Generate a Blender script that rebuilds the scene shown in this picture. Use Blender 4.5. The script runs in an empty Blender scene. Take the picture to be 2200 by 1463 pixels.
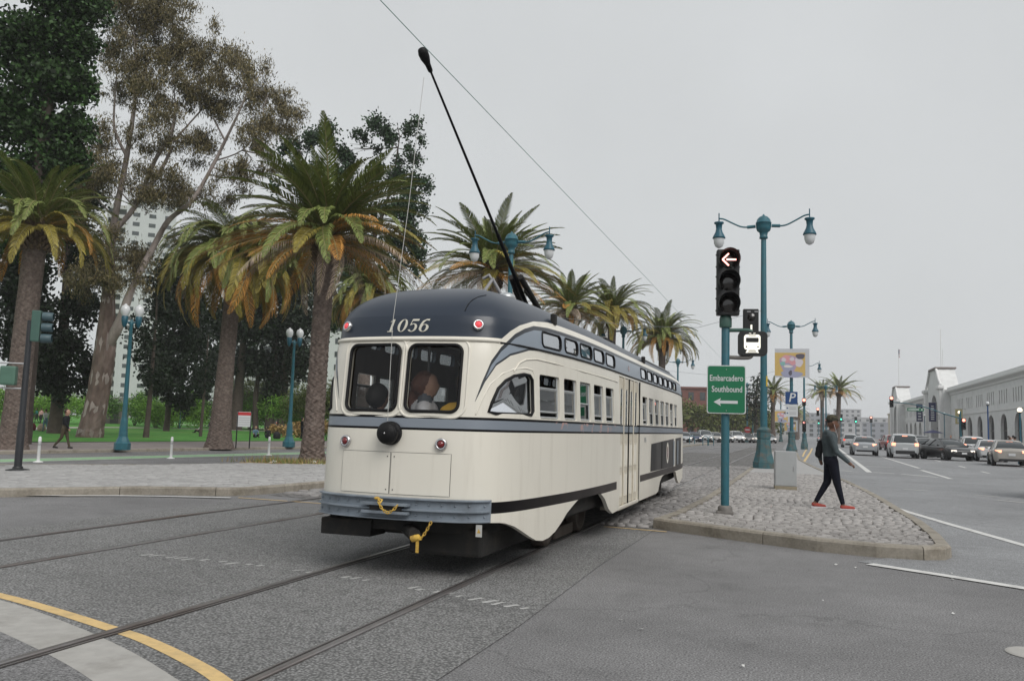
import bpy, bmesh, math, random
import numpy as np
from mathutils import Vector, Matrix, Euler
random.seed(7); RNG = np.random.default_rng(7)
PI = math.pi
scene = bpy.context.scene
COL = scene.collection

# ------------------------------------------------------------------ camera
YAW, PITCH, ROLL, CAM_H = 0.3217, 0.10087, 0.02919, 1.443
cam_d = bpy.data.cameras.new('camera'); cam = bpy.data.objects.new('camera', cam_d); COL.objects.link(cam)
cam_d.sensor_fit = 'HORIZONTAL'; cam_d.sensor_width = 36.0; cam_d.lens = 29.77
cam_d.clip_start = 0.05; cam_d.clip_end = 6000
_f = Vector((-math.sin(YAW)*math.cos(PITCH), math.cos(YAW)*math.cos(PITCH), math.sin(PITCH)))
_r = Vector((math.cos(YAW), math.sin(YAW), 0)); _u = _r.cross(_f)
_r2 = _r*math.cos(ROLL) + _u*math.sin(ROLL); _u2 = -_r*math.sin(ROLL) + _u*math.cos(ROLL)
_m = Matrix((( _r2.x, _u2.x, -_f.x, 0), (_r2.y, _u2.y, -_f.y, 0), (_r2.z, _u2.z, -_f.z, CAM_H), (0, 0, 0, 1)))
cam.matrix_world = _m
scene.camera = cam

# ------------------------------------------------------------------ sky and sun (overcast)
SUN_EL, SUN_AZ = math.radians(45), math.radians(130)      # azimuth clockwise from +Y: behind the camera
world = bpy.data.worlds.new('World'); scene.world = world; world.use_nodes = True
nt = world.node_tree; nt.nodes.clear()
w_out = nt.nodes.new('ShaderNodeOutputWorld'); w_bg = nt.nodes.new('ShaderNodeBackground')
w_sky = nt.nodes.new('ShaderNodeTexSky'); w_sky.sky_type = 'NISHITA'; w_sky.sun_disc = False
w_sky.sun_elevation = SUN_EL; w_sky.sun_rotation = SUN_AZ; w_sky.air_density = 1.5; w_sky.dust_density = 6.0
w_hs = nt.nodes.new('ShaderNodeHueSaturation'); w_hs.inputs['Saturation'].default_value = 0.12
w_mix = nt.nodes.new('ShaderNodeMix'); w_mix.data_type = 'RGBA'
w_mix.inputs[0].default_value = 0.92
nt.links.new(w_sky.outputs[0], w_hs.inputs['Color'])
nt.links.new(w_hs.outputs[0], w_mix.inputs[6])
w_mix.inputs[7].default_value = (4.75, 4.9, 5.0, 1)        # the even cloud deck over the clear-sky dome
w_tc = nt.nodes.new('ShaderNodeTexCoord'); w_n = nt.nodes.new('ShaderNodeTexNoise'); w_n.inputs['Scale'].default_value = 3.5; w_n.inputs['Detail'].default_value = 6
nt.links.new(w_tc.outputs['Generated'], w_n.inputs[0])
w_r = nt.nodes.new('ShaderNodeMapRange'); w_r.inputs[1].default_value = 0.3; w_r.inputs[2].default_value = 0.7; w_r.inputs[3].default_value = 0.975; w_r.inputs[4].default_value = 1.045
nt.links.new(w_n.outputs[0], w_r.inputs[0]); w_v = nt.nodes.new('ShaderNodeVectorMath'); w_v.operation = 'SCALE'
nt.links.new(w_mix.outputs[2], w_v.inputs[0]); nt.links.new(w_r.outputs[0], w_v.inputs['Scale'])
nt.links.new(w_v.outputs[0], w_bg.inputs[0]); w_bg.inputs[1].default_value = 0.1
nt.links.new(w_bg.outputs[0], w_out.inputs[0])
sun_d = bpy.data.lights.new('sun', 'SUN'); sun = bpy.data.objects.new('sun', sun_d); COL.objects.link(sun)
sun_d.energy = 1.5; sun_d.angle = math.radians(40); sun_d.color = (1.0, 0.965, 0.92)
sd = Vector((math.sin(SUN_AZ)*math.cos(SUN_EL), math.cos(SUN_AZ)*math.cos(SUN_EL), math.sin(SUN_EL)))
sun.rotation_euler = sd.to_track_quat('Z', 'Y').to_euler()
scene.view_settings.view_transform = 'Standard'; scene.view_settings.look = 'None'
scene.view_settings.exposure = 0.45; scene.view_settings.gamma = 1.0; scene.view_settings.use_curve_mapping = False
scene.render.engine = 'CYCLES'
scene.cycles.use_denoising = True
scene.cycles.max_bounces = 6; scene.cycles.diffuse_bounces = 3; scene.cycles.glossy_bounces = 3
scene.cycles.transparent_max_bounces = 16; scene.cycles.transmission_bounces = 4; scene.cycles.volume_bounces = 2
scene.cycles.caustics_reflective = False; scene.cycles.caustics_refractive = False

# ------------------------------------------------------------------ helpers
def srgb(r, g, b):
    f = lambda c: (c/255/12.92) if c/255 <= 0.04045 else ((c/255+0.055)/1.055)**2.4
    return (f(r), f(g), f(b), 1)

def new_mat(name):
    m = bpy.data.materials.new(name); m.use_nodes = True
    return m, m.node_tree, m.node_tree.nodes['Principled BSDF']

def mat(name, col, rough=0.6, metal=0.0, var=0.0, vscale=6.0, bump=0.0, bscale=40.0, dirt=None, dscale=2.0,
        coat=0.0, emit=None, estr=0.0, island=0.0, stretch=None, spec=0.5, col2=None):
    """procedural principled material: fine noise variation, optional dirt colour, optional per-island variation, bump"""
    m, t, b = new_mat(name); n, l = t.nodes, t.links
    col = tuple(col[:3]) + (1,)
    b.inputs['Roughness'].default_value = rough; b.inputs['Metallic'].default_value = metal
    b.inputs['Specular IOR Level'].default_value = spec
    if coat: b.inputs['Coat Weight'].default_value = coat; b.inputs['Coat Roughness'].default_value = 0.08
    cur = None
    def rgb(c):
        x = n.new('ShaderNodeRGB'); x.outputs[0].default_value = c; return x.outputs[0]
    tc = n.new('ShaderNodeTexCoord'); co = tc.outputs['Object']
    if stretch:
        mp = n.new('ShaderNodeMapping'); mp.inputs['Scale'].default_value = stretch; l.new(co, mp.inputs[0]); co = mp.outputs[0]
    cur = rgb(col)
    if col2 is not None:
        tx = n.new('ShaderNodeTexNoise'); tx.inputs['Scale'].default_value = vscale*0.35; tx.inputs['Detail'].default_value = 5; l.new(co, tx.inputs[0])
        rp = n.new('ShaderNodeValToRGB'); rp.color_ramp.elements[0].position = 0.42; rp.color_ramp.elements[1].position = 0.6; l.new(tx.outputs[0], rp.inputs[0])
        mx = n.new('ShaderNodeMix'); mx.data_type = 'RGBA'; l.new(rp.outputs[0], mx.inputs[0]); l.new(cur, mx.inputs[6]); mx.inputs[7].default_value = tuple(col2[:3])+(1,); cur = mx.outputs[2]
    if dirt is not None:
        tx = n.new('ShaderNodeTexNoise'); tx.inputs['Scale'].default_value = dscale; tx.inputs['Detail'].default_value = 6; tx.inputs['Roughness'].default_value = 0.65; l.new(co, tx.inputs[0])
        rp = n.new('ShaderNodeValToRGB'); rp.color_ramp.elements[0].position = 0.48; rp.color_ramp.elements[1].position = 0.75; l.new(tx.outputs[0], rp.inputs[0])
        mx = n.new('ShaderNodeMix'); mx.data_type = 'RGBA'; l.new(rp.outputs[0], mx.inputs[0]); l.new(cur, mx.inputs[6]); mx.inputs[7].default_value = tuple(dirt[:3])+(1,); cur = mx.outputs[2]
    if var or island:
        if var:
            tx = n.new('ShaderNodeTexNoise'); tx.inputs['Scale'].default_value = vscale; tx.inputs['Detail'].default_value = 4; l.new(co, tx.inputs[0])
            mr = n.new('ShaderNodeMapRange'); mr.inputs[1].default_value = 0.25; mr.inputs[2].default_value = 0.75; mr.inputs[3].default_value = 1-var; mr.inputs[4].default_value = 1+var; l.new(tx.outputs[0], mr.inputs[0]); f = mr.outputs[0]
        if island:
            g = n.new('ShaderNodeNewGeometry'); oi = n.new('ShaderNodeObjectInfo')
            ad = n.new('ShaderNodeMath'); ad.operation = 'ADD'; l.new(g.outputs['Random Per Island'], ad.inputs[0]); l.new(oi.outputs['Random'], ad.inputs[1])
            fr = n.new('ShaderNodeMath'); fr.operation = 'FRACT'; l.new(ad.outputs[0], fr.inputs[0])
            mi = n.new('ShaderNodeMapRange'); mi.inputs[3].default_value = 1-island; mi.inputs[4].default_value = 1+island; l.new(fr.outputs[0], mi.inputs[0])
            if var:
                mm = n.new('ShaderNodeMath'); mm.operation = 'MULTIPLY'; l.new(f, mm.inputs[0]); l.new(mi.outputs[0], mm.inputs[1]); f = mm.outputs[0]
            else: f = mi.outputs[0]
        vm = n.new('ShaderNodeVectorMath'); vm.operation = 'SCALE'; l.new(cur, vm.inputs[0]); l.new(f, vm.inputs['Scale']); cur = vm.outputs[0]
    l.new(cur, b.inputs['Base Color'])
    if bump:
        tb = n.new('ShaderNodeTexNoise'); tb.inputs['Scale'].default_value = bscale; tb.inputs['Detail'].default_value = 4; l.new(co, tb.inputs[0])
        bp = n.new('ShaderNodeBump'); bp.inputs['Strength'].default_value = bump; bp.inputs['Distance'].default_value = 0.02; l.new(tb.outputs[0], bp.inputs['Height']); l.new(bp.outputs[0], b.inputs['Normal'])
    if emit is not None:
        b.inputs['Emission Color'].default_value = tuple(emit[:3])+(1,); b.inputs['Emission Strength'].default_value = estr
    return m

def glass_mat(name, tint=(0.75, 0.78, 0.78), rough=0.02, clear=0.9, refl=1.0):
    """thin window glass: mostly transparent with a fresnel reflection"""
    m, t, b = new_mat(name); n, l = t.nodes, t.links; n.remove(b)
    out = [x for x in n if x.type == 'OUTPUT_MATERIAL'][0]
    tr = n.new('ShaderNodeBsdfTransparent'); tr.inputs[0].default_value = tuple(tint)+(1,)
    gl = n.new('ShaderNodeBsdfGlossy'); gl.inputs['Roughness'].default_value = rough; gl.inputs[0].default_value = (0.95, 0.97, 1, 1)
    fr = n.new('ShaderNodeFresnel'); fr.inputs[0].default_value = 1.52
    mu = n.new('ShaderNodeMath'); mu.operation = 'MULTIPLY_ADD'; mu.inputs[1].default_value = refl; mu.inputs[2].default_value = 1-clear; mu.use_clamp = True
    mx = n.new('ShaderNodeMixShader')
    l.new(fr.outputs[0], mu.inputs[0]); l.new(mu.outputs[0], mx.inputs[0]); l.new(tr.outputs[0], mx.inputs[1]); l.new(gl.outputs[0], mx.inputs[2]); l.new(mx.outputs[0], out.inputs[0])
    return m

class MB:
    """collects simple shapes and links them as ONE mesh object"""
    def __init__(s): s.v, s.f, s.m, s.s = [], [], [], []
    def add(s, vs, fs, m=0, smooth=False):
        o = len(s.v); s.v += [tuple(map(float, p)) for p in vs]
        for f in fs: s.f.append(tuple(i+o for i in f)); s.m.append(m); s.s.append(smooth)
        return s
    def box(s, x0, x1, y0, y1, z0, z1, m=0):
        v = [(x, y, z) for z in (z0, z1) for y in (y0, y1) for x in (x0, x1)]
        return s.add(v, [(0, 2, 3, 1), (4, 5, 7, 6), (0, 1, 5, 4), (2, 6, 7, 3), (0, 4, 6, 2), (1, 3, 7, 5)], m)
    def tbox(s, M, sx, sy, sz, m=0):
        v = [M @ Vector((x*sx/2, y*sy/2, z*sz/2)) for z in (-1, 1) for y in (-1, 1) for x in (-1, 1)]
        return s.add(v, [(0, 2, 3, 1), (4, 5, 7, 6), (0, 1, 5, 4), (2, 6, 7, 3), (0, 4, 6, 2), (1, 3, 7, 5)], m)
    def tube(s, pts, rad, n=8, m=0, closed=False, caps=True, smooth=True, flat=None):
        pts = [Vector(p) for p in pts]; k = len(pts)
        rad = rad if isinstance(rad, (list, tuple)) else [rad]*k
        rings, prev = [], None
        for i, p in enumerate(pts):
            a = pts[(i-1) % k] if (closed or i) else p; b = pts[(i+1) % k] if (closed or i < k-1) else p
            d = (b-a).normalized() if (b-a).length > 1e-9 else Vector((0, 0, 1))
            if prev is None:
                ref = Vector((0, 0, 1)) if abs(d.z) < 0.9 else Vector((1, 0, 0)); x = d.cross(ref).normalized()
            else:
                x = (prev - d*prev.dot(d)); x = x.normalized() if x.length > 1e-6 else d.orthogonal().normalized()
            prev = x; y = d.cross(x)
            rings.append([p + (x*math.cos(2*PI*j/n) + y*math.sin(2*PI*j/n))*rad[i] for j in range(n)])
        v = [q for r in rings for q in r]; f = []
        for i in range(k if closed else k-1):
            a, b = i*n, ((i+1) % k)*n
            for j in range(n): f.append((a+j, a+(j+1) % n, b+(j+1) % n, b+j))
        s.add(v, f, m, smooth)
        if caps and not closed:
            s.add(rings[0][::-1], [tuple(range(n))], m); s.add(rings[-1], [tuple(range(n))], m)
        return s
    def lathe(s, prof, c=(0, 0, 0), n=16, m=0, smooth=True, M=None, a0=0.0, caps=True):
        c = Vector(c); v = []
        for r, z in prof:
            for j in range(n):
                p = Vector((r*math.cos(a0+2*PI*j/n), r*math.sin(a0+2*PI*j/n), z))
                v.append(c + (M @ p if M else p))
        f = []
        for i in range(len(prof)-1):
            for j in range(n): f.append((i*n+j, i*n+(j+1) % n, (i+1)*n+(j+1) % n, (i+1)*n+j))
        s.add(v, f, m, smooth)
        if caps:
            if prof[0][0] > 1e-4: s.add(v[:n][::-1], [tuple(range(n))], m)
            if prof[-1][0] > 1e-4: s.add(v[-n:], [tuple(range(n))], m)
        return s
    def prism(s, poly, z0, z1, m=0, M=None):
        k = len(poly); v = [Vector((x, y, z)) for z in (z0, z1) for x, y in poly]
        if M: v = [M @ p for p in v]
        f = [tuple(range(k))[::-1], tuple(range(k, 2*k))] + [(i, (i+1) % k, k+(i+1) % k, k+i) for i in range(k)]
        return s.add(v, f, m)
    def sphere(s, c, r, n=10, m=0, sc=(1, 1, 1)):
        h = max(4, n//2); prof = [(r*math.sin(PI*i/h), -r*math.cos(PI*i/h)) for i in range(h+1)]
        return s.lathe(prof, c, n, m, True, Matrix.Diagonal(Vector(sc)), caps=False)
    def mesh(s, name):
        me = bpy.data.meshes.new(name); me.from_pydata(s.v, [], s.f)
        me.polygons.foreach_set('material_index', s.m); me.polygons.foreach_set('use_smooth', s.s); me.update(); return me
    def build(s, name, mats, parent=None, loc=None, rz=None, bevel=0.0, seg=2, fix=True):
        me = s.mesh(name)
        for x in (mats if isinstance(mats, (list, tuple)) else [mats]): me.materials.append(x)
        if bevel or fix:
            bm = bmesh.new(); bm.from_mesh(me)
            if bevel:
                bmesh.ops.remove_doubles(bm, verts=bm.verts, dist=1e-5)
                ed = [e for e in bm.edges if len(e.link_faces) == 2 and e.calc_face_angle(0) > 0.5]
                bmesh.ops.bevel(bm, geom=ed, offset=bevel, segments=seg, affect='EDGES', profile=0.6, clamp_overlap=True)
            if fix: bmesh.ops.recalc_face_normals(bm, faces=bm.faces)
            bm.to_mesh(me); bm.free()
        return link(name, me, parent, loc, rz)

def link(name, me, parent=None, loc=None, rz=None):
    o = bpy.data.objects.new(name, me); COL.objects.link(o)
    if parent: o.parent = parent
    if loc is not None: o.location = loc
    if rz is not None: o.rotation_euler = (0, 0, rz)
    return o

def tag(o, label=None, cat=None, group=None, kind=None):
    if label: o['label'] = label
    if cat: o['category'] = cat
    if group: o['group'] = group
    if kind: o['kind'] = kind
    return o

def thing(name, label, cat, loc=(0, 0, 0), rz=0.0, group=None):
    o = bpy.data.objects.new(name, None); COL.objects.link(o); o.location = loc; o.rotation_euler = (0, 0, rz)
    o.empty_display_size = 0.2
    return tag(o, label, cat, group)

def copy_tree(o, parent=None):
    c = o.copy(); COL.objects.link(c); c.parent = parent
    for ch in list(o.children): copy_tree(ch, c)
    return c

def np_mesh(name, V, F, mats, parent=None, smooth=False, loc=None, rz=None, mi=None):
    """fast mesh from numpy arrays (all faces with the same corner count)"""
    me = bpy.data.meshes.new(name); V = np.asarray(V, np.float32).reshape(-1, 3); F = np.asarray(F, np.int32)
    k = F.shape[1]
    me.vertices.add(len(V)); me.vertices.foreach_set('co', V.ravel())
    me.loops.add(F.size); me.loops.foreach_set('vertex_index', F.ravel())
    me.polygons.add(len(F)); me.polygons.foreach_set('loop_start', np.arange(0, F.size, k, dtype=np.int32))
    if smooth: me.polygons.foreach_set('use_smooth', np.ones(len(F), bool))
    for x in (mats if isinstance(mats, (list, tuple)) else [mats]): me.materials.append(x)
    if mi is not None: me.polygons.foreach_set('material_index', np.asarray(mi, np.int32))
    me.update(calc_edges=True); me.validate()
    return link(name, me, parent, loc, rz)

def rrect(w, h, r, n=4):
    """rounded rectangle outline centred on 0, counter-clockwise"""
    r = min(r, w/2-1e-4, h/2-1e-4); P = []
    for cx, cy, a in ((w/2-r, h/2-r, 0), (-w/2+r, h/2-r, PI/2), (-w/2+r, -h/2+r, PI), (w/2-r, -h/2+r, 1.5*PI)):
        for i in range(n+1):
            t = a + PI/2*i/n; P.append((cx+r*math.cos(t), cy+r*math.sin(t)))
    return P

def realize(o):
    """apply an object's modifiers to its mesh"""
    dg = bpy.context.evaluated_depsgraph_get(); dg.update()
    me = bpy.data.meshes.new_from_object(o.evaluated_get(dg)); old = o.data; o.modifiers.clear(); o.data = me
    return o

def text_mesh(s, size, align='CENTER', xs=1.0, shear=0.0, spacing=1.0, bold=0.0):
    """flat outline lettering as (verts, faces) in the xy plane"""
    cu = bpy.data.curves.new('lettering', 'FONT'); cu.body = s; cu.size = size; cu.align_x = align; cu.align_y = 'CENTER'
    cu.shear = shear; cu.space_character = spacing; cu.resolution_u = 3; cu.fill_mode = 'FRONT'; cu.offset = bold*size
    o = bpy.data.objects.new('lettering', cu); COL.objects.link(o)
    dg = bpy.context.evaluated_depsgraph_get(); me = bpy.data.meshes.new_from_object(o.evaluated_get(dg))
    v = [(p.co.x*xs, p.co.y) for p in me.vertices]; f = [tuple(p.vertices) for p in me.polygons]
    bpy.data.objects.remove(o); bpy.data.meshes.remove(me); return v, f

def RZ(a): return Matrix.Rotation(a, 4, 'Z')
def TR(x, y, z): return Matrix.Translation((x, y, z))
def gz(x): return float(np.interp(-x, [11, 20], [0, -0.28]))     # the street falls a little towards the park side
# ------------------------------------------------------------------ ground materials
def asphalt_mat(name, base, speck, coarse, cs=90.0, bump=0.35, patch=0.18, cracks=0.0):
    m, t, b = new_mat(name); n, l = t.nodes, t.links
    tc = n.new('ShaderNodeTexCoord'); co = tc.outputs['Object']
    n1 = n.new('ShaderNodeTexNoise'); n1.inputs['Scale'].default_value = 0.35; n1.inputs['Detail'].default_value = 6; n1.inputs['Roughness'].default_value = 0.6; l.new(co, n1.inputs[0])
    n2 = n.new('ShaderNodeTexNoise'); n2.inputs['Scale'].default_value = 75; n2.inputs['Detail'].default_value = 2; l.new(co, n2.inputs[0])
    vo = n.new('ShaderNodeTexVoronoi'); vo.inputs['Scale'].default_value = cs; l.new(co, vo.inputs[0])
    n3 = n.new('ShaderNodeTexNoise'); n3.inputs['Scale'].default_value = 5.0; n3.inputs['Detail'].default_value = 5; l.new(co, n3.inputs[0])
    def rng(s, a, bb, lo, hi):
        x = n.new('ShaderNodeMapRange'); x.inputs[1].default_value = a; x.inputs[2].default_value = bb; x.inputs[3].default_value = lo; x.inputs[4].default_value = hi; l.new(s, x.inputs[0]); return x.outputs[0]
    def mul(a, c):
        x = n.new('ShaderNodeMath'); x.operation = 'MULTIPLY'; l.new(a, x.inputs[0]); l.new(c, x.inputs[1]); return x.outputs[0]
    f = mul(rng(n1.outputs[0], 0.3, 0.7, 1-patch, 1+patch), rng(n2.outputs[0], 0.3, 0.7, 1-speck, 1+speck))
    f = mul(f, rng(vo.outputs['Distance'], 0.0, 0.7, 1+coarse, 1-coarse)); f = mul(f, rng(n3.outputs[0], 0.3, 0.7, 0.94, 1.06))
    if cracks:
        dn = n.new('ShaderNodeTexNoise'); dn.inputs['Scale'].default_value = 2.2; dn.inputs['Detail'].default_value = 5; l.new(co, dn.inputs[0])
        ad = n.new('ShaderNodeVectorMath'); ad.operation = 'MULTIPLY_ADD'; l.new(dn.outputs['Color'], ad.inputs[0]); ad.inputs[1].default_value = (1.1, 1.1, 0); l.new(co, ad.inputs[2])
        ve = n.new('ShaderNodeTexVoronoi'); ve.feature = 'DISTANCE_TO_EDGE'; ve.inputs['Scale'].default_value = 0.22; l.new(ad.outputs[0], ve.inputs[0])
        f = mul(f, rng(ve.outputs['Distance'], 0.0015, 0.006, 1-cracks, 1.0))
        st = n.new('ShaderNodeTexNoise'); st.inputs['Scale'].default_value = 1.1; st.inputs['Detail'].default_value = 7; st.inputs['Roughness'].default_value = 0.7; l.new(co, st.inputs[0])
        f = mul(f, rng(st.outputs[0], 0.56, 0.70, 1.0, 0.80))
    c = n.new('ShaderNodeRGB'); c.outputs[0].default_value = tuple(base)+(1,)
    vm = n.new('ShaderNodeVectorMath'); vm.operation = 'SCALE'; l.new(c.outputs[0], vm.inputs[0]); l.new(f, vm.inputs['Scale']); l.new(vm.outputs[0], b.inputs['Base Color'])
    b.inputs['Roughness'].default_value = 0.82; b.inputs['Specular IOR Level'].default_value = 0.35
    h = n.new('ShaderNodeMath'); h.operation = 'ADD'; l.new(vo.outputs['Distance'], h.inputs[0]); l.new(n2.outputs[0], h.inputs[1])
    bp = n.new('ShaderNodeBump'); bp.inputs['Strength'].default_value = bump; bp.inputs['Distance'].default_value = 0.012; bp.invert = True; l.new(h.outputs[0], bp.inputs['Height']); l.new(bp.outputs[0], b.inputs['Normal'])
    return m
M_ASPHALT = asphalt_mat('asphalt', (0.19, 0.188, 0.19), 0.62, 0.16, 110, 0.3, 0.24, 0.2)
M_TRACKBED = asphalt_mat('coarse_aggregate', (0.24, 0.24, 0.238), 0.35, 0.52, 52, 0.9, 0.16, 0.2)
M_CONC = mat('pale_concrete', (0.36, 0.35, 0.33), 0.85, var=0.10, vscale=9, bump=0.15, bscale=120, dirt=(0.24, 0.23, 0.21), dscale=2.2)
M_STONE = mat('granite_sett', (0.33, 0.315, 0.305), 0.85, var=0.12, vscale=14, island=0.20, bump=0.4, bscale=60, spec=0.3)
M_STONE2 = mat('granite_sett_grey', (0.34, 0.335, 0.33), 0.85, var=0.10, vscale=10, island=0.16, bump=0.3, bscale=60, spec=0.3)
M_STONE3 = mat('worn_sett', (0.25, 0.24, 0.235), 0.85, var=0.12, vscale=14, island=0.25, bump=0.4, bscale=60, spec=0.3)
M_JOINT = mat('joint_dirt', (0.085, 0.07, 0.06), 0.95, var=0.2, vscale=9)
M_SETTBED = asphalt_mat('sett_bed', (0.17, 0.165, 0.16), 0.3, 0.5, 9, 0.6, 0.15)
M_JOINT2 = mat('joint_mortar', (0.20, 0.195, 0.185), 0.95, var=0.15, vscale=9)
M_KERB = mat('granite_kerb', (0.275, 0.25, 0.21), 0.85, var=0.16, vscale=30, island=0.10, dirt=(0.15, 0.13, 0.10), dscale=3.5, bump=0.3, bscale=70)
M_WHITE = mat('road_paint_white', (0.60, 0.60, 0.585), 0.75, var=0.08, vscale=14, dirt=(0.36, 0.355, 0.345), dscale=7)
M_WORN = mat('road_paint_worn', (0.44, 0.44, 0.43), 0.8, dirt=(0.24, 0.24, 0.24), dscale=22)
M_YELLOW = mat('road_paint_yellow', (0.62, 0.44, 0.20), 0.75, var=0.08, vscale=18, dirt=(0.40, 0.30, 0.16), dscale=6)
M_GREENLANE = mat('green_lane_paint', (0.25, 0.42, 0.24), 0.8, var=0.12, vscale=4, dirt=(0.22, 0.27, 0.21), dscale=1.5)
M_RAIL = mat('rail_steel', (0.30, 0.285, 0.285), 0.36, metal=0.75, var=0.15, vscale=20, dirt=(0.15, 0.095, 0.065), dscale=1.2, stretch=(1, 0.3, 1))
M_GROOVE = mat('rail_groove', (0.03, 0.026, 0.024), 0.9)
M_PAVE = mat('sidewalk_brick', (0.235, 0.205, 0.195), 0.9, var=0.14, vscale=5, dirt=(0.17, 0.15, 0.14), dscale=0.6)
M_LAWN = mat('lawn_grass', (0.080, 0.230, 0.050), 0.95, var=0.22, vscale=0.8, bump=0.8, bscale=25, dirt=(0.15, 0.25, 0.07), dscale=0.10, spec=0.1)
M_PATH = mat('park_path', (0.42, 0.38, 0.35), 0.9, var=0.08)

def sheet(name, mt, quads, z=0.0, kind='structure', parent=None, zf=None):
    """flat pieces given as polygons in plan; zf lays them on the falling street"""
    mb = MB()
    for q in quads: mb.add([(x, y, z + (zf(x) if zf else 0)) for x, y in q], [tuple(range(len(q)))])
    o = mb.build(name, mt, parent)
    if parent is None: tag(o, kind=kind)
    return o

def offset_line(P, d):
    out = []
    for i, (x, y) in enumerate(P):
        a = Vector(P[max(0, i-1)]); b = Vector(P[min(len(P)-1, i+1)]); t = (b-a).normalized(); out.append((x - t.y*d, y + t.x*d))
    return out
def ribbon_quads(P, w, side=0.0):
    a, b = offset_line(P, side - w/2), offset_line(P, side + w/2)
    return [(a[i], a[i+1], b[i+1], b[i]) for i in range(len(P)-1)]
def smooth_line(P, k=6):
    out = []
    for i in range(len(P)-1):
        p0, p1, p2, p3 = [Vector(P[min(max(j, 0), len(P)-1)]) for j in (i-1, i, i+1, i+2)]
        for a in range(k):
            t = a/k; out.append(tuple(0.5*((2*p1) + (p2-p0)*t + (2*p0-5*p1+4*p2-p3)*t*t + (3*p1-p0-3*p2+p3)*t**3)))
    return out + [P[-1]]

# one sheet to the horizon
xs = [-4000, -400, -60, -20, -17, -14, -11, -6, 0, 20, 60, 400, 4000]; ys = [-300, -30, 0, 20, 60, 200, 800, 5000]
V = [(x, y, gz(x)) for y in ys for x in xs]; nx = len(xs)
F = [(j*nx+i, j*nx+i+1, (j+1)*nx+i+1, (j+1)*nx+i) for j in range(len(ys)-1) for i in range(nx-1)]
tag(np_mesh('ground', V, F, M_ASPHALT), kind='structure')

M_ROAD = asphalt_mat('pale_roadway', (0.245, 0.25, 0.257), 0.5, 0.12, 110, 0.25, 0.16, 0.22)
sheet('roadway', M_ROAD, [[(0.7, 10.78), (2.15, 9.80), (6.0, 7.1), (40, 7.1), (40, 600), (-1.2, 600), (-1.0, 90), (0.0, 69), (0.1, 47), (1.2, 30), (1.6, 20), (1.6, 12.0)]], 0.004)
# coarse track bed round both tracks
tb = sheet('track_bed', M_TRACKBED, [[(-9.25, -4), (-1.93, -4), (-1.95, 3), (-1.90, 6), (-1.96, 9), (-1.93, 12.7), (-9.25, 12.7)]], 0.004)
sheet('track_bed_edge', M_TRACKBED, ribbon_quads([(-1.94, -4), (-1.96, 3), (-1.91, 6), (-1.97, 9), (-1.94, 12.7)], 0.035), 0.007, parent=tb)
# plain asphalt lane left of the second track stays as ground; tracks
XR = -2.853
for name, xr in (('streetcar_track', XR), ('parallel_track', -7.0)):
    y1 = 300.0
    t = sheet(name, M_GROOVE, [[(xr-1.435-0.055, -6), (xr-1.435+0.052, -6), (xr-1.435+0.052, y1), (xr-1.435-0.055, y1)],
                               [(xr-0.052, -6), (xr+0.055, -6), (xr+0.055, y1), (xr-0.052, y1)]], 0.008)
    for xx, sg in ((xr-1.435, -1), (xr, 1)):
        mb = MB(); c = xx + sg*0.025
        prof = [(-0.028, 0.004), (-0.027, 0.014), (-0.021, 0.019), (0.021, 0.019), (0.027, 0.014), (0.028, 0.004)]
        yy = [-6, 2, 6, 10, 14, 20, 40, 120, y1]
        v = [(c+px, y, pz) for y in yy for px, pz in prof]; k = len(prof)
        mb.add(v, [(i*k+j, i*k+j+1, (i+1)*k+j+1, (i+1)*k+j) for i in range(len(yy)-1) for j in range(k-1)], 0, False)
        mb.box(c-sg*0.062-0.007, c-sg*0.062+0.007, -6, y1, 0.004, 0.013)
        mb.build('rail', M_RAIL, t)

# curved yellow line and concrete band of the crossing in the corner
arc = smooth_line([(-9.5, 5.75), (-7.6, 5.62), (-6.0, 5.30), (-5.13, 5.06), (-4.43, 4.83), (-3.99, 4.68), (-3.41, 4.40), (-2.94, 4.12), (-2.3, 3.62), (-1.7, 2.9)], 4)
def cut_rails(quads):
    out = []
    for q in quads:
        cx = sum(p[0] for p in q)/4
        out.append(q)
    return out
inn = smooth_line([(-9.3, 5.60), (-7.5, 5.45), (-5.86, 5.13), (-4.86, 4.80), (-3.93, 4.40), (-3.28, 4.05), (-2.75, 3.72), (-2.1, 3.1)], 4)
outr = smooth_line([(-9.0, 4.95), (-7.0, 4.85), (-5.45, 4.55), (-4.45, 4.20), (-3.62, 3.82), (-2.95, 3.4), (-2.35, 2.9), (-1.6, 2.2)], 4)
k = min(len(inn), len(outr))
sheet('concrete_band', M_CONC, [(inn[i], inn[i+1], outr[i+1], outr[i]) for i in range(k-1)], 0.0065)
sheet('yellow_curve_line', M_YELLOW, ribbon_quads(arc, 0.105, -0.05), 0.0072)
sheet('dark_asphalt_patch', M_ASPHALT, [[outr[i], outr[i+1], (outr[i+1][0]-2.2, outr[i+1][1]-3.4), (outr[i][0]-2.2, outr[i][1]-3.4)] for i in range(k-1)], 0.0055)

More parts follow.
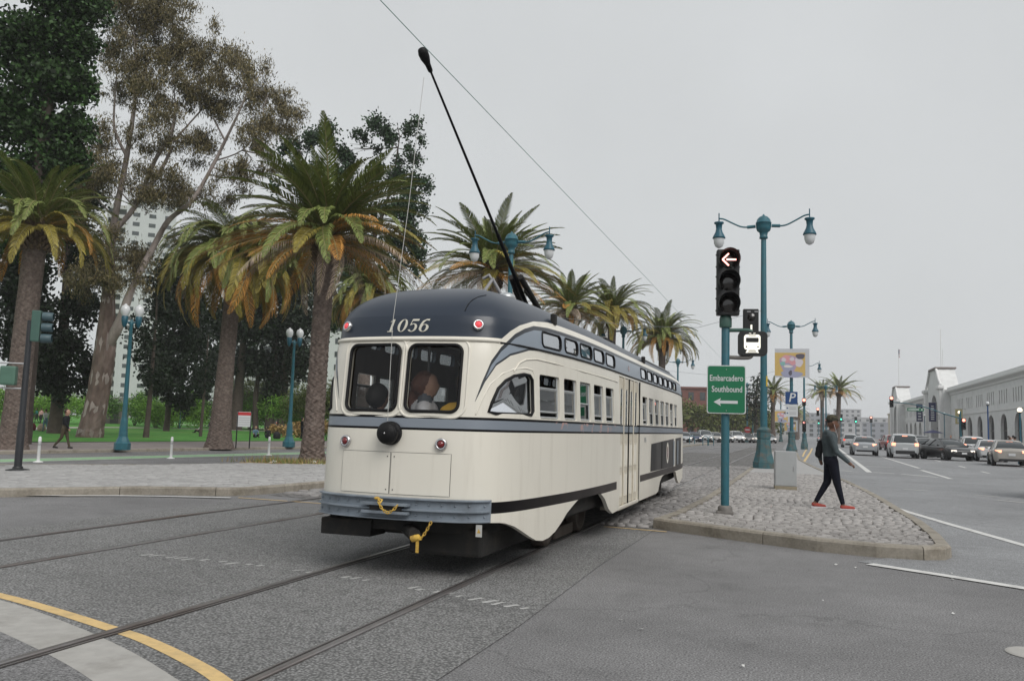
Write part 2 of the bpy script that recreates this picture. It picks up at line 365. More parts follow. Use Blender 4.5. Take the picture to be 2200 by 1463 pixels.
# worn dashes across the track bed
mbw = MB()
rw = random.Random(3)
for i in range(34):
    tt = i/33; cx = -6.35 + 4.35*tt + rw.uniform(-0.04, 0.04); cy = 7.35 + 0.25*math.sin(tt*3) - 0.75*tt + rw.uniform(-0.03, 0.03)
    if rw.random() < 0.22: continue
    w, h = rw.uniform(0.04, 0.075), rw.uniform(0.05, 0.16); a = -0.5 + rw.uniform(-.2, .2)
    pts = [(cx + (dx*math.cos(a)-dy*math.sin(a))*1.0, cy + dx*math.sin(a)+dy*math.cos(a)) for dx, dy in ((-w/2, -h/2), (0.1*w, -h*0.62), (w/2, -h/2), (w*0.3, h*0.1), (w/2, h/2), (-w*0.4, h*0.45))]
    mbw.add([(x, y, 0.0078) for x, y in pts], [tuple(range(6))])
tag(mbw.build('worn_paint_marks', M_WORN), 'worn white paint flecks in a dashed row across the track bed', kind='stuff')

# white and yellow lane paint
LINES = [
 ('stop_line', M_WHITE, ribbon_quads([(-22, 9.4), (-16.5, 10.95), (-13.45, 11.78), (-11.5, 12.42), (-9.62, 13.10)], 0.13), True),
 ('island_edge_line', M_WHITE, ribbon_quads([(0.82, 10.62), (1.5, 10.17), (2.15, 9.70), (3.4, 8.75)], 0.16), False),
 ('lane_edge_line', M_WHITE, ribbon_quads([(1.98, 19.3), (2.07, 18.68), (2.5, 16.3), (3.04, 13.64), (3.7, 10.6), (4.6, 7)], 0.15), False),
 ('lane_line', M_WHITE, ribbon_quads([(2.94, 37.6), (3.6, 60), (5.12, 110), (7.0, 190)], 0.22), False),
 ('lane_line', M_WHITE, ribbon_quads([(5.44, 34.6), (5.52, 42.7)], 0.16), False),
 ('lane_line', M_WHITE, ribbon_quads([(5.76, 45.3), (6.22, 70)], 0.16), False),
 ('lane_line', M_WHITE, ribbon_quads([(8.12, 42.05), (8.2, 44.1)], 0.13), False),
 ('lane_line', M_WHITE, ribbon_quads([(8.4, 48.9), (8.56, 51.85)], 0.13), False),
 ('lane_line', M_WHITE, ribbon_quads([(8.9, 60), (9.1, 64)], 0.13), False),
 ('lane_line', M_WHITE, ribbon_quads([(11.2, 35), (11.3, 37.6)], 0.13), False),
 ('crossing_dash', M_WHITE, ribbon_quads([(0.11, 39.4), (1.1, 38.9)], 0.2), False),
 ('crossing_dash', M_WHITE, ribbon_quads([(1.3, 38.6), (2.3, 38.0)], 0.2), False),
 ('crossing_dash', M_WHITE, ribbon_quads([(3.1, 37.6), (3.84, 37.3)], 0.2), False),
 ('crossing_dash', M_WHITE, ribbon_quads([(4.1, 37.1), (5.15, 35.6)], 0.2), False),
 ('crossing_dash', M_WHITE, ribbon_quads([(0.9, 46.2), (2.0, 45.9)], 0.2), False),
 ('crossing_dash', M_WHITE, ribbon_quads([(3.4, 45.4), (4.6, 45.0)], 0.2), False),
 ('crossing_dash', M_WORN, ribbon_quads([(4.49, 25.27), (5.0, 24.79)], 0.16), False),
 ('crossing_dash', M_WORN, ribbon_quads([(4.68, 23.42), (5.2, 22.95)], 0.16), False),
 ('crossing_dash', M_WORN, ribbon_quads([(2.95, 26.4), (3.5, 26.0)], 0.16), False),
 ('turn_pocket_line', M_YELLOW, ribbon_quads([(0.33, 41.8), (0.75, 55), (1.35, 75), (1.99, 99)], 0.14), False),
 ('turn_pocket_line', M_YELLOW, ribbon_quads([(0.60, 60), (0.9, 75), (1.5, 99)], 0.12), False),
 ('clearance_line', M_YELLOW, ribbon_quads([(-2.66, 12.55), (-1.72, 12.42)], 0.06), False),
 ('clearance_line', M_YELLOW, ribbon_quads([(-9.6, 13.3), (-6.6, 13.15)], 0.06), False),
]
for nm, mt, q, fall in LINES: sheet(nm, mt, q, 0.024 if fall else 0.0105, zf=gz if fall else None)
tag(MB().lathe([(0.0, 0.0), (0.0, 0.009), (0.145, 0.011), (0.17, 0.011), (0.18, 0.004)], (1.56, 6.80, 0), 32, caps=False).build('manhole_cover', M_CONC),
    'small round concrete access cover in the asphalt at the near corner', 'manhole cover')

# scraps of litter on the asphalt
LITTER = ['tiny white scrap just left of the white line at the island tip', 'tiny white scrap beyond the white line near the island tip', 'tiny white scrap on the near side of the white line', 'tiny white scrap alone on the open asphalt before the island', 'tiny white scrap on the asphalt above the round cover', 'tiny white scrap near the edge of the track bed, farther of two', 'tiny white scrap near the edge of the track bed, nearer of two', 'tiny white scrap lowest in the open asphalt', 'tiny white scrap at the foot of the island kerb']
rw = random.Random(11)
for (x, y) in ((0.65, 10.25), (1.62, 10.35), (1.55, 9.92), (0.24, 8.05), (1.25, 8.0), (-1.05, 6.3), (-1.25, 6.55), (-0.3, 5.6), (0.45, 10.35)):
    a = rw.uniform(0, 3); w = rw.uniform(0.010, 0.022)
    P = [(x+w*math.cos(a+k)*rw.uniform(.5, 1.2), y+w*math.sin(a+k)*rw.uniform(.5, 1.2), 0.006+rw.uniform(0, .012)) for k in (0, 1.4, 2.9, 4.5)]
    o = MB().add(P + [(p[0], p[1], p[2]+0.003) for p in P], [(0, 3, 2, 1), (4, 5, 6, 7), (0, 1, 5, 4), (1, 2, 6, 5), (2, 3, 7, 6), (3, 0, 4, 7)]).build('paper_scrap', M_WHITE)
    tag(o, LITTER.pop(0), 'litter', 'scraps of litter on the asphalt')

# ------------------------------------------------------------------ kerbed islands with setts
def in_poly(x, y, P):
    c = False; j = len(P)-1
    for i in range(len(P)):
        if ((P[i][1] > y) != (P[j][1] > y)) and (x < (P[j][0]-P[i][0])*(y-P[i][1])/(P[j][1]-P[i][1])+P[i][0]): c = not c
        j = i
    return c
def poly_inset(P, d):
    n = len(P); A = sum(P[i][0]*P[(i+1) % n][1]-P[(i+1) % n][0]*P[i][1] for i in range(n)); s = 1 if A > 0 else -1
    out = []
    for i in range(n):
        p, a, b = Vector(P[i]), Vector(P[i-1]), Vector(P[(i+1) % n])
        e1, e2 = (p-a).normalized(), (b-p).normalized(); n1, n2 = Vector((-e1.y, e1.x))*s, Vector((-e2.y, e2.x))*s
        k = (n1+n2); k = k/ max(0.4, (1+n1.dot(n2))); q = p + k*d; out.append((q.x, q.y))
    return out
def sett(w, d, h):
    """one stone sett: bevelled top, open bottom"""
    b = min(w, d)*0.11
    return [(-w/2, -d/2, 0), (w/2, -d/2, 0), (w/2, d/2, 0), (-w/2, d/2, 0), (-w/2+b*.3, -d/2+b*.3, h*.75), (w/2-b*.3, -d/2+b*.3, h*.75), (w/2-b*.3, d/2-b*.3, h*.75), (-w/2+b*.3, d/2-b*.3, h*.75),
            (-w/2+b, -d/2+b, h), (w/2-b, -d/2+b, h), (w/2-b, d/2-b, h), (-w/2+b, d/2-b, h)], \
           [(0, 1, 5, 4), (1, 2, 6, 5), (2, 3, 7, 6), (3, 0, 4, 7), (4, 5, 9, 8), (5, 6, 10, 9), (6, 7, 11, 10), (7, 4, 8, 11), (8, 9, 10, 11)]
def lay_setts(poly, w, d, gap, ang, rnd, ymax=1e9):
    """positions (x, y, rot, sx, sy, h) of setts in wavy rows inside poly"""
    out = []; ca, sa = math.cos(ang), math.sin(ang)
    U = [(x*ca+y*sa, -x*sa+y*ca) for x, y in poly]; u0, u1 = min(u for u, v in U), max(u for u, v in U); v0, v1 = min(v for u, v in U), max(v for u, v in U)
    v = v0; r = 0
    while v < v1:
        dd = d*rnd.uniform(0.9, 1.12); u = u0 + rnd.uniform(-w, 0)
        while u < u1:
            ww = w*rnd.uniform(0.8, 1.2); cu, cv = u+ww/2, v+dd/2 + 0.012*math.sin(u*.9)
            x, y = cu*ca-cv*sa, cu*sa+cv*ca
            if y < ymax and in_poly(x, y, poly): out.append((x, y, ang+rnd.uniform(-.04, .04), ww-gap, dd-gap, rnd.uniform(-0.006, 0.006)))
            u += ww
        v += dd; r += 1
    return out
def setts_mass(name, P, zf, h, mt, parent, kind='stuff'):
    V, F = [], []
    for x, y, a, sx, sy, dz in P:
        v, f = sett(sx, sy, h+dz); ca, sa = math.cos(a), math.sin(a); o = len(V); z = zf(x, y)
        V += [(x+px*ca-py*sa, y+px*sa+py*ca, z+pz) for px, py, pz in v]; F += [tuple(i+o for i in q) for q in f]
    o = np_mesh(name, V, F, mt, parent); o['kind'] = kind; return o
def kerb_stones(line, parent, zf, width=0.17, height=0.155, seg=(1.6, 2.2), rnd=random, mt=None, skip=0.012):
    """granite kerb stones, each an object, along an outer edge polyline (inside lies to the left)"""
    # resample
    P = [Vector(p) for p in line]; L = [0]
    for i in range(1, len(P)): L.append(L[-1]+(P[i]-P[i-1]).length)
    def at(s):
        for i in range(1, len(P)):
            if s <= L[i] or i == len(P)-1:
                t = (s-L[i-1])/max(1e-6, L[i]-L[i-1]); return P[i-1].lerp(P[i], t)
    s = 0.0
    while s < L[-1]-0.05:
        e = min(L[-1], s+rnd.uniform(*seg))
        cuts = sorted({s+skip/2, e-skip/2} | {x for x in L if s+0.03 < x < e-0.03}); pts = [at(c) for c in cuts]
        outp = [(p.x, p.y) for p in pts]
        inp = []
        for i, c in enumerate(cuts):
            a, b = at(max(0, c-0.15)), at(min(L[-1], c+0.15)); t = (b-a).normalized(); inp.append((pts[i].x - t.y*width, pts[i].y + t.x*width))
        z0 = rnd.uniform(-.004, .004); mb = MB(); k = len(outp); v = []
        for (ox, oy), (ix, iy) in zip(outp, inp):
            z = zf(ox, oy); hx, hy = (ix-ox), (iy-oy)
            v += [(ox, oy, z-0.02), (ox+hx*.02, oy+hy*.02, z+height-0.03+z0), (ox+hx*.14, oy+hy*.14, z+height-.004+z0), (ox+hx*.3, oy+hy*.3, z+height+z0), (ix, iy, z+height+z0), (ix, iy, z-0.02)]
        f = [(i*6+j, (i+1)*6+j, (i+1)*6+j+1, i*6+j+1) for i in range(k-1) for j in range(5)] + [(0, 1, 2, 3, 4, 5), tuple((k-1)*6+j for j in (5, 4, 3, 2, 1, 0))]
        mb.add(v, f, 0, False); mb.build('kerb_stone', mt or M_KERB, parent)
        s = e

zflat = lambda x, y: 0.0
rk = random.Random(5)
# right island, ending in a point towards the crossing (kerb outer edge, island on its left hand side)
R_FRONT = [(-1.98, 12.80), (-1.60, 12.53), (-0.9, 12.10), (0.28, 11.45), (0.95, 11.28), (1.45, 11.30), (1.72, 11.45), (1.84, 11.75)]
R_RIGHT = [(1.84, 11.75), (1.92, 13.0), (1.95, 15), (1.90, 17), (1.85, 20), (1.74, 23), (1.35, 30), (0.85, 38), (0.42, 47), (0.30, 70)]
R_LEFT = [(-1.6, 70), (-1.55, 47), (-1.55, 38), (-1.62, 25), (-1.72, 17), (-1.85, 14), (-1.98, 12.80)]
RPOLY = R_FRONT + R_RIGHT[1:] + R_LEFT[:-1]
risl = MB().prism([p for p in poly_inset(RPOLY, 0.1)], 0.0, 0.104).build('traffic_island', M_JOINT)
tag(risl, 'cobbled traffic island with granite kerb carrying the signal post', kind='structure')
for ln, sg in ((R_FRONT, (1.5, 2.1)), (R_RIGHT, (1.9, 2.6)), (R_LEFT, (2.0, 3.0))):
    kerb_stones(ln, risl, zflat, rnd=rk, seg=sg)
inner = poly_inset(RPOLY, 0.19)
S = lay_setts(inner, 0.145, 0.118, 0.018, -0.04, rk, ymax=30)
S.sort(key=lambda s: s[0]**2+s[1]**2)
near, rest = S[:300], S[300:]
base_meshes = []
for q in range(6):
    v, f = sett(1.0, 1.0, 1.0); v = [(x*rk.uniform(.96, 1.02), y*rk.uniform(.94, 1.02), z*(1+rk.uniform(-.08, .04)) if z > .5 else z) for x, y, z in v]
    me = bpy.data.meshes.new('cobblestone'); me.from_pydata(v, [], f); me.materials.append(M_STONE); base_meshes.append(me)
for i, (x, y, a, sx, sy, dz) in enumerate(near):
    o = bpy.data.objects.new('cobblestone', base_meshes[i % 6]); COL.objects.link(o); o.parent = risl
    o.location = (x, y, 0.092); o.rotation_euler = (rk.uniform(-.03, .03), rk.uniform(-.03, .03), a); o.scale = (sx, sy, 0.056+dz)
setts_mass('cobblestones', rest, lambda x, y: 0.092, 0.056, M_STONE, risl)
sheet('island_paving', M_STONE2, [[p for p in poly_inset([(-1.62, 30)]+[q for q in R_RIGHT if q[1] >= 30]+[q for q in R_LEFT if q[1] > 30], 0.12)]], 0.140, parent=risl)

# left island, wide and flat
L_FRONT = [(-26, 5.5), (-18, 9.15), (-13.4, 11.62), (-11.44, 12.87), (-10.1, 13.42), (-9.78, 13.75), (-9.68, 14.4), (-9.52, 16.1), (-9.45, 22), (-9.45, 60), (-9.45, 110)]
L_BACK = [(-11.9, 110), (-12.2, 60), (-13.8, 34), (-15.2, 28.2), (-17.6, 25.2), (-22.5, 20.0), (-30, 13.5)]
LPOLY = L_FRONT + L_BACK
zl = lambda x, y: gz(x)
mb = MB(); ins = poly_inset(LPOLY, 0.1)
cells = []
top = [(x, y, gz(x)+0.132) for x, y in ins]
bm = bmesh.new(); vs = [bm.verts.new(p) for p in top]; bm.faces.new(vs)
for xcut in (-11, -13, -15, -17, -20):
    bmesh.ops.bisect_plane(bm, geom=bm.verts[:]+bm.edges[:]+bm.faces[:], plane_co=(xcut, 0, 0), plane_no=(1, 0, 0))
for v in bm.verts: v.co.z = gz(v.co.x)+0.132
bmesh.ops.triangulate(bm, faces=bm.faces[:])
me = bpy.data.meshes.new('paved_island'); bm.to_mesh(me); bm.free(); me.materials.append(M_JOINT2)
lisl = link('paved_island', me); tag(lisl, 'wide stone paved island with granite kerb round the tall palm', kind='structure')
kerb_stones(L_FRONT, lisl, zl, rnd=rk, seg=(1.5, 2.3), width=0.18, height=0.15)
kerb_stones(L_BACK, lisl, zl, rnd=rk, seg=(2.4, 3.4), width=0.18, height=0.15)
SL = lay_setts(poly_inset([p for p in LPOLY if p[1] < 40 and p[0] > -24] , 0.2), 0.24, 0.15, 0.016, 0.35, rk, ymax=30)
SL = [s for s in SL if not ((s[0]+16.14)**2/5.2 + (s[1]-26.0)**2/2.0 < 1)]
setts_mass('paving_setts', SL, lambda x, y: gz(x)+0.112, 0.034, M_STONE2, lisl)

# sett strips beside the rails
bedA = sheet('sett_strip', M_SETTBED, [[(-2.76, 12.72), (-1.99, 12.72), (-1.75, 17), (-1.60, 38), (-1.6, 90), (-2.76, 90)], [(-4.2, 12.72), (-2.93, 12.72), (-2.93, 90), (-4.2, 90)], [(-6.9, 13.3), (-4.38, 12.9), (-4.38, 60), (-6.9, 60)], [(-9.5, 14.1), (-8.53, 13.9), (-8.53, 60), (-9.42, 60)], [(-8.35, 13.7), (-7.1, 13.5), (-7.1, 60), (-8.35, 60)]], 0.0055)
SS = lay_setts([(-2.78, 12.8), (-1.99, 12.8), (-1.78, 17), (-1.62, 38), (-2.78, 38)], 0.16, 0.13, 0.024, 0.1, rk, ymax=38)
SS += lay_setts([(-9.46, 14.6), (-8.55, 14.2), (-8.55, 24), (-9.4, 24)], 0.2, 0.13, 0.022, 0.1, rk) + lay_setts([(-4.2, 20.5), (-2.95, 20.5), (-2.95, 36), (-4.2, 36)], 0.18, 0.12, 0.022, 0.05, rk)
setts_mass('rail_side_setts', SS, lambda x, y: 0.0, 0.030, M_STONE3, bedA)

# ------------------------------------------------------------------ park side: lane, sidewalk, lawn
def lawn_z(x, y): return -0.12 + min(0.72, max(0.0, (-37-x)*0.0087))
kx = lambda y: -30.3 + (y-26.5)*0.12                     # sidewalk kerb line
pts = [(kx(y), y) for y in (-20, 5, 20, 35, 50, 75)] + [(-24.5, 160), (-24.5, 400)]
gx = lambda y: -38.3 + (y-33.7)*0.12
gp_ = [(gx(y), y) for y in (-20, 5, 20, 35, 50, 75)] + [(-33.3, 160), (-33.3, 400)]
mb = MB(); k = len(pts)
v = [(x, y, -0.28) for x, y in pts] + [(x-0.03, y, -0.15) for x, y in pts] + [(x, y, -0.14) for x, y in gp_]
mb.add(v, [(i, i+1, k+i+1, k+i) for i in range(k-1)] + [(k+i, k+i+1, 2*k+i+1, 2*k+i) for i in range(k-1)])
tag(mb.build('sidewalk', M_PAVE), 'brick sidewalk along the park lawn', kind='structure')
kerb_stones([(x+0.0, y) for x, y in pts[1:6]], bpy.data.objects['sidewalk'], lambda x, y: -0.28, width=0.2, height=0.145, seg=(3, 5), rnd=rk)
gl = [(-25.6+(y-22.2)*0.118, y) for y in (-10, 22, 40, 60, 75)]
sheet('green_bike_lane', M_GREENLANE, ribbon_quads(gl, 1.5, 0.85), -0.274)
sheet('bike_lane_line', M_WHITE, ribbon_quads(gl, 0.12, -0.05), -0.271)
sheet('bike_lane_line', M_WHITE, ribbon_quads(gl, 0.10, 1.72), -0.271)
# lawn grid
ly = list(range(-20, 40, 10)) + list(range(40, 420, 20)); V = []; ncol = 16
for y in ly:
    e = float(np.interp(y, [p[1] for p in gp_], [p[0] for p in gp_]))
    for i in range(ncol): x = e - (i/(ncol-1))**1.7*260; V.append((x, y, lawn_z(x, y)))
F = [(j*ncol+i, (j+1)*ncol+i, (j+1)*ncol+i+1, j*ncol+i+1) for j in range(len(ly)-1) for i in range(ncol-1)]
tag(np_mesh('lawn', V, F, M_LAWN, smooth=True), kind='structure')
path = smooth_line([(-46, 34), (-50, 42), (-62, 58), (-66, 74), (-58, 84), (-62, 96), (-90, 104)], 6)
mbp = MB()
for q in ribbon_quads(path, 2.2): mbp.add([(x, y, lawn_z(x, y)+0.02) for x, y in q], [(0, 1, 2, 3)])
tag(mbp.build('park_path', M_PATH), kind='structure')
# ------------------------------------------------------------------ the streetcar
XC, Y0, LEN = -3.585, 7.28, 14.35
OUT = [(0, 0), (.2, .006), (.4, .025), (.58, .06), (.74, .12), (.86, .21), (.95, .36), (1.02, .6), (1.08, .95), (1.14, 1.45), (1.195, 2.0), (1.235, 2.6), (1.258, 3.2), (1.27, 3.9), (1.27, 4.6)]
_h = smooth_line(OUT, 3)
_n = 24
HALF = np.array(_h + [(1.27, 4.6+(LEN-9.2)*k/_n) for k in range(1, _n)] + [(l, LEN-s) for l, s in _h[::-1]])
ZRK, RK = [.2, .8, 1.35, 1.55, 2.18, 2.32], [.08, .08, .10, .12, .19, .24]
ZTM, TM = [.2, 1.5, 2.2, 2.32], [0, 0, .030, .042]
ZG, ZTOP, SP, EXP = 2.32, 2.945, 1.75, 2/2.3
def ring(z, inset=0.0):
    """half outline (lateral, along) of the body shell at height z"""
    zz = min(z, ZG); rk_ = np.interp(zz, ZRK, RK); tm = np.interp(zz, ZTM, TM)
    l, s = HALF[:, 0], HALF[:, 1]
    w = np.clip(1-s/2., 0, 1) - np.clip(1-(LEN-s)/2., 0, 1)
    S, L = s + rk_*w, l*(1-tm/1.27)
    if z > ZG:
        b = min(1.0, (z-ZG)/(ZTOP-ZG)); th = math.asin(b**(1/EXP)); a = 1-math.cos(th)**EXP
        sp = np.clip(S, SP, LEN-SP); L, S = L*(1-a), S + (sp-S)*a
    if inset:
        mid = LEN/2; L = L*(1-inset/1.27); S = mid + (S-mid)*(1-inset/mid)
    return L, S
_rc = {}
def rr_(z):
    k = round(z, 4)
    if k not in _rc: _rc[k] = ring(z)
    return _rc[k]
def side_pt(s, z, off=0.0, sg=1):
    L, S = rr_(z); m = len(L); o = np.argsort(S, kind='stable'); l = float(np.interp(s, S[o], L[o])); return (sg*(l+off), s, z)
def rear_pt(l, z, off=0.0):
    L, S = rr_(z); k = len(L)//2; s = float(np.interp(abs(l), L[:k], S[:k])); return (l, s-off, z)
SKIRT_S = [0, .30, .47, .66, .96, 1.12, 1.28, 1.45, 1.62, 1.80, 1.97, 2.12, 2.30, 2.37, 2.45, 3.50, 3.56, 3.78, 3.95, 4.05, 4.35, 4.45, 6.25, 8.15, 8.3, 8.5, 8.75, 8.95, 10.6, 10.75, 10.95, 11.3, 12.4, 13.2, 14.35]
SKIRT_Z = [.54, .54, .53, .48, .36, .30, .275, .285, .325, .40, .49, .55, .59, .62, .63, .63, .60, .485, .36, .32, .31, .33, .33, .33, .36, .55, .60, .62, .62, .58, .42, .33, .40, .53, .54]
def skirt(s): return float(np.interp(s, SKIRT_S, SKIRT_Z))

# --- paint by position: cream body, navy roof, slate wings, belt stripes
def paint_mat():
    m, t, b = new_mat('streetcar_paint'); n, l = t.nodes, t.links
    tc = n.new('ShaderNodeTexCoord'); sx = n.new('ShaderNodeSeparateXYZ'); l.new(tc.outputs['Object'], sx.inputs[0])
    def M(op, a, c=None, d=None):
        x = n.new('ShaderNodeMath'); x.operation = op
        for i, v in enumerate((a, c, d)):
            if v is None: continue
            if isinstance(v, (int, float)): x.inputs[i].default_value = v
            else: l.new(v, x.inputs[i])
        return x.outputs[0]
    X, Y, Z = sx.outputs
    s1 = M('MINIMUM', Y, M('SUBTRACT', LEN, Y)); q = M('ADD', M('ABSOLUTE', X), s1); q4 = M('DIVIDE', q, 4.0)
    def curve(pts):
        c = n.new('ShaderNodeFloatCurve'); cv = c.mapping.curves[0]; pts = [(a/4, z/4) for a, z in pts]
        cv.points[0].location = pts[0]; cv.points[1].location = pts[-1]
        for p in pts[1:-1]: cv.points.new(*p)
        for p in cv.points: p.handle_type = 'VECTOR'
        c.mapping.extend = 'HORIZONTAL'; c.mapping.update(); l.new(q4, c.inputs['Value']); return M('MULTIPLY', c.outputs[0], 4.0)
    roof = curve([(0, 2.29), (1.38, 2.29), (1.548, 2.378), (1.756, 2.454), (2.149, 2.541), (2.6, 2.583), (2.91, 2.587), (4, 2.587)])
    wu = curve([(0, 1.0), (.95, 1.62), (.967, 1.669), (1.064, 1.858), (1.196, 2.065), (1.357, 2.205), (1.442, 2.25), (1.647, 2.359), (1.868, 2.431), (2.127, 2.488), (2.552, 2.513), (2.93, 2.515), (4, 2.515)])
    wl = curve([(0, 3.0), (.94, 1.72), (.967, 1.66), (1.03, 1.75), (1.102, 1.855), (1.272, 2.02), (1.529, 2.129), (1.969, 2.215), (2.268, 2.235), (2.99, 2.235), (4, 2.235)])
    gt = lambda a, c: M('GREATER_THAN', a, c)
    band = lambda a, lo, hi: M('MULTIPLY', gt(a, lo), M('LESS_THAN', a, hi))
    def mix(f, c1, c2):
        x = n.new('ShaderNodeMix'); x.data_type = 'RGBA'; l.new(f, x.inputs[0])
        for i, c in ((6, c1), (7, c2)):
            if isinstance(c, tuple): x.inputs[i].default_value = c
            else: l.new(c, x.inputs[i])
        return x.outputs[2]
    CREAM, NAVY, SLATE, DARK, BLACK = (.735, .705, .625, 1), (.011, .020, .037, 1), (.235, .275, .325, 1), (.025, .03, .038, 1), (.010, .010, .011, 1)
    n1 = n.new('ShaderNodeTexNoise'); n1.inputs['Scale'].default_value = 1.3; n1.inputs['Detail'].default_value = 6; l.new(tc.outputs['Object'], n1.inputs[0])
    g1 = n.new('ShaderNodeMapRange'); g1.inputs[1].default_value = .3; g1.inputs[2].default_value = .8; g1.inputs[3].default_value = 0; g1.inputs[4].default_value = .22; l.new(n1.outputs[0], g1.inputs[0])
    col = mix(g1.outputs[0], CREAM, (.58, .55, .48, 1))
    mp = n.new('ShaderNodeMapping'); mp.inputs['Scale'].default_value = (9, 9, .7); l.new(tc.outputs['Object'], mp.inputs[0])
    n4 = n.new('ShaderNodeTexNoise'); n4.inputs['Scale'].default_value = 1.0; n4.inputs['Detail'].default_value = 7; n4.inputs['Roughness'].default_value = .65; l.new(mp.outputs[0], n4.inputs[0])
    g4 = n.new('ShaderNodeMapRange'); g4.inputs[1].default_value = .52; g4.inputs[2].default_value = .78; g4.inputs[3].default_value = 0; g4.inputs[4].default_value = .20; l.new(n4.outputs[0], g4.inputs[0])
    col = mix(g4.outputs[0], col, (.30, .255, .19, 1))                       # run-off streaks
    col = mix(band(Z, 1.400, 1.497), col, (.205, .235, .275, 1))
    col = mix(M('ADD', band(Z, 1.492, 1.517), band(Z, 1.382, 1.405)), col, BLACK)
    wing = M('MULTIPLY', gt(Z, wl), M('LESS_THAN', Z, wu))
    light = M('MULTIPLY', gt(Z, M('ADD', wl, .022)), M('LESS_THAN', Z, M('SUBTRACT', wu, .045)))
    col = mix(wing, col, mix(light, DARK, SLATE))
    col = mix(gt(Z, roof), col, NAVY)
    door = band(Y, 4.42, 6.30)
    n2 = n.new('ShaderNodeTexNoise'); n2.inputs['Scale'].default_value = 3; n2.inputs['Detail'].default_value = 8; l.new(tc.outputs['Object'], n2.inputs[0])
    rubc = mix(M('MULTIPLY', n2.outputs[0], M('MINIMUM', 1.0, M('MULTIPLY', Y, .22))), (.006, .006, .007, 1), (.075, .062, .058, 1))
    zs = M('SUBTRACT', Z, M('MULTIPLY', M('SUBTRACT', 4.5, M('MINIMUM', Y, 4.5)), -0.006))
    rub = M('MULTIPLY', M('MULTIPLY', band(Z, .622, .728), gt(q, 1.185)), M('SUBTRACT', 1, door))
    col = mix(rub, col, rubc)
    matte = M('ADD', rub, M('ADD', band(Z, 1.492, 1.517), band(Z, 1.382, 1.405)))
    l.new(M('SUBTRACT', .5, M('MULTIPLY', matte, .42)), b.inputs['Specular IOR Level']); l.new(M('SUBTRACT', .12, M('MULTIPLY', matte, .12)), b.inputs['Coat Weight'])
    n5 = n.new('ShaderNodeTexNoise'); n5.inputs['Scale'].default_value = 7; n5.inputs['Detail'].default_value = 6; l.new(tc.outputs['Object'], n5.inputs[0])
    chip = M('MULTIPLY', M('MULTIPLY', gt(n5.outputs[0], .60), band(Z, 1.40, 1.50)), band(Y, 1.6, 4.4))
    col = mix(chip, col, (.42, .27, .25, 1))                                 # chipped belt paint
    l.new(col, b.inputs['Base Color'])
    b.inputs['Roughness'].default_value = .36; b.inputs['Coat Roughness'].default_value = .15
    bp = n.new('ShaderNodeBump'); bp.inputs['Strength'].default_value = .05; bp.inputs['Distance'].default_value = .02
    n3 = n.new('ShaderNodeTexNoise'); n3.inputs['Scale'].default_value = 2.2; n3.inputs['Detail'].default_value = 3; l.new(tc.outputs['Object'], n3.inputs[0]); l.new(n3.outputs[0], bp.inputs['Height']); l.new(bp.outputs[0], b.inputs['Normal'])
    return m
M_PAINT = paint_mat()
M_INT = mat('interior_panel', (.24, .17, .12), .6, var=.2, vscale=3)
M_INTC = mat('interior_ceiling', (.16, .135, .11), .6)
M_RUBBER = mat('black_rubber', (.008, .008, .009), .6, var=.2, vscale=20, spec=.25)
M_BLACK = mat('black_undergear', (.010, .0095, .009), .8, var=.4, vscale=6, dirt=(.035, .028, .022), dscale=5)
M_GREYBUMP = mat('slate_bumper', (.21, .245, .285), .5, var=.1, vscale=8, dirt=(.13, .15, .17), dscale=5)
M_ALU = mat('sash_aluminium', (.50, .52, .53), .38, metal=.6, var=.08, vscale=9)
M_CREAM = mat('cream_enamel', (.735, .705, .625), .4, var=.05, vscale=4)
M_CREAMD = mat('cream_door', (.60, .56, .47), .45, var=.08, vscale=4, dirt=(.44, .38, .28), dscale=4)
M_YCHAIN = mat('yellow_chain_paint', (.62, .40, .07), .55, var=.25, vscale=30, dirt=(.30, .17, .05), dscale=18)
M_GLASS = glass_mat('window_glass', (.62, .65, .65), .015, .93, 1.0)
M_GLASSR = glass_mat('rear_glass', (.93, .93, .91), .01, 1.0, .55)
M_GLASSD = glass_mat('upper_pane_glass', (.42, .44, .45), .03, .80, 1.0)
M_GLASSQ = glass_mat('quarter_glass', (.30, .33, .32), .02, .99, .9)
M_GLASSU = glass_mat('standee_glass', (.42, .45, .47), .05, .55, 1.0)
M_WHEEL = mat('wheel_steel', (.085, .07, .06), .6, metal=.5, var=.25, vscale=8, dirt=(.05, .035, .025), dscale=6)
M_CHROME = mat('lamp_bezel', (.55, .55, .56), .25, metal=.9)
M_REDLENS = mat('red_lens_dark', (.16, .012, .014), .18, coat=.6, var=.3, vscale=60)
M_REDLIT = mat('red_lens_lit', (.55, .05, .06), .25, emit=(1, .12, .14), estr=.35, var=.2, vscale=60)
M_SEAT = mat('seat_vinyl', (.045, .07, .055), .5, var=.15)
M_STEELPOLE = mat('grey_steel_pole', (.33, .33, .34), .4, metal=.6)

car = thing('streetcar', 'vintage cream and navy streetcar numbered 1056 seen from behind', 'streetcar', (XC, Y0, 0))

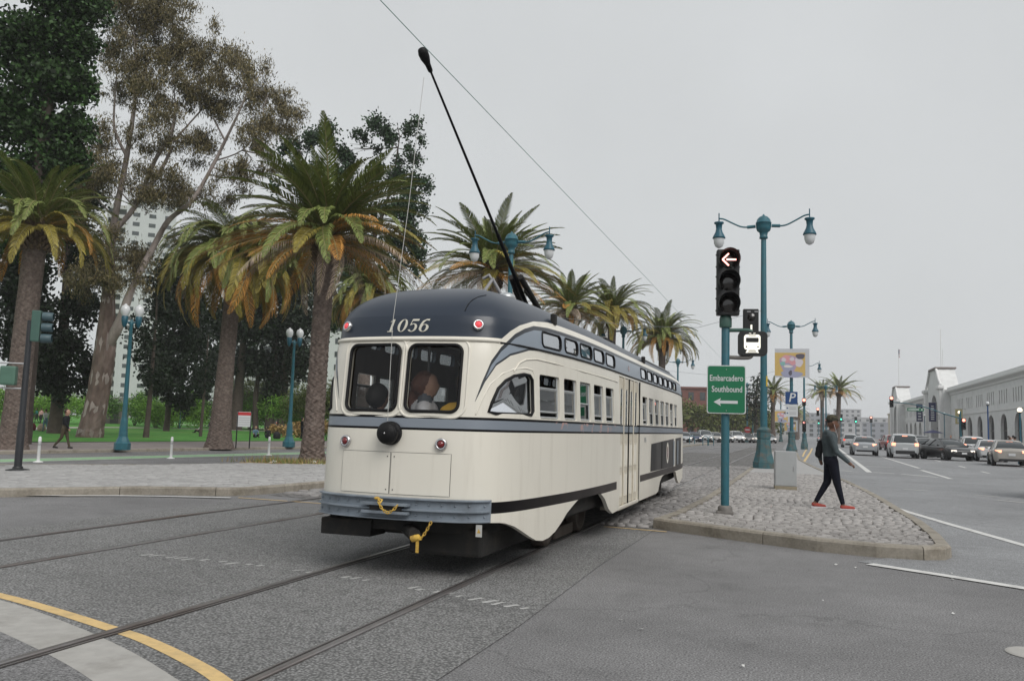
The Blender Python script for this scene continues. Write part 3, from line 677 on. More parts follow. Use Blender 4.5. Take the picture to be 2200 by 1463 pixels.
def loop_pts(z, inset=0.0, zsk=False):
    """closed ring of the shell at height z, counter-clockwise from rear centre over the right side"""
    L, S = ring(z, inset); R_ = [(float(a), float(b)) for a, b in zip(L, S)]
    return R_ + [(-a, b) for a, b in R_[-2:0:-1]]
ZSPLIT = 2.50
def shell(levels_out, name, close_top=False, skirted=False):
    V, F, MI = [], [], []; T = 0.05
    sets = []
    for ins in (0.0, T):
        rows = []
        for lv in levels_out:
            zz = lv if not ins else min(lv, ZTOP)
            base = loop_pts(zz, ins); row = []
            for (x, y) in base:
                z = lv
                if skirted:
                    f = (lv-levels_out[0])/(levels_out[-1]-levels_out[0]); zb = skirt(min(max(y, 0), LEN)); 
                    z = lv if lv > 0.75 else zb + (lv-levels_out[0])*(0.75-zb)/(0.75-levels_out[0])
                row.append((x, y, z - (T*0.8 if (ins and close_top) else 0)))
            rows.append(row)
        sets.append(rows)
    k = len(sets[0][0])
    for rows in sets:
        for r in rows: V += r
    n = len(levels_out)
    for si in (0, 1):
        o = si*n*k
        for i in range(n-1):
            for j in range(k):
                q = (o+i*k+j, o+i*k+(j+1) % k, o+(i+1)*k+(j+1) % k, o+(i+1)*k+j); F.append(q if si == 0 else q[::-1]); MI.append(si)
    for i, flip in ((0, False), (n-1, True)):
        if close_top and i == n-1: continue
        for j in range(k):
            q = (i*k+j, n*k+i*k+j, n*k+i*k+(j+1) % k, i*k+(j+1) % k); F.append(q[::-1] if flip else q); MI.append(0)
    if close_top:
        for si in (0, 1):
            o = si*n*k+(n-1)*k; h = k//2
            q = [o+j for j in range(k)]; F.append(tuple(q) if si == 0 else tuple(q[::-1])); MI.append(si)
    me = bpy.data.meshes.new(name); me.from_pydata(V, [], F); me.polygons.foreach_set('material_index', MI); me.polygons.foreach_set('use_smooth', [True]*len(F))
    me.materials.append(M_PAINT); me.materials.append(M_INT); me.update()
    bm = bmesh.new(); bm.from_mesh(me); bmesh.ops.recalc_face_normals(bm, faces=bm.faces); bm.to_mesh(me); bm.free()
    return link(name, me, car)
body = shell([.20, .38, .56, .75, .95, 1.15, 1.35, 1.5, 1.65, 1.85, 2.05, 2.2, 2.32, 2.40, 2.46, ZSPLIT], 'body_shell', skirted=True)
zr = [ZG+(ZTOP-ZG)*math.sin(t)**EXP for t in np.linspace(math.asin(((ZSPLIT-ZG)/(ZTOP-ZG))**(1/EXP)), PI/2*0.97, 11)]
zr[0] = ZSPLIT
roof = shell(zr, 'roof', close_top=True)

# --- window openings: cutter prisms, then one boolean
REAR_WIN = [(-.615, -.045, 1.56, 2.205), (.055, .58, 1.56, 2.205)]
SIDE_WIN = [(1.17, 1.72), (1.86, 2.30), (2.43, 2.89), (3.05, 3.54), (3.69, 4.20)]
FRONT_WIN = [(6.56+.655*i, 6.56+.655*i+.50) for i in range(7)]
STANDEE = [(1.27, 1.80), (1.925, 2.385), (2.495, 2.995), (3.11, 3.645), (3.785, 4.35)] + [(6.50+.655*i, 6.50+.655*i+.53) for i in range(7)]
WZ0, WZ1, SZ0, SZ1 = 1.530, 1.990, 2.292, 2.452
DOOR = (4.62, 6.20, .36, 2.20)
QUART = [(.305, 1.575), (.335, 1.66), (.40, 1.80), (.49, 1.88), (.62, 1.935), (.80, 1.965), (.93, 1.96), (.985, 1.92), (.99, 1.60), (.955, 1.565), (.36, 1.56)]
cut = MB()
for l0, l1, z0, z1 in REAR_WIN:
    P = [(x+(l0+l1)/2, y+(z0+z1)/2) for x, y in rrect(l1-l0, z1-z0, .075)]
    cut.prism(P, -.5, .60, M=Matrix(((1, 0, 0, 0), (0, 0, 1, 0), (0, 1, 0, 0), (0, 0, 0, 1))))
MS = Matrix(((0, 0, 1, 0), (1, 0, 0, 0), (0, 1, 0, 0), (0, 0, 0, 1)))       # (along, up, out) -> car frame
def side_cut(P, a=.60, b=1.6):
    for lo, hi in ((a, b), (-b, -a)): cut.prism(P, lo, hi, M=MS)
for s0, s1 in SIDE_WIN + FRONT_WIN: side_cut([(x+(s0+s1)/2, y+(WZ0+WZ1)/2) for x, y in rrect(s1-s0, WZ1-WZ0, .03, 2)], .85)
for s0, s1 in STANDEE: side_cut([(x+(s0+s1)/2, y+(SZ0+SZ1)/2) for x, y in rrect(s1-s0, SZ1-SZ0, .055, 3)], .85)
side_cut(QUART, .66)
cut.prism([(DOOR[0], DOOR[2]), (DOOR[1], DOOR[2]), (DOOR[1], DOOR[3]), (DOOR[0], DOOR[3])], 1.0, 1.6, M=MS)
cutter = cut.build('cutter', M_PAINT); cutter.parent = car
bo = body.modifiers.new('openings', 'BOOLEAN'); bo.operation = 'DIFFERENCE'; bo.solver = 'EXACT'; bo.object = cutter
realize(body)
bpy.data.objects.remove(cutter)
for p in body.data.polygons: p.use_smooth = True
try: body.data.set_sharp_from_angle(angle=math.radians(35)); roof.data.set_sharp_from_angle(angle=math.radians(50))
except Exception: pass

def gasket(path, r, name, parent, mt): return MB().tube(path, r, 6, closed=True).build(name, mt, parent, fix=False)
def pane(path, mt, parent, name='pane'):
    c = tuple(sum(p[i] for p in path)/len(path) for i in range(3)); k = len(path)
    return MB().add(list(path)+[c], [(i, (i+1) % k, k) for i in range(k)], 0, True).build(name, mt, parent, fix=False)
# rear windows
for l0, l1, z0, z1 in REAR_WIN:
    P = [(x+(l0+l1)/2, y+(z0+z1)/2) for x, y in rrect(l1-l0, z1-z0, .075, 6)]
    g = gasket([rear_pt(a, z, .004) for a, z in P], .017, 'rear_window', car, M_RUBBER)
    pane([rear_pt(a, z, -.02) for a, z in P], M_GLASSR, g)
    P2 = [(x+(l0+l1)/2, y+(z0+z1)/2+.005) for x, y in rrect(l1-l0+.13, z1-z0+.12, .12, 6)]
    gasket([rear_pt(a, z, -.004) for a, z in P2], .014, 'window_moulding', car, M_CREAM)
# quarter windows
for sg in (1, -1):
    g = gasket([side_pt(s, z, .004, sg) for s, z in QUART], .017, 'quarter_window', car, M_RUBBER)
    pane([side_pt(s, z, -.02, sg) for s, z in QUART], M_GLASSQ, g)
    big = [(.235, 1.545), (.27, 1.67), (.34, 1.84), (.46, 1.945), (.62, 2.0), (.85, 2.03), (1.0, 2.02), (1.055, 1.96), (1.06, 1.545)]
    MB().tube([side_pt(s, z, -.003, sg) for s, z in big], .010, 6).build('window_moulding', M_CREAM, car, fix=False)
# side windows: sash frame with panes; some top sashes are dropped open
OPEN = {0: .70, 1: .70, 3: .74, 4: .74, 5: .76, 10: .70}
def side_window(i, s0, s1, sg):
    z0, z1 = WZ0, WZ1; drop = OPEN.get(i) if sg > 0 else (0.72 if i % 3 == 0 else None)
    fr = MB(); w = .020
    def bar(sa, za, sb, zb, d=.028, off=-.030):
        a, b_ = side_pt(sa, za, off, sg), side_pt(sb, zb, off, sg); fr.tube([a, b_], w*.55, 4, smooth=False)
    for sa in (s0+.012, s1-.012): bar(sa, z0, sa, z1)
    bar(s0, z0+.014, s1, z0+.014); 
    if drop is None: bar(s0, z1-.012, s1, z1-.012); bar(s0, z0+(z1-z0)*.44, s1, z0+(z1-z0)*.44)
    else:
        zt = z0+(z1-z0)*drop; bar(s0, zt, s1, zt); bar(s0, zt-.012, s1, zt-.012); bar(s0, z0+(z1-z0)*.16, s1, z0+(z1-z0)*.16)
    f = fr.build('side_window', M_ALU, car, fix=False)
    def pn(za, zb, off, mt):
        pane([side_pt(s0, za, off, sg), side_pt(s1, za, off, sg), side_pt(s1, zb, off, sg), side_pt(s0, zb, off, sg)], mt, f)
    if drop is None: pn(z0+(z1-z0)*.44, z1, -.030, M_GLASSD); pn(z0, z0+(z1-z0)*.44, -.042, M_GLASS)
    else: pn(z0+(z1-z0)*.16, z0+(z1-z0)*drop, -.030, M_GLASSD)
for sg in (1, -1):
    for i, (s0, s1) in enumerate(SIDE_WIN+FRONT_WIN): side_window(i, s0, s1, sg)
    for s0, s1 in STANDEE:
        P = [(x+(s0+s1)/2, y+(SZ0+SZ1)/2) for x, y in rrect(s1-s0, SZ1-SZ0, .055, 4)]
        g = gasket([side_pt(s, z, .003, sg) for s, z in P], .011, 'upper_window', car, M_RUBBER)
        pane([side_pt(s, z, -.004, sg) for s, z in P], M_GLASSU, g)
# folding door: four leaves with slit lights
lw = (DOOR[1]-DOOR[0])/4
for i in range(4):
    a, b_ = DOOR[0]+lw*i+.012, DOOR[0]+lw*(i+1)-.012
    lf = MB().box(1.205, 1.235, a, b_, DOOR[2]+.01, DOOR[3]-.01)
    leaf = lf.build('door_leaf', M_CREAMD, car, bevel=.006)
    for z0, z1 in ((1.52, 2.02), (.92, 1.22), (.50, .80)):
        MB().box(1.236, 1.239, a+.10, b_-.10, z0, z1).build('door_light', M_GLASSD if z0 > 1.4 else M_CREAM, leaf, bevel=.001)
        MB().tube([(1.238, y, z) for y, z in ((a+.09, z0-.012), (b_-.09, z0-.012), (b_-.09, z1+.012), (a+.09, z1+.012))], .007, 4, closed=True, smooth=False).build('light_frame', M_CREAM, leaf, fix=False)
for y in (DOOR[0]+lw*1, DOOR[0]+lw*2, DOOR[0]+lw*3): MB().tube([(1.242, y, DOOR[2]), (1.242, y, DOOR[3])], .011, 6).build('door_seal', M_RUBBER if abs(y-DOOR[0]-2*lw) < .1 else M_CREAMD, car, fix=False)
MB().tube([(1.262, DOOR[1]+.01, DOOR[2]-.04), (1.262, DOOR[1]+.01, DOOR[3])], .013, 6).build('door_edge', M_RUBBER, car, fix=False)
MB().box(1.0, 1.262, DOOR[0]-.02, DOOR[1]+.03, DOOR[2]-.05, DOOR[2]-.004).build('door_step', M_CREAMD, car, bevel=.006)
# belt stripe carried over the door leaves
for z0, z1, mt in ((1.405, 1.492, M_GREYBUMP), (1.492, 1.517, M_RUBBER), (1.382, 1.405, M_RUBBER)):
    MB().box(1.236, 1.2385, DOOR[0]+.02, DOOR[1]-.02, z0, z1).build('door_stripe', mt, car, fix=False)
# dark picture panel low on the forward side
pp = [side_pt(s, z, .004) for s, z in ((7.40, 1.21), (8.6, 1.245), (9.8, 1.275), (11.0, 1.30), (11.75, 1.31))]; pb = [side_pt(s, z, .004) for s, z in ((7.33, .745), (8.6, .735), (9.8, .73), (11.0, .73), (11.75, .73))]
M_PANEL = mat('printed_side_panel', (.014, .014, .015), .45, var=.35, vscale=2.5, col2=(.06, .056, .056), spec=.25)
o = MB().add(pp+pb, [(i, i+1, 6+i, 5+i) for i in range(4)], 0, True).build('side_panel', M_PANEL, car, fix=False)
for sa, sb, za, mt in ((8.55, 8.70, 0, M_BLACK), (9.25, 9.52, 1, M_CREAM), (10.2, 10.4, 0, M_GREYBUMP), (10.9, 11.1, 0, M_GREYBUMP)):
    if za: # tall oval badge on the print
        P = [(9.38+.16*math.cos(t), 1.02+.20*math.sin(t)) for t in np.linspace(0, 2*PI, 20)[:-1]]; pane([side_pt(s, z, .007) for s, z in P], mt, o, 'printed_oval')
        P = [(9.38+.09*math.cos(t), 1.02+.13*math.sin(t)) for t in np.linspace(0, 2*PI, 20)[:-1]]; pane([side_pt(s, z, .009) for s, z in P], M_REDLENS, o, 'printed_oval')
    else: MB().add([side_pt(sa, .75, .006), side_pt(sb, .75, .006), side_pt(sb, 1.245, .006), side_pt(sa, 1.24, .006)], [(0, 1, 2, 3)]).build('printed_bar', mt, o, fix=False)
# drip rails
dr = [rear_pt(l, 2.262, .010) for l in np.linspace(-.93, .88, 26)]
MB().tube(dr, .020, 6).build('rear_drip_rail', M_CREAM, car, fix=False)
for sg in (1, -1): MB().tube([side_pt(s, 2.247-.004*min(1, max(0, s-.5)), .008, sg) for s in np.linspace(.46, LEN-.9, 50)], .010, 6).build('side_drip_rail', M_RUBBER, car, fix=False)
for sg in (1, -1): MB().tube([side_pt(s, z, .004, sg) for s, z in ((.62, 1.98), (.72, 2.07), (.85, 2.115), (1.1, 2.14), (1.6, 2.135), (2.6, 2.115), (3.6, 2.11), (4.5, 2.105))], .007, 6).build('panel_bead', M_CREAM, car, fix=False)
MB().tube([rear_pt(l, z, .002) for l, z in ((.545, 2.552), (.548, 2.62), (.56, 2.68), (.59, 2.73), (.63, 2.76))], .005, 5).build('roof_seam', M_RUBBER, car, fix=False)
# rear lamps
def lamp_disc(l, z, r, lens, name):
    p = Vector(rear_pt(l, z, 0)); q1, q2 = Vector(rear_pt(l+.05, z, 0)), Vector(rear_pt(l, z+.05, 0)); nrm = (q1-p).cross(q2-p).normalized()
    if nrm.y > 0: nrm = -nrm
    M_ = nrm.to_track_quat('Z', 'Y').to_matrix().to_4x4()
    bz = MB().lathe([(r*1.05, -.01), (r*1.05, .018), (r*.95, .032), (r*.70, .034), (r*.62, .022)], p, 20, M=M_, caps=False).build(name, M_CHROME, car, fix=False)
    MB().lathe([(r*.64, .020), (r*.58, .032), (r*.38, .042), (0.0, .046)], p, 20, M=M_, caps=False).build('lens', lens, bz, fix=False)
for l in (-.57, .447): lamp_disc(l, 1.255, .056, M_REDLENS, 'tail_lamp')
for l in (-.725, .695): lamp_disc(l, 2.405, .052, M_REDLIT, 'upper_marker_lamp')
# trolley retriever (black drum) and its rope
p = Vector(rear_pt(-.062, 1.345)); My = Matrix.Rotation(PI/2, 4, 'X')
rt = MB().lathe([(.112, 0), (.114, .03), (.112, .05), (.088, .056), (.088, .068), (.108, .074), (.105, .105), (.085, .135), (.045, .152), (0, .156)], p, 28, M=My, caps=False).build('trolley_retriever', M_RUBBER, car, fix=False)
MB().lathe([(.009, .154), (.006, .16), (0, .162)], p, 10, M=My, caps=False).build('centre_bolt', M_CHROME, rt, fix=False)
# access panels on the tail
for a, b_, z0, z1 in ((-.60, -.058, .775, 1.165), (-.046, .545, .775, 1.165)):
    n_ = 10; P = [(a+(b_-a)*i/n_, z0) for i in range(n_+1)] + [(b_, z0+(z1-z0)*i/4) for i in range(1, 5)] + [(b_-(b_-a)*i/n_, z1) for i in range(1, n_+1)] + [(a, z1-(z1-z0)*i/4) for i in range(1, 4)]
    rows = [[rear_pt(a+(b_-a)*i/n_, z0+(z1-z0)*j, .004) for i in range(n_+1)] for j in (0, 1)]
    g = MB().add(rows[0]+rows[1], [(i, i+1, n_+2+i, n_+1+i) for i in range(n_)], 0, True).build('access_panel', M_PAINT, car, fix=False)
    MB().tube([rear_pt(x, z, .001) for x, z in P], .0035, 4, closed=True, smooth=False).build('panel_gap', M_RUBBER, g, fix=False)
    for z in (z0+.04, z1-.04):
        MB().sphere(rear_pt(b_-.03 if a < -.3 else a+.03, z, .006), .006, 6).build('panel_screw', M_RUBBER, g, fix=False)
# bumper: riveted anticlimber with three flanges
BL = np.linspace(-.90, .90, 37)
def bump_pt(l, z, off): return rear_pt(l, .7, off)[:2] + (z,)
prof = [(.540, .035), (.548, .085), (.556, .085), (.562, .045), (.632, .045), (.638, .090), (.650, .090), (.656, .045), (.730, .045), (.737, .085), (.748, .085), (.752, .02)]
v = [bump_pt(l, z, o) for l in BL for z, o in prof]; kk = len(prof)
bmp = MB().add(v, [(i*kk+j, (i+1)*kk+j, (i+1)*kk+j+1, i*kk+j+1) for i in range(len(BL)-1) for j in range(kk-1)]).add(v[:kk], [tuple(range(kk))]).add(v[-kk:], [tuple(range(kk))]).build('bumper', M_GREYBUMP, car, bevel=0)
for z in (.596, .695):
    for l in np.linspace(-.84, .86, 15):
        MB().sphere(bump_pt(l, z, .047), .012, 6).build('rivet', M_GREYBUMP, bmp, fix=False)
for z in (.612, .688):
    v = []
    for l in np.linspace(-.28, .20, 8):
        x, y, _ = bump_pt(l, z, .05); v += [(x, y, z-.012), (x, y-.075, z-.012), (x, y-.075, z+.012), (x, y, z+.012)]
    MB().add(v, [(i*4+j, (i+1)*4+j, (i+1)*4+(j+1) % 4, i*4+(j+1) % 4) for i in range(7) for j in range(4)]+[(0, 1, 2, 3), (28, 29, 30, 31)]).build('coupler_plate', M_GREYBUMP, bmp)
MB().box(-.20, .13, -.02, .06, .628, .674).build('coupler_pocket', M_BLACK, bmp, fix=False)
def chain(path, name, parent, lk=.038, r=.0042):
    P = smooth_line([tuple(p) for p in path], 12); P = [Vector(p) for p in P]; L = [0]
    for i in range(1, len(P)): L.append(L[-1]+(P[i]-P[i-1]).length)
    mb = MB(); s = 0; i = 0
    def at(t): 
        j = max(1, min(len(P)-1, int(np.searchsorted(L, t)))); return P[j-1].lerp(P[j], min(1, max(0, (t-L[j-1])/max(1e-6, L[j]-L[j-1]))))
    while s < L[-1]:
        c, d = at(s), (at(s+.01)-at(s-.01)).normalized(); up = d.cross(Vector((0, 1, 0) if i % 2 else (1, 0, 0)))
        up = up.normalized() if up.length > .1 else Vector((0, 0, 1))
        mb.tube([c + d*math.cos(t)*lk*.55 + up*math.sin(t)*lk*.30 for t in np.linspace(0, 2*PI, 9)[:-1]], r, 5, closed=True); s += lk*.72; i += 1
    return mb.build(name, M_YCHAIN, parent, fix=False)
chain([(-.075, -.085, .735), (-.055, -.10, .69), (-.02, -.10, .645), (.03, -.10, .620), (.08, -.10, .640), (.115, -.09, .68)], 'safety_chain', bmp)
MB().sphere((-.10, -.07, .742), .020, 8, sc=(1.6, 1, .8)).tube([(-.10, -.07, .742), (-.04, -.075, .728), (-.055, -.09, .70)], .009, 6).build('chain_hook', M_YCHAIN, bmp)
# coupler bar and its pin
MB().tube([(-.05, .45, .44), (.28, -.02, .42)], .06, 8).build('drawbar', M_BLACK, car)
MB().lathe([(.0, -.05), (.03, -.04), (.034, 0), (.03, .04), (0, .05)], (.30, -.05, .40), 10, M=Matrix.Rotation(1.3, 4, 'Y'), caps=False).box(.25, .36, -.07, -.03, .385, .418).build('coupler_pin_head', M_YCHAIN, car, bevel=.008)
MB().box(.308, .334, -.062, -.04, .27, .39).build('coupler_pin', M_YCHAIN, car, bevel=.004)
chain([(.37, -.05, .42), (.40, -.04, .47), (.44, -.03, .55)], 'pin_chain', car)
# warning plate under the bumper end
wp = MB().box(.80, .86, .18, .184, .42, .53).build('warning_plate', mat('plate_white', (.5, .5, .48), .5), car)
MB().add([(.812, .178, .455), (.848, .178, .455), (.83, .178, .495)], [(0, 1, 2)]).build('warning_triangle', M_YCHAIN, wp, fix=False)
# number 1056 on the dome
def stroke(P, W):
    P = [Vector(p) for p in P]; v = []
    for i, p in enumerate(P):
        d = (P[min(len(P)-1, i+1)]-P[max(0, i-1)]).normalized(); nn = Vector((-d.y, d.x)); w = W[i] if isinstance(W, list) else W
        v += [p+nn*w/2, p-nn*w/2]
    return [(a.x, a.y) for a in v], [(2*i, 2*i+1, 2*i+3, 2*i+2) for i in range(len(P)-1)]
def ringd(cx, cy, ax, ay, bx, by, a0=0, a1=2*PI, n=22):
    v = []
    for t in np.linspace(a0, a1, n): v += [(cx+ax*math.cos(t), cy+ay*math.sin(t)), (cx+bx*math.cos(t), cy+by*math.sin(t))]
    return v, [(2*i, 2*i+1, 2*i+3, 2*i+2) for i in range(n-1)]
DIG = {'1': [stroke([(.42, 0), (.42, 1)], .24), stroke([(.10, .035), (.76, .035)], .07), stroke([(.12, .80), (.25, .84), (.34, .97)], [.05, .07, .06])],
       '0': [ringd(.5, .5, .46, .5, .21, .46)],
       '5': [stroke([(.24, .93), (.86, .93)], .15), stroke([(.25, .96), (.20, .50)], .07), ringd(.46, .33, .44, .33, .20, .27, -2.6, 2.3)],
       '6': [ringd(.5, .30, .45, .30, .20, .255), stroke([(.17, .25), (.17, .5), (.28, .80), (.52, .95), (.80, .93)], [.2, .22, .2, .1, .14])]}
M_NUM = mat('number_cream', (.62, .60, .52), .45)
x0 = -.238
for ch in '1056':
    mb = MB(); w = .112 if ch != '1' else .10
    for v, f in DIG[ch]: mb.add([rear_pt(x0+(x*w*1.0+y*.035), 2.335+y*.128, .006) for x, y in v], f)
    mb.build('number_digit', M_NUM, car, fix=False); x0 += w*1.04
# small number and emblem on the side
vv, ff = text_mesh('1056', .11); MB().add([side_pt(6.75+x, 1.28+y, .004) for x, y in vv], ff).build('side_number', M_GREYBUMP, car, fix=False)
P = [(5.42+.07*math.cos(t), 2.36+.05*math.sin(t)) for t in np.linspace(0, 2*PI, 5)[:-1]]; pane([side_pt(s, z, .004) for s, z in P], M_REDLENS, car, 'side_emblem')
# trolley pole, base and roof gear
TIP = Vector((0.0, .36, 5.20)); FOOT = Vector((.02, 4.05, 3.14))
dd = TIP-FOOT
MB().tube([FOOT, FOOT+dd*.12, FOOT+dd*.35, FOOT+dd*.36, TIP-dd*.03], [.032, .030, .026, .020, .012], 8).build('trolley_pole', M_RUBBER, car, fix=False)
MB().lathe([(.016, -.20), (.026, -.18), (.030, -.10), (.050, -.02), (.054, .04), (.042, .085), (.016, .10)], TIP, 12, M=dd.to_track_quat('Z', 'Y').to_matrix().to_4x4()).build('trolley_shoe', M_RUBBER, car, fix=False)
MB().box(-.22, .22, 3.55, 4.85, 2.93, 2.99).tube([(.02, 4.05, 3.06), (.02, 4.05, 2.95)], .10, 10).build('trolley_base', M_BLACK, car, bevel=.01)
for sx in (-.11, .15): MB().tube([(sx, 4.35, 3.06), (sx*.5+.01, 3.5, 3.46)], .042, 8).tube([(sx*.6, 3.7, 3.3), (sx, 4.6, 3.0)], .02, 6).build('base_spring', M_BLACK, car, fix=False)
RB = rear_pt(-.075, 1.345, .07)
MB().tube([TIP+Vector((-.02, .05, -.2)), Vector((-.03, .20, 3.6)), Vector((-.06, .02, 2.4)), Vector((-.075, RB[1], 1.46))], .0032, 5).build('trolley_rope', mat('rope', (.50, .50, .48), .8), car, fix=False)
for sx in (-.32, .20):
    MB().lathe([(.10, -.06), (.115, 0), (.11, .03), (.06, .06), (0, .07)], (sx, 2.6, 3.03), 14, caps=False).box(sx-.30, sx+.02, 2.55, 2.65, 2.93, 3.01).build('roof_vent', M_ALU, car, fix=False)
MB().tube([(-.30, 2.75, 2.93), (-.12, 2.95, 3.33), (-.18, 3.0, 3.40), (-.26, 2.98, 3.35)], .022, 7).tube([(-.12, 2.95, 3.35), (.10, 3.05, 2.94)], .022, 7).build('pole_hook', mat('grey_iron', (.25, .25, .26), .5), car, fix=False)
fair = [(-.40, 4.4, 2.92), (.40, 4.4, 2.92)]
mbf = MB(); prof = [(-.62, 0), (-.56, .10), (-.40, .16), (0, .19), (.40, .16), (.56, .10), (.62, 0)]
rows = [(4.9, .35), (5.15, .8), (5.5, 1.0), (7.9, 1.0), (8.3, .8), (8.6, .3)]
v = [(x, y, 2.86+z*k_) for y, k_ in rows for x, z in prof]; mbf.add(v, [(i*7+j, i*7+j+1, (i+1)*7+j+1, (i+1)*7+j) for i in range(5) for j in range(6)], 0, True).add(v[:7], [tuple(range(7))]).add(v[-7:], [tuple(range(7))])
rb = mbf.build('roof_fairing', M_PAINT, car)
for y in (6.6, 7.0): MB().box(.565, .625, y, y+.32, 2.895, 2.965).build('fairing_grille', M_BLACK, rb)
MB().tube([side_pt(s, 2.70, .02) for s in np.linspace(7.6, 11.2, 8)], .012, 6).build('roof_conduit', M_ALU, car, fix=False)
for s in (1.75, 7.2): MB().box(side_pt(s, 2.62)[0]-.01, side_pt(s, 2.62)[0]+.05, s-.02, s+.06, 2.58, 2.70).build('roof_bracket', M_BLACK, car, bevel=.01)
# trucks, wheels, underframe
MB().prism(loop_pts(.6, .16), .42, .80).build('underframe', M_BLACK, car)
for s0 in (3.50, 10.85):
    tk = MB().box(-.60, .60, s0-.7, s0+.7, .28, .48).build('truck_frame', M_BLACK, car, bevel=.03)
    for sx in (-1, 1):
        MB().box(sx*.80-.05, sx*.80+.05, s0-.95, s0+.95, .30, .42).build('side_frame', M_BLACK, tk, bevel=.02)
        MB().box(sx*.72-.06, sx*.72+.06, s0-.45, s0+.45, .06, .20).build('track_brake', M_WHEEL, tk, bevel=.02)
        for dy in (-.83, .83):
            w = MB().lathe([(.0, .0), (.05, .0), (.07, .02), (.20, .012), (.26, .045), (.318, .045), (.322, -.06), (.34, -.075), (.34, -.095), (.10, -.095), (0, -.095)], (sx*.74, s0+dy, .345), 28, M=Matrix.Rotation(sx*PI/2, 4, 'Y'), caps=False).build('wheel', M_WHEEL, tk, fix=False)
MB().box(-.85, -.30, .22, .55, .34, .50).box(-.80, -.74, .30, .36, .48, .60).box(-.45, -.39, .30, .36, .48, .60).build('resistor_box', M_BLACK, car, bevel=.012)
MB().box(.05, .80, .35, 2.0, .20, .46).box(-.28, .02, .45, .8, .36, .55).build('equipment_box', M_BLACK, car, bevel=.03)
for s in (4.6, 5.6, 6.6): MB().box(-.8, .8, s, s+.7, .28, .5).build('equipment_box', M_BLACK, car, bevel=.03)
# interior
MB().prism(loop_pts(.86, .12), .84, .88).build('interior_floor', M_INT, car)
MB().box(-.62, .62, .34, .42, .95, 1.46).box(-.66, .66, .40, .85, .88, 1.05).build('rear_bench', M_SEAT, car, bevel=.04)
for s in [2.0+.85*i for i in range(12)]:
    for sx in (-1, 1):
        if sx > 0 and 4.3 < s < 6.5: continue
        MB().box(sx*.68-.40, sx*.68+.40, s+.36, s+.44, 1.15, 1.72).box(sx*.68-.40, sx*.68+.40, s, s+.44, 1.14, 1.26).build('seat', M_SEAT, car, bevel=.04)
for s in (1.4, 3.4, 5.4, 7.6, 9.8):
    for sx in (-.28, .28): MB().tube([(sx, s, .88), (sx, s, 2.78)], .016, 6).build('stanchion', M_STEELPOLE, car, fix=False)
for sx in (-.55, .55): MB().tube([(sx, 1.0, 2.42), (sx, 12.6, 2.42)], .014, 6).build('grab_rail', M_CREAM, car, fix=False)
for s in (3.0, 6.0, 9.0):
    for sx in (-.55, .55):
        for ds in (0, .3): MB().tube([(sx, s+ds, 2.42), (sx+.03, s+ds, 2.27), (sx, s+ds, 2.2), (sx-.03, s+ds, 2.27)], .010, 5).build('hand_strap', M_CREAM, car, fix=False)
# ------------------------------------------------------------------ plants
M_LEAF = {
 'green': mat('frond_green', (.150, .185, .050), .55, island=.35, var=.15, vscale=1.5, spec=.3),
 'olive': mat('frond_olive', (.235, .195, .038), .55, island=.35, spec=.3),
 'amber': mat('frond_amber', (.42, .205, .048), .65, island=.35, spec=.2),
 'dead':  mat('frond_dead', (.36, .285, .225), .8, island=.3, spec=.1)}
M_RACHIS = mat('frond_stalk', (.22, .19, .08), .6, var=.2)
M_PTRUNK = mat('palm_trunk_bark', (.125, .098, .085), .95, var=.35, vscale=9, bump=.6, bscale=30, dirt=(.20, .165, .145), dscale=5, spec=.2)
M_BOOT = mat('palm_boot', (.11, .08, .055), .95, var=.4, vscale=12, dirt=(.24, .18, .12), dscale=7, spec=.2)
def frond_mesh(kind, bend, hang, L=3.6, pairs=54, seed=0, twist=0.0, ll=.60):
    """one feather frond: curved stalk along +x with two rows of leaflets"""
    r = random.Random(seed); n = 14; P = [Vector((0, 0, 0))]; D = []
    for i in range(n):
        t = (i+.5)/n; a = -bend*(t**1.25); d = Vector((math.cos(a), 0, math.sin(a))); D.append(d); P.append(P[-1]+d*L/n)
    pairs = pairs if kind in ('green', 'olive') else 44; mb = MB(); mb.tube(P, [.035*(1-.85*i/n) for i in range(n+1)], 4, m=1, smooth=False)
    def at(t):
        k = min(n-1, int(t*n)); f = t*n-k; return P[k].lerp(P[k+1], f), D[k]
    for sg in (-1, 1):
        for i in range(pairs):
            t = .10 + .90*(i+r.uniform(-.3, .3))/pairs; t = min(.995, max(.08, t)); p, d = at(t)
            side = Vector((0, sg, 0)); up = d.cross(Vector((0, 1, 0))).normalized(); up = up if up.z > 0 else -up
            fw = .75 + .5*t; ln = ll*(math.sin(PI*min(1, .18+.82*t**.8))**.6)*r.uniform(.82, 1.12)
            v1 = (side*1.0 + d*fw + up*(.45-.3*hang) + Vector((0, 0, -hang*.35))).normalized()
            v2 = (side*.75 + d*fw*1.05 + up*(.1-.3*hang) + Vector((0, 0, -.35-hang*1.3))).normalized()
            w = (.036 if bend < 1 else .028) if kind in ('green', 'olive') else .018; wv = (d*1.0 - v1*v1.dot(d)).normalized()*w
            a, b, c = p, p+v1*ln*.55, p+v1*ln*.55+v2*ln*.45
            mb.add([a-wv*.5, a+wv*.5, b+wv*.6, b-wv*.6, c], [(0, 1, 2, 3), (3, 2, 4)], 0)
    me = mb.mesh('frond'); me.materials.append(M_LEAF[kind]); me.materials.append(M_RACHIS); return me
FR = {}
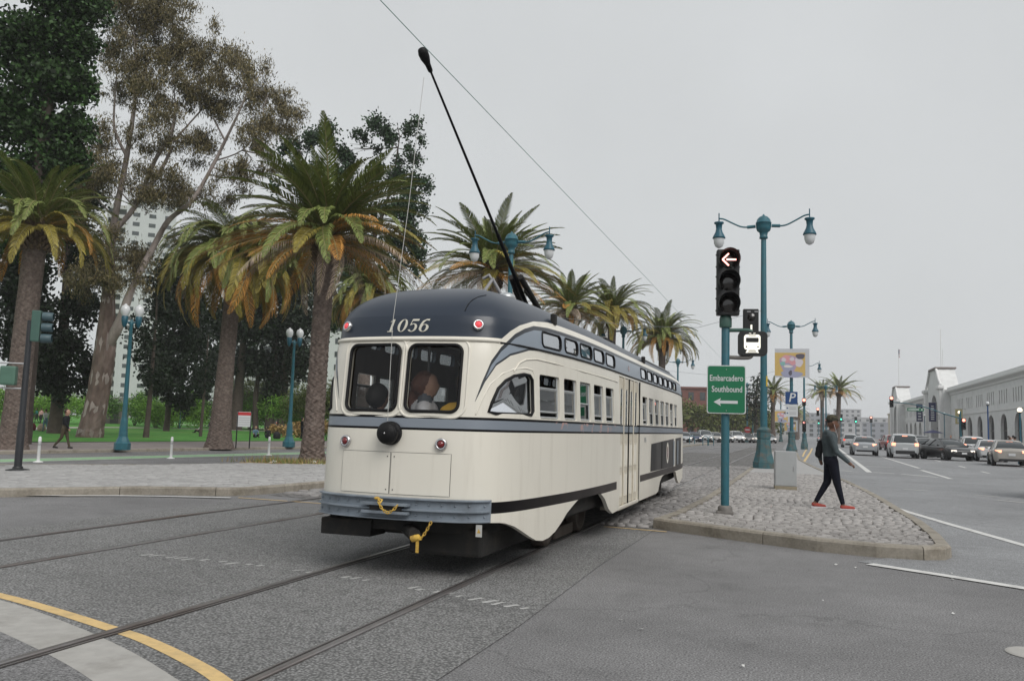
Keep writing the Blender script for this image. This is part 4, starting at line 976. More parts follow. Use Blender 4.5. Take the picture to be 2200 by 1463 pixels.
for kind, specs in {'green': [(.55, .05), (.95, .2), (1.45, .4), (2.1, .6)], 'olive': [(1.0, .35), (1.5, .5), (2.15, .7)], 'amber': [(.75, .6), (1.4, .8), (2.2, .9)], 'dead': [(.85, 1.0), (1.7, 1.2)]}.items():
    FR[kind] = [frond_mesh(kind, b, h, seed=i*7+len(kind)) for i, (b, h) in enumerate(specs)]
def palm_trunk(h, r0, r1, lean=(0, 0), n=18, row=.10, amp=.045):
    mb = MB(); k = int(h/row); V = []
    for i in range(k+1):
        t = i/k; z = h*t; r = (r0 + (r1-r0)*min(1, t*2.2)) * (1+.45*math.exp(-z*1.6)); cx, cy = lean[0]*t**1.3, lean[1]*t**1.3
        for j in range(n):
            a = 2*PI*(j+.15*math.sin(i*1.7))/n; q = r*(1+amp*(1 if (i+j) % 2 else -.6) + random.uniform(-.8, .8)*amp); V.append((cx+q*math.cos(a), cy+q*math.sin(a), z))
    F = []
    for i in range(k):
        for j in range(n):
            a, b, c, d = i*n+j, i*n+(j+1) % n, (i+1)*n+(j+1) % n, (i+1)*n+j
            F += [(a, b, d), (b, c, d)] if i % 2 == 0 else [(a, b, c), (a, c, d)]
    return mb.add(V, F, 0, False)
def palm(label, loc, h, r0, r1, style, size, nf, lean=(0, 0), seed=1, group='date palms along the street', joined=False):
    r = random.Random(seed); t = thing('palm_tree', label, 'palm', loc, 0, group)
    palm_trunk(h, r0, r1, lean, 18 if style == 'A' else 26, .11 if style == 'A' else .08, .06 if style == 'A' else .022).build('trunk', M_PTRUNK, t)
    cb = MB(); rr = r1*1.25
    for i in range(8):
        for j in range(12):
            a = 2*PI*(j+.5*(i % 2))/12; z = h-.9*size/3.6*1.0+i*.16; q = rr*(.95+.05*i if i < 5 else 1.2-.17*(i-4))
            c = Vector((lean[0]+q*math.cos(a), lean[1]+q*math.sin(a), z)); o = Vector((math.cos(a), math.sin(a), .9)).normalized()
            cb.tube([c-o*.05, c+o*.22], [.10*rr/.5, .04], 4, smooth=False)
    cb.lathe([(r1*.9, h-1.0), (rr, h-.4), (rr, h), (rr*.5, h+.5), (0.05, h+.7)], (lean[0], lean[1], 0), 10)
    crown = cb.build('crown', M_BOOT, t, fix=False)
    c0 = Vector((lean[0], lean[1], h+.1)); sc = size/3.6; verts = []
    for i in range(nf):
        u = (i+.5)/nf; az = i*2.39996 + r.uniform(-.15, .15)
        if style == 'A':      # upright green head over a ring of tired fronds
            el = math.radians(74-88*u**.85)+r.uniform(-.14, .14); kind = 'green' if u < .56 else r.choice(['olive', 'amber', 'green']) if u < .76 else r.choice(['amber', 'dead', 'dead', 'amber'])
            b = 0 if u < .16 else 1 if u < .40 else 2 if (kind == 'green') else (0 if (u < .9 or kind == 'amber') else 1)
        elif style == 'C':    # umbrella: every frond arches over and hangs
            el = math.radians(66-74*u**.9)+r.uniform(-.12, .12); kind = 'green' if u < .5 else r.choice(['green', 'olive', 'olive']) if u < .8 else r.choice(['amber', 'olive', 'amber'])
            b = 2 if u < .12 else (3 if kind == 'green' else 2)
        else:                 # round drooping head
            el = math.radians(80-66*u**.8)+r.uniform(-.12, .12); kind = 'green' if u < .40 else r.choice(['green', 'olive', 'green']) if u < .72 else r.choice(['amber', 'olive', 'olive'])
            b = 1 if u < .12 else 2 if u < .35 else (3 if kind == 'green' else 2)
        me = FR[kind][min(b, len(FR[kind])-1)]; s = sc*r.uniform(.86, 1.08)*(1.0 if u > .1 else .74)*(1.10 if style == 'A' and .55 < u < .88 else .8 if style == 'A' and u >= .88 else 1.0)
        M_ = Matrix.Translation(c0+Vector((math.cos(az)*rr*.6, math.sin(az)*rr*.6, .35-.8*u))) @ Matrix.Rotation(az, 4, 'Z') @ Matrix.Rotation(-el, 4, 'Y') @ Matrix.Rotation(r.uniform(-.35, .35), 4, 'X') @ Matrix.Scale(s, 4)
        o = bpy.data.objects.new('frond', me); COL.objects.link(o); o.parent = crown; o.matrix_local = M_
    return t
palm('thick trunked palm with dead fronds at the edge of the park sidewalk', (-31.64, 27.89, -.2), 9.7, .48, .45, 'B', 3.9, 74, (.25, .1), 3)
palm('palm with round drooping green crown growing from the brick sidewalk', (-29.0, 38.23, -.2), 10.4, .56, .42, 'C', 5.0, 130, (.35, 0), 5)
palm('tall shaggy palm with amber dead fronds on the stone island', (-16.14, 26.47, -.05), 8.2, .34, .32, 'A', 4.0, 104, (.12, .1), 8)
palm('small bushy palm head rising just behind the streetcar roof', (-28.9, 53.7, -.2), 10.9, .5, .42, 'C', 4.0, 100, (.1, 0), 12)
palm('wide shaggy palm behind the trolley pole and twin lamp', (-15.05, 41.3, 0), 9.6, .36, .33, 'A', 4.0, 104, (.1, 0), 21)
palm('pale green palm half hidden behind the wide shaggy palm', (-15.6, 60.0, 0), 10.2, .38, .34, 'A', 3.5, 80, (0, 0), 33)
palm('palm in the row over the streetcar roof, second from its front end', (-13.6, 65.0, 0), 10.4, .36, .32, 'B', 3.9, 84, (.2, 0), 41)
palm('dark green palm at the front end of the streetcar', (-11.9, 80.4, 0), 10.0, .36, .32, 'B', 4.2, 90, (.2, 0), 47)
palm('lone median palm behind the walking man', (7.6, 163, 0), 9.6, .42, .36, 'A', 4.2, 46, (.3, 0), 52)
palm('palm seen just right of the lamp column', (-3.3, 155, 0), 8.6, .42, .36, 'A', 3.9, 46, (0, 0), 58)
palm('smaller palm beside the lone median palm', (5.9, 192, 0), 10.6, .42, .36, 'A', 4.2, 42, (0, 0), 60)
rp = random.Random(4)
for i, (x, y) in enumerate(((1.0, 250), (.2, 290), (1.9, 330), (1.4, 380), (2.0, 440))):
    palm(('first', 'second', 'third', 'fourth', 'last')[i]+' hazy palm down the median beyond the lamps', (x, y, 0), 8.0+rp.uniform(-.5, .5), .4, .35, 'A', 4.0, 40, (0, 0), 70+i, 'far palms down the median')

# --- broadleaf trees: limbs plus thousands of small leaves gathered in clumps
def leaf_mat(name, c, isl=.45):
    return mat(name, c, .55, island=isl, var=.3, vscale=.7, spec=.25)
M_EUC = leaf_mat('eucalyptus_leaf', (.125, .104, .050), .7); M_EUCB = mat('eucalyptus_bark', (.30, .255, .235), .85, var=.3, vscale=2.5, dirt=(.085, .060, .052), dscale=.55, stretch=(1, 1, .35), bump=.4, bscale=14)
M_IVY = leaf_mat('ivy_leaf', (.026, .056, .015), .8); M_DARKLEAF = leaf_mat('dark_leaf', (.011, .019, .009), .7); M_MIDLEAF = leaf_mat('mid_green_leaf', (.050, .085, .036))
M_TALLLEAF = leaf_mat('tall_tree_leaf', (.030, .058, .026), .6); M_SHRUB = leaf_mat('shrub_leaf', (.125, .25, .035)); M_SHRUB2 = leaf_mat('shrub_leaf_dark', (.07, .15, .03))
M_ROUGHBARK = mat('rough_brown_bark', (.135, .098, .085), .95, var=.35, vscale=3, dirt=(.23, .18, .16), dscale=1.1, stretch=(1, 1, .4), bump=.7, bscale=12, spec=.2); M_BARK = mat('dark_bark', (.075, .058, .048), .95, var=.3, vscale=4, bump=.5, bscale=18); M_STREETLEAF = leaf_mat('street_tree_leaf', (.105, .125, .035)); M_WEED = leaf_mat('weed_leaf', (.16, .20, .06)); M_DRY = leaf_mat('dry_grass', (.36, .24, .10))
def leaf_quads(clumps, dens, w, l, droop, rng, depth=None, soft=False):
    """rhombic leaves scattered through ellipsoid clumps (x, z, rx, rz[, y]); returns verts, faces"""
    Vs = []
    for c in clumps:
        x, z, rx, rz = c[:4]; ry = (rx+rz)/2*1.0; y = c[4] if len(c) > 4 else rng.normal()*1.0*(depth or rx)
        n = max(8, int(dens*(rx*rz+rx*ry+ry*rz)/3)); d = rng.normal(size=(n, 3)); d /= np.linalg.norm(d, axis=1)[:, None]
        rad = rng.random(n)**.42 if not soft else rng.random(n)**.5*1.15*(1+.22*rng.normal(size=n))
        # lumpy outline
        lump = 1 + .28*np.sin(d[:, 0]*5+x)*np.cos(d[:, 2]*4+z) + .15*rng.normal(size=n)
        p = d*rad[:, None]*np.array([rx, ry, rz])*lump[:, None] + np.array([x, y, z])
        a = rng.normal(size=(n, 3)); a[:, 2] -= droop; a /= np.linalg.norm(a, axis=1)[:, None]
        b = np.cross(a, rng.normal(size=(n, 3))); b /= np.linalg.norm(b, axis=1)[:, None]
        L = (l*rng.uniform(.6, 1.3, n))[:, None]; W = (w*rng.uniform(.6, 1.3, n))[:, None]
        Vs.append(np.stack([p-a*L/2, p+b*W/2-a*L*.1, p+a*L/2, p-b*W/2-a*L*.1], 1).reshape(-1, 3))
    V = np.concatenate(Vs); return V, np.arange(len(V)).reshape(-1, 4)
def tree(name, label, loc, clumps, limbs, leaf, bark, dens, w, l, droop=.4, seed=1, rz=YAW, group=None, depth=None, split=0):
    t = thing(name, label, 'tree', loc, rz, group); rng = np.random.default_rng(seed)
    mb = MB()
    for L in limbs:
        P = smooth_line([(x, (math.sin(z*.35+x)*.25 if z > 2 else 0), z) for x, z, r in L], 4); R = [r for x, z, r in L]; k = len(P)
        mb.tube(P, [float(np.interp(i/(k-1)*(len(R)-1), range(len(R)), R))*(1+.06*math.sin(i*2.1)) for i in range(k)], 10)
    if split:                                # twigs from the limbs out to the leaf masses
        LP = [Vector((x, math.sin(z*.35+x)*.25 if z > 2 else 0, z)) for L in limbs for x, z, r in L if z > 6]
        for c in clumps:
            q = Vector((c[0], 0, c[1])); s0 = min(LP, key=lambda v: (v-q).length+max(0, v.z-q.z)*1.5)
            m_ = s0.lerp(q, .55)+Vector((rng.normal()*.2, rng.normal()*.4, .15)); mb.tube([s0, m_, q+Vector((0, rng.normal()*.4, .2))], [.06, .04, .015], 5)
            for _ in range(3): e = q+Vector((rng.normal()*c[2]*.7, rng.normal()*.6, rng.normal()*c[3]*.6)); mb.tube([m_, m_.lerp(e, .6)+Vector((0, 0, .1)), e], [.03, .02, .008], 4)
    tr = mb.build('trunk', bark, t, fix=False)
    if bark is M_EUCB:                       # rough brown bark low on the bole, pale smooth limbs above
        lo = MB(); P = smooth_line([(x*1.0, (math.sin(z*.35+x)*.25 if z > 2 else 0), z) for x, z, r in limbs[0][:6]], 10); k = len(P); R = [r for x, z, r in limbs[0][:6]]
        rr_b = random.Random(2); n_b = 22; V = []; F = []
        for i, (px, py, pz) in enumerate(P):
            r = float(np.interp(i/(k-1)*(len(R)-1), range(len(R)), R))*1.025
            for j in range(n_b): q = r*(1+.045*math.sin(j*2.3+pz*.8)+rr_b.uniform(-.03, .03)); V.append((px+q*math.cos(2*PI*j/n_b), py+q*math.sin(2*PI*j/n_b), pz))
        F = [(i*n_b+j, i*n_b+(j+1) % n_b, (i+1)*n_b+(j+1) % n_b, (i+1)*n_b+j) for i in range(k-1) for j in range(n_b)]
        lo.add(V, F, 0, False).build('rough_bark', M_ROUGHBARK, t, fix=False)
    if split: clumps = [(x+rng.normal()*.75*a, z+rng.normal()*.75*b, a*rng.uniform(.40, .8), (a*.3+b*.7)*rng.uniform(.45, .9)) for x, z, a, b in [c[:4] for c in clumps] for _ in range(split)]
    V, F = leaf_quads(clumps, dens, w, l, droop, rng, depth, bool(split)); np_mesh('crown', V, F, leaf, t)
    return t
EUC_C = [(-.6, 27.76, 1.36, 1.36), (1.06, 28.22, 1.51, 1.36), (2.72, 27.91, 1.36, 1.21), (3.93, 26.51, 1.21, 1.06), (4.83, 27.45, .91, .85), (1.81, 25.89, 1.51, 1.06), (-.15, 25.58, 1.21, 1.06), (5.59, 25.27, 1.06, 1.21), (6.95, 25.89, 1.06, 1.06), (8.46, 24.96, 1.21, 1.06), (9.67, 24.02, 1.15, 1.36), (7.55, 23.71, 1.36, 1.06), (6.04, 23.4, 1.06, .91), (10.42, 23.25, .76, .91), (-.3, 23.56, .91, .54), (1.81, 23.09, 1.06, .76), (3.63, 22.62, 1.21, .76), (4.23, 23.71, .91, .66), (11.18, 21.84, 1.06, .76), (9.97, 20.91, .91, .91), (9.37, 19.04, .91, 1.06), (10.57, 18.73, .6, .85), (3.93, 19.98, 1.51, .76), (5.74, 20.13, .91, .6), (2.11, 20.29, .91, .76), (-1.21, 19.36, 1.21, 1.06), (0, 17.8, 1.36, 1.06), (-1.51, 16.87, .91, .91), (2.42, 16.87, 1.51, .91), (4.53, 16.87, 1.66, .91), (6.34, 16.55, 1.06, .76), (8.46, 17.8, .91, .6), (1.21, 11.89, 1.36, 1.06), (2.72, 12.2, 1.06, .91), (.6, 10.64, .91, .6), (2.42, 10.64, .91, .76), (0.4, 29.8, 1.5, 1.2), (2.6, 29.6, 1.4, 1.0), (-1.2, 13.6, .9, 1.4), (-1.0, 11.0, .8, 1.2)]
EUC_L = [[(0, -.3, 1.15), (.1, .5, .98), (.3, 2.86, .82), (.54, 5.66, .79), (.66, 9.09, .72), (.6, 11.89, .5), (.66, 14.69, .37), (.97, 19.04, .29), (1.36, 23.4, .20), (1.15, 26.82, .12)], [(.66, 13.75, .36), (1.81, 15.62, .27), (3.02, 18.73, .24), (4.08, 20.6, .18), (4.17, 22.62, .12)], [(.97, 19.04, .21), (0, 20.91, .15), (-.15, 23.4, .09)], [(1.36, 23.25, .15), (2.18, 25.58, .09)],
 [(.45, 5.66, .5), (1.51, 7.53, .42), (2.18, 10.02, .38), (3.32, 13.13, .33), (4.23, 14.69, .30), (5.74, 15.93, .24), (6.8, 18.42, .21), (7.55, 20.29, .18), (8.46, 22.16, .12), (9.06, 23.71, .09)], [(1.66, 15.62, .27), (3.32, 17.8, .24), (4.23, 19.67, .15)], [(7.55, 20.29, .12), (6.65, 21.84, .09)], [(4.23, 19.98, .12), (5.74, 22.31, .09)], [(7.0, 18.9, .10), (8.8, 19.6, .07), (10.2, 21.3, .05)], [(1.0, 19.5, .09), (-.8, 19.4, .06)]]
tree('eucalyptus_tree', 'tall pale barked eucalyptus leaning over the park lawn', (-43.54, 44.06, -.2), EUC_C, [[(x, z, r*(.80 if z < 8 else .58)) for x, z, r in L] for L in EUC_L], M_EUC, M_EUCB, 700, .060, .28, 1.7, 3, split=8, depth=1.4)
IVY_C = [(-.45, 21.32, 1.58, 1.36), (1.13, 20.86, 1.13, 1.13), (.23, 18.76, 1.81, 1.36), (1.47, 18.76, .9, 1.02), (-.45, 16.2, 1.36, 1.13), (1.36, 16.43, 1.02, 1.13), (.68, 14.56, 1.36, 1.13), (1.6, 14.3, .68, .9), (0, 23.65, 2.04, 1.36), (1.36, 23.19, 1.36, 1.36), (-2.04, 20.86, 1.36, 1.81), (-2.04, 17.13, 1.36, 1.81), (.2, 12.4, 1.5, 1.4), (-1.2, 13.8, 1.5, 1.4), (-.8, 10.6, 1.4, 1.3)]
tree('leafy_tree', 'dense dark green tree filling the top corner above the edge palm', (-36.6, 32.6, -.2), [c+(abs(c[0])*.2,) for c in IVY_C], [[(0, -.2, .6), (-.1, 5, .5), (0, 12, .4), (0, 20, .2)]], M_IVY, M_BARK, 1250, .20, .26, .3, 5)
D1 = [(-.5, 15.57, 1.83, 1.5), (.83, 12.83, 1.66, 1.99), (-.83, 11.46, 1.83, 1.99), (1.16, 9.41, 1.5, 1.66), (-.66, 8.04, 1.83, 1.83), (1.16, 5.99, 1.66, 1.66), (-1.16, 4.96, 1.66, 1.5), (.5, 3.59, 1.66, 1.16), (-2.16, 14.2, 1.5, 1.99), (-2.16, 9.41, 1.5, 1.99), (2.16, 4.62, 1.0, 1.66), (-2.6, 6.5, 1.6, 1.8), (-3.4, 11.5, 1.5, 2.0), (0, 18.0, 1.4, 1.6)]
tree('leafy_tree', 'dark dense tree standing behind the edge palm and signal post', (-50.27, 47.66, -.1), D1, [[(0, -.2, .5), (0, 4, .42), (.1, 10, .3), (0, 15, .15)]], M_DARKLEAF, M_BARK, 620, .24, .34, .3, 7)
CY = [(.22, 14.91, 1.54, 1.75), (1.32, 16.71, 1.32, 1.75), (.44, 11.29, 1.97, 1.97), (1.54, 12.65, 1.75, 1.75), (0, 7.68, 1.97, 1.97), (1.75, 8.58, 1.97, 2.19), (.22, 4.52, 1.75, 1.54), (2.41, 5.42, 1.75, 1.75), (-.66, 13.1, 1.1, 1.75), (2.85, 10.84, 1.32, 2.19), (2.19, 2.9, 1.32, 1.1)]
tree('leafy_tree', 'narrow dark tree right of the white tower block', (-56.85, 66.18, .0), CY, [[(.5, -.2, .30), (.5, 3, .26), (.6, 9, .2), (.8, 15, .1)]], M_DARKLEAF, M_BARK, 560, .26, .36, .2, 9)
MI_ = [(-.81, 12.63, 2.15, 2.42), (1.34, 13.18, 2.15, 2.15), (2.96, 15.95, 2.42, 2.42), (5.11, 17.06, 2.42, 2.15), (7.26, 18.16, 2.15, 2.42), (2.96, 11.52, 2.42, 2.15), (5.11, 12.63, 2.42, 2.42), (7.26, 13.18, 2.15, 2.69), (2.96, 7.64, 1.88, 1.88), (5.11, 8.2, 2.42, 2.42), (7.26, 8.2, 1.61, 2.42), (-1.88, 7.64, 1.88, 2.42), (.27, 8.2, 1.61, 2.15), (-2.96, 12.63, 2.15, 2.69), (-3.49, 5.43, 1.61, 2.15), (4.57, 4.32, 1.34, 1.88)]
tree('leafy_tree', 'broad dark tree with several trunks behind the drooping palm', (-61.44, 83.76, .1), MI_, [[(0, -.3, .75), (0, 4, .6), (.3, 9, .4), (.5, 13, .2)], [(4.0, -.3, .55), (3.9, 5, .5), (4.2, 12, .3)], [(5.4, -.3, .6), (5.3, 5, .5), (5.6, 13, .3)], [(2.4, -.3, .35), (2.2, 4, .3), (2.6, 9, .2)]], M_DARKLEAF, M_BARK, 420, .32, .42, .3, 11)
k_ = 24.7
TL = [(610, 330, 35, 40), (640, 300, 30, 30), (625, 400, 40, 40), (650, 460, 40, 40), (690, 340, 45, 40), (740, 330, 40, 40), (790, 300, 30, 30), (835, 285, 38, 35), (850, 330, 35, 35), (820, 370, 45, 40), (860, 400, 40, 40), (870, 450, 35, 35), (840, 470, 50, 40), (885, 520, 32, 40), (850, 560, 50, 40), (800, 540, 50, 45), (760, 480, 50, 50), (730, 560, 40, 50), (890, 570, 25, 30), (700, 420, 50, 50), (780, 610, 40, 40), (640, 540, 35, 40), (720, 690, 30, 50)]
tree('leafy_tree', 'tall leafy tree standing directly behind the shaggy island palm', (-36.4, 65.6, -.1), [((x-760)/k_, (944-y)/k_*1.03, a/k_*.72, b/k_*.72) for x, y, a, b in TL], [[(0, -.2, .45), (0, 6, .38), (.4, 14, .28), (2.6, 22, .12), (3.1, 26, .06)], [(0, 7, .3), (-2.4, 14, .2), (-4.6, 20, .1), (-5.2, 24, .05)], [(.3, 10, .25), (3.5, 16, .12), (4.8, 19, .06)]], M_TALLLEAF, M_BARK, 520, .20, .27, .3, 13, split=5)
tree('young_tree', 'slim young tree on the lawn between path and lamp', (-42.9, 48.5, -.1), [(0, 7.0, 1.2, 1.6), (.3, 9.0, .9, 1.3), (-.4, 5.2, 1.3, 1.2), (.5, 4.2, 1.2, .9), (0, 10.6, .6, .9)], [[(0, -.2, .22), (0, 2.5, .16), (.1, 8, .08), (.1, 10.5, .03)]], M_DARKLEAF, M_BARK, 300, .18, .26, .3, 15)
tree('young_tree', 'thin sapling left of the drooping palm trunk', (-44.2, 55.9, -.1), [(.2, 5.5, .9, 1.2), (0, 7.3, .8, 1.2), (.1, 4.0, .7, .8)], [[(0, -.2, .13), (0, 3, .10), (.1, 8, .04)]], M_DARKLEAF, M_BARK, 260, .18, .26, .3, 16)
# shrubs: rounded low masses of leaves, each its own plant
def shrub(label, loc, w, h, leaf, seed, name='shrub', dens=480, group='shrubs at the back of the lawn', lw=.16, ll_=.2):
    rng = np.random.default_rng(seed); t = thing(name, label, 'shrub', loc, YAW, group)
    C = [(rng.uniform(-.55, .55)*w, h*rng.uniform(.35, .75), w*rng.uniform(.28, .42), h*rng.uniform(.25, .38), rng.uniform(-.4, .4)*w) for _ in range(7)]
    V, F = leaf_quads(C, dens, lw, ll_, 0, rng); V[:, 2] = np.maximum(V[:, 2], 0.0); np_mesh('foliage', V, F, leaf, t)
    st = MB()
    for i in range(4): a = i*1.6; st.tube([(0, 0, -.1), (math.cos(a)*w*.25, math.sin(a)*w*.25, h*.6)], [.05, .015], 5)
    st.build('stem', M_BARK, t, fix=False); return t

for (lab, x, y, w, h, lf, sd) in (
  ('low bright shrub at the far left edge of the lawn', -89.2, 77.2, 4.5, 4.0, M_SHRUB, 1), ('rounded shrub behind the group of players', -83.2, 74.9, 3.2, 3.6, M_SHRUB2, 2), ('wide bright green shrub left of the eucalyptus trunk', -79.1, 76.4, 6.0, 4.4, M_SHRUB, 3), ('dark shrub right of the eucalyptus trunk', -82.5, 84.3, 3.6, 4.2, M_SHRUB2, 4),
  ('green shrub in front of the tower block foot', -75.2, 83.0, 4.4, 4.6, M_SHRUB2, 5), ('green shrub under the narrow dark tree', -65.6, 75.5, 4.4, 3.6, M_SHRUB, 6), ('bright shrub left of the drooping palm trunk', -66.3, 80.1, 5.0, 4.4, M_SHRUB, 7), ('tall shrub hidden behind the drooping palm trunk', -73.2, 92.5, 5.0, 5.0, M_SHRUB2, 8),
  ('yellowish shrub behind the notice board', -64.9, 91.3, 6.0, 6.6, M_STREETLEAF, 9), ('green shrub beside the dark double trunk', -60.5, 89.4, 5.4, 4.6, M_SHRUB, 10), ('leafy shrub behind the twin globe lamp', -50.8, 80.3, 5.0, 5.0, M_SHRUB, 11), ('yellow green shrub right of the island palm trunk', -46.5, 77.0, 4.6, 5.4, M_STREETLEAF, 12),
  ('low amber bush between notice board and lamp', -43.0, 64.5, 1.4, 1.2, M_DRY, 13), ('golden grass clump left of the island palm trunk', -41.8, 65.9, 1.8, 1.5, M_DRY, 14), ('brown bush beside the streetcar corner', -36.6, 62.4, 2.0, 1.6, M_DRY, 15)):
    shrub(lab, (x, y, lawn_z(x, y)-.1), w, h, lf, sd)
# weeds and dry grass round the island palm
rng = np.random.default_rng(4); n = 900
x = rng.normal(-16.6, 1.15, n); y = 25.55 + (x+16.6)*-.35 + rng.normal(0, .32, n); hgt = rng.uniform(.05, .34, n)*np.where(x < -16.9, 1, .75); a = rng.uniform(0, 2*PI, n); lx, ly = rng.normal(0, .10, n), rng.normal(0, .10, n)
z = np.array([gz(v) for v in x])+.13; wv = .012
V = np.stack([np.stack([x-wv*np.cos(a), y-wv*np.sin(a), z], 1), np.stack([x+wv*np.cos(a), y+wv*np.sin(a), z], 1), np.stack([x+lx, y+ly, z+hgt], 1)], 1).reshape(-1, 3)
o = np_mesh('weeds', V, np.arange(3*n).reshape(-1, 3), [M_WEED, M_DRY], mi=(rng.random(n) < .45).astype(int)); tag(o, 'green and dry weeds round the foot of the island palm', kind='stuff')
# the bare soil patch under them
mb = MB(); P = [(-16.4+2.25*math.cos(t)*(1+.1*math.sin(5*t)), 25.75+1.25*math.sin(t)*(1+.12*math.cos(4*t))) for t in np.linspace(0, 2*PI, 29)[:-1]]
mb.add([(px, py, gz(px)+.139) for px, py in P], [tuple(range(len(P)))]); tag(mb.build('soil_patch', mat('dry_soil', (.24, .17, .10), .95, var=.3, vscale=6)), kind='structure')
for sx, sy in ((-15.55, 25.35), (-17.1, 25.3)):
    o = MB().add([(sx, sy, gz(sx)+.16), (sx+.22, sy+.03, gz(sx)+.17), (sx+.2, sy+.16, gz(sx)+.2), (sx+.02, sy+.14, gz(sx)+.19), (sx+.1, sy+.08, gz(sx)+.24)], [(0, 1, 4), (1, 2, 4), (2, 3, 4), (3, 0, 4), (0, 3, 2, 1)]).build('crumpled_paper', M_WHITE)
    tag(o, 'crumpled white paper in the weeds by the palm foot' if sx < -16 else 'crumpled white paper right of the palm foot', 'litter')
# rows of street trees past the front of the streetcar
for i, (x, y, w, h) in enumerate(((-22.0, 150, 9, 8.5), (-17.5, 158, 8, 7.6), (-13.2, 165, 8, 8.0), (-10.8, 172, 7.5, 7.2), (-8.2, 182, 7.5, 7.8), (-5.2, 190, 7, 7.0))):
    rng = np.random.default_rng(40+i); C = [(rng.uniform(-.5, .5)*w, h*rng.uniform(.3, .8), w*rng.uniform(.2, .32), h*rng.uniform(.15, .25), rng.uniform(-.4, .4)*w) for _ in range(14)]
    tree('street_tree', ('bushy yellow green street tree at the streetcar nose', 'bushy street tree behind the green sign', 'street tree left of the sign post', 'street tree left of the lamp column', 'street tree right of the lamp column', 'last bushy street tree before the parking sign')[i], (x, y, -.2), C, [[(0, 0, .25), (0, 2, .2), (.2, h*.6, .1)], [(0, 1.8, .15), (-w*.2, h*.55, .06)], [(0, 1.8, .15), (w*.22, h*.6, .06)]], M_STREETLEAF, M_BARK, 34, .42, .5, .2, 50+i, group='street trees beyond the crossing')
tree('leafy_tree', 'dark green tree left of the lamp column', (-5.6, 142, 0), [(0, 8.2, 2.0, 1.8, 0), (.8, 6.2, 2.2, 1.9, .3), (-1.2, 6.6, 1.6, 1.6, 0), (.3, 9.8, 1.4, 1.2, 0), (-.3, 4.2, 1.8, 1.4, 0)], [[(0, 0, .3), (0, 3, .25), (0, 9, .1)]], M_DARKLEAF, M_BARK, 90, .3, .4, .2, 66)
# ------------------------------------------------------------------ street furniture
M_TEAL = mat('teal_pole_paint', (.022, .115, .150), .45, var=.12, vscale=7, dirt=(.035, .10, .115), dscale=3)
M_TEALD = mat('teal_shade_paint', (.012, .085, .125), .45, var=.1)
M_TEALB = mat('teal_base_weathered', (.035, .105, .120), .6, var=.2, vscale=6, dirt=(.13, .085, .055), dscale=4)
M_BULB = mat('frosted_lamp_glass', (.62, .64, .65), .2, coat=.4)
M_SIGBLK = mat('signal_black', (.012, .013, .014), .5, var=.2, vscale=10)
M_SIGGRN = mat('signal_green_housing', (.045, .105, .085), .5, var=.12, vscale=6)
M_ALUM = mat('brushed_sign_back', (.45, .45, .46), .45, metal=.5)
M_IRON = mat('weathered_iron', (.16, .15, .14), .7, var=.2, vscale=12)
M_REDARROW = mat('lit_red_arrow', (.9, .25, .22), .4, emit=(1.0, .42, .36), estr=2.6)
M_REDSIG = mat('lit_red_signal', (.9, .2, .16), .4, emit=(1.0, .30, .22), estr=2.4)
M_GRNSIG = mat('lit_green_signal', (.1, .8, .5), .4, emit=(.10, 1.0, .62), estr=1.2)
M_ICON = mat('lit_white_icon', (.85, .83, .74), .5, emit=(1.0, .96, .84), estr=.5)
M_LENSDARK = mat('unlit_lens', (.010, .008, .007), .12, coat=.8)
M_SIGNGREEN = mat('sign_green', (.004, .145, .062), .45, var=.06, vscale=20); M_SIGNWHITE = mat('sign_white', (.58, .60, .61), .5, var=.04, vscale=20)
M_SIGNBLUE = mat('sign_blue', (.008, .050, .175), .45); M_SIGNRED = mat('sign_red', (.45, .03, .035), .5); M_GREYCAB = mat('cabinet_grey', (.37, .385, .39), .55, var=.06, vscale=3, dirt=(.30, .31, .31), dscale=1.5)

def lettering(s, size, M_, mt, parent, xs=1.0, name='lettering', shear=0.0):
    v, f = text_mesh(s, size, xs=xs, shear=shear, bold=.012); return MB().add([M_ @ Vector((x, y, 0)) for x, y in v], f).build(name, mt, parent, fix=False)
# facing the camera: local x = right, z = up, y = away
FACE = Matrix(((1, 0, 0, 0), (0, 0, -1, 0), (0, 1, 0, 0), (0, 0, 0, 1)))   # xy sheet -> xz sheet facing -y

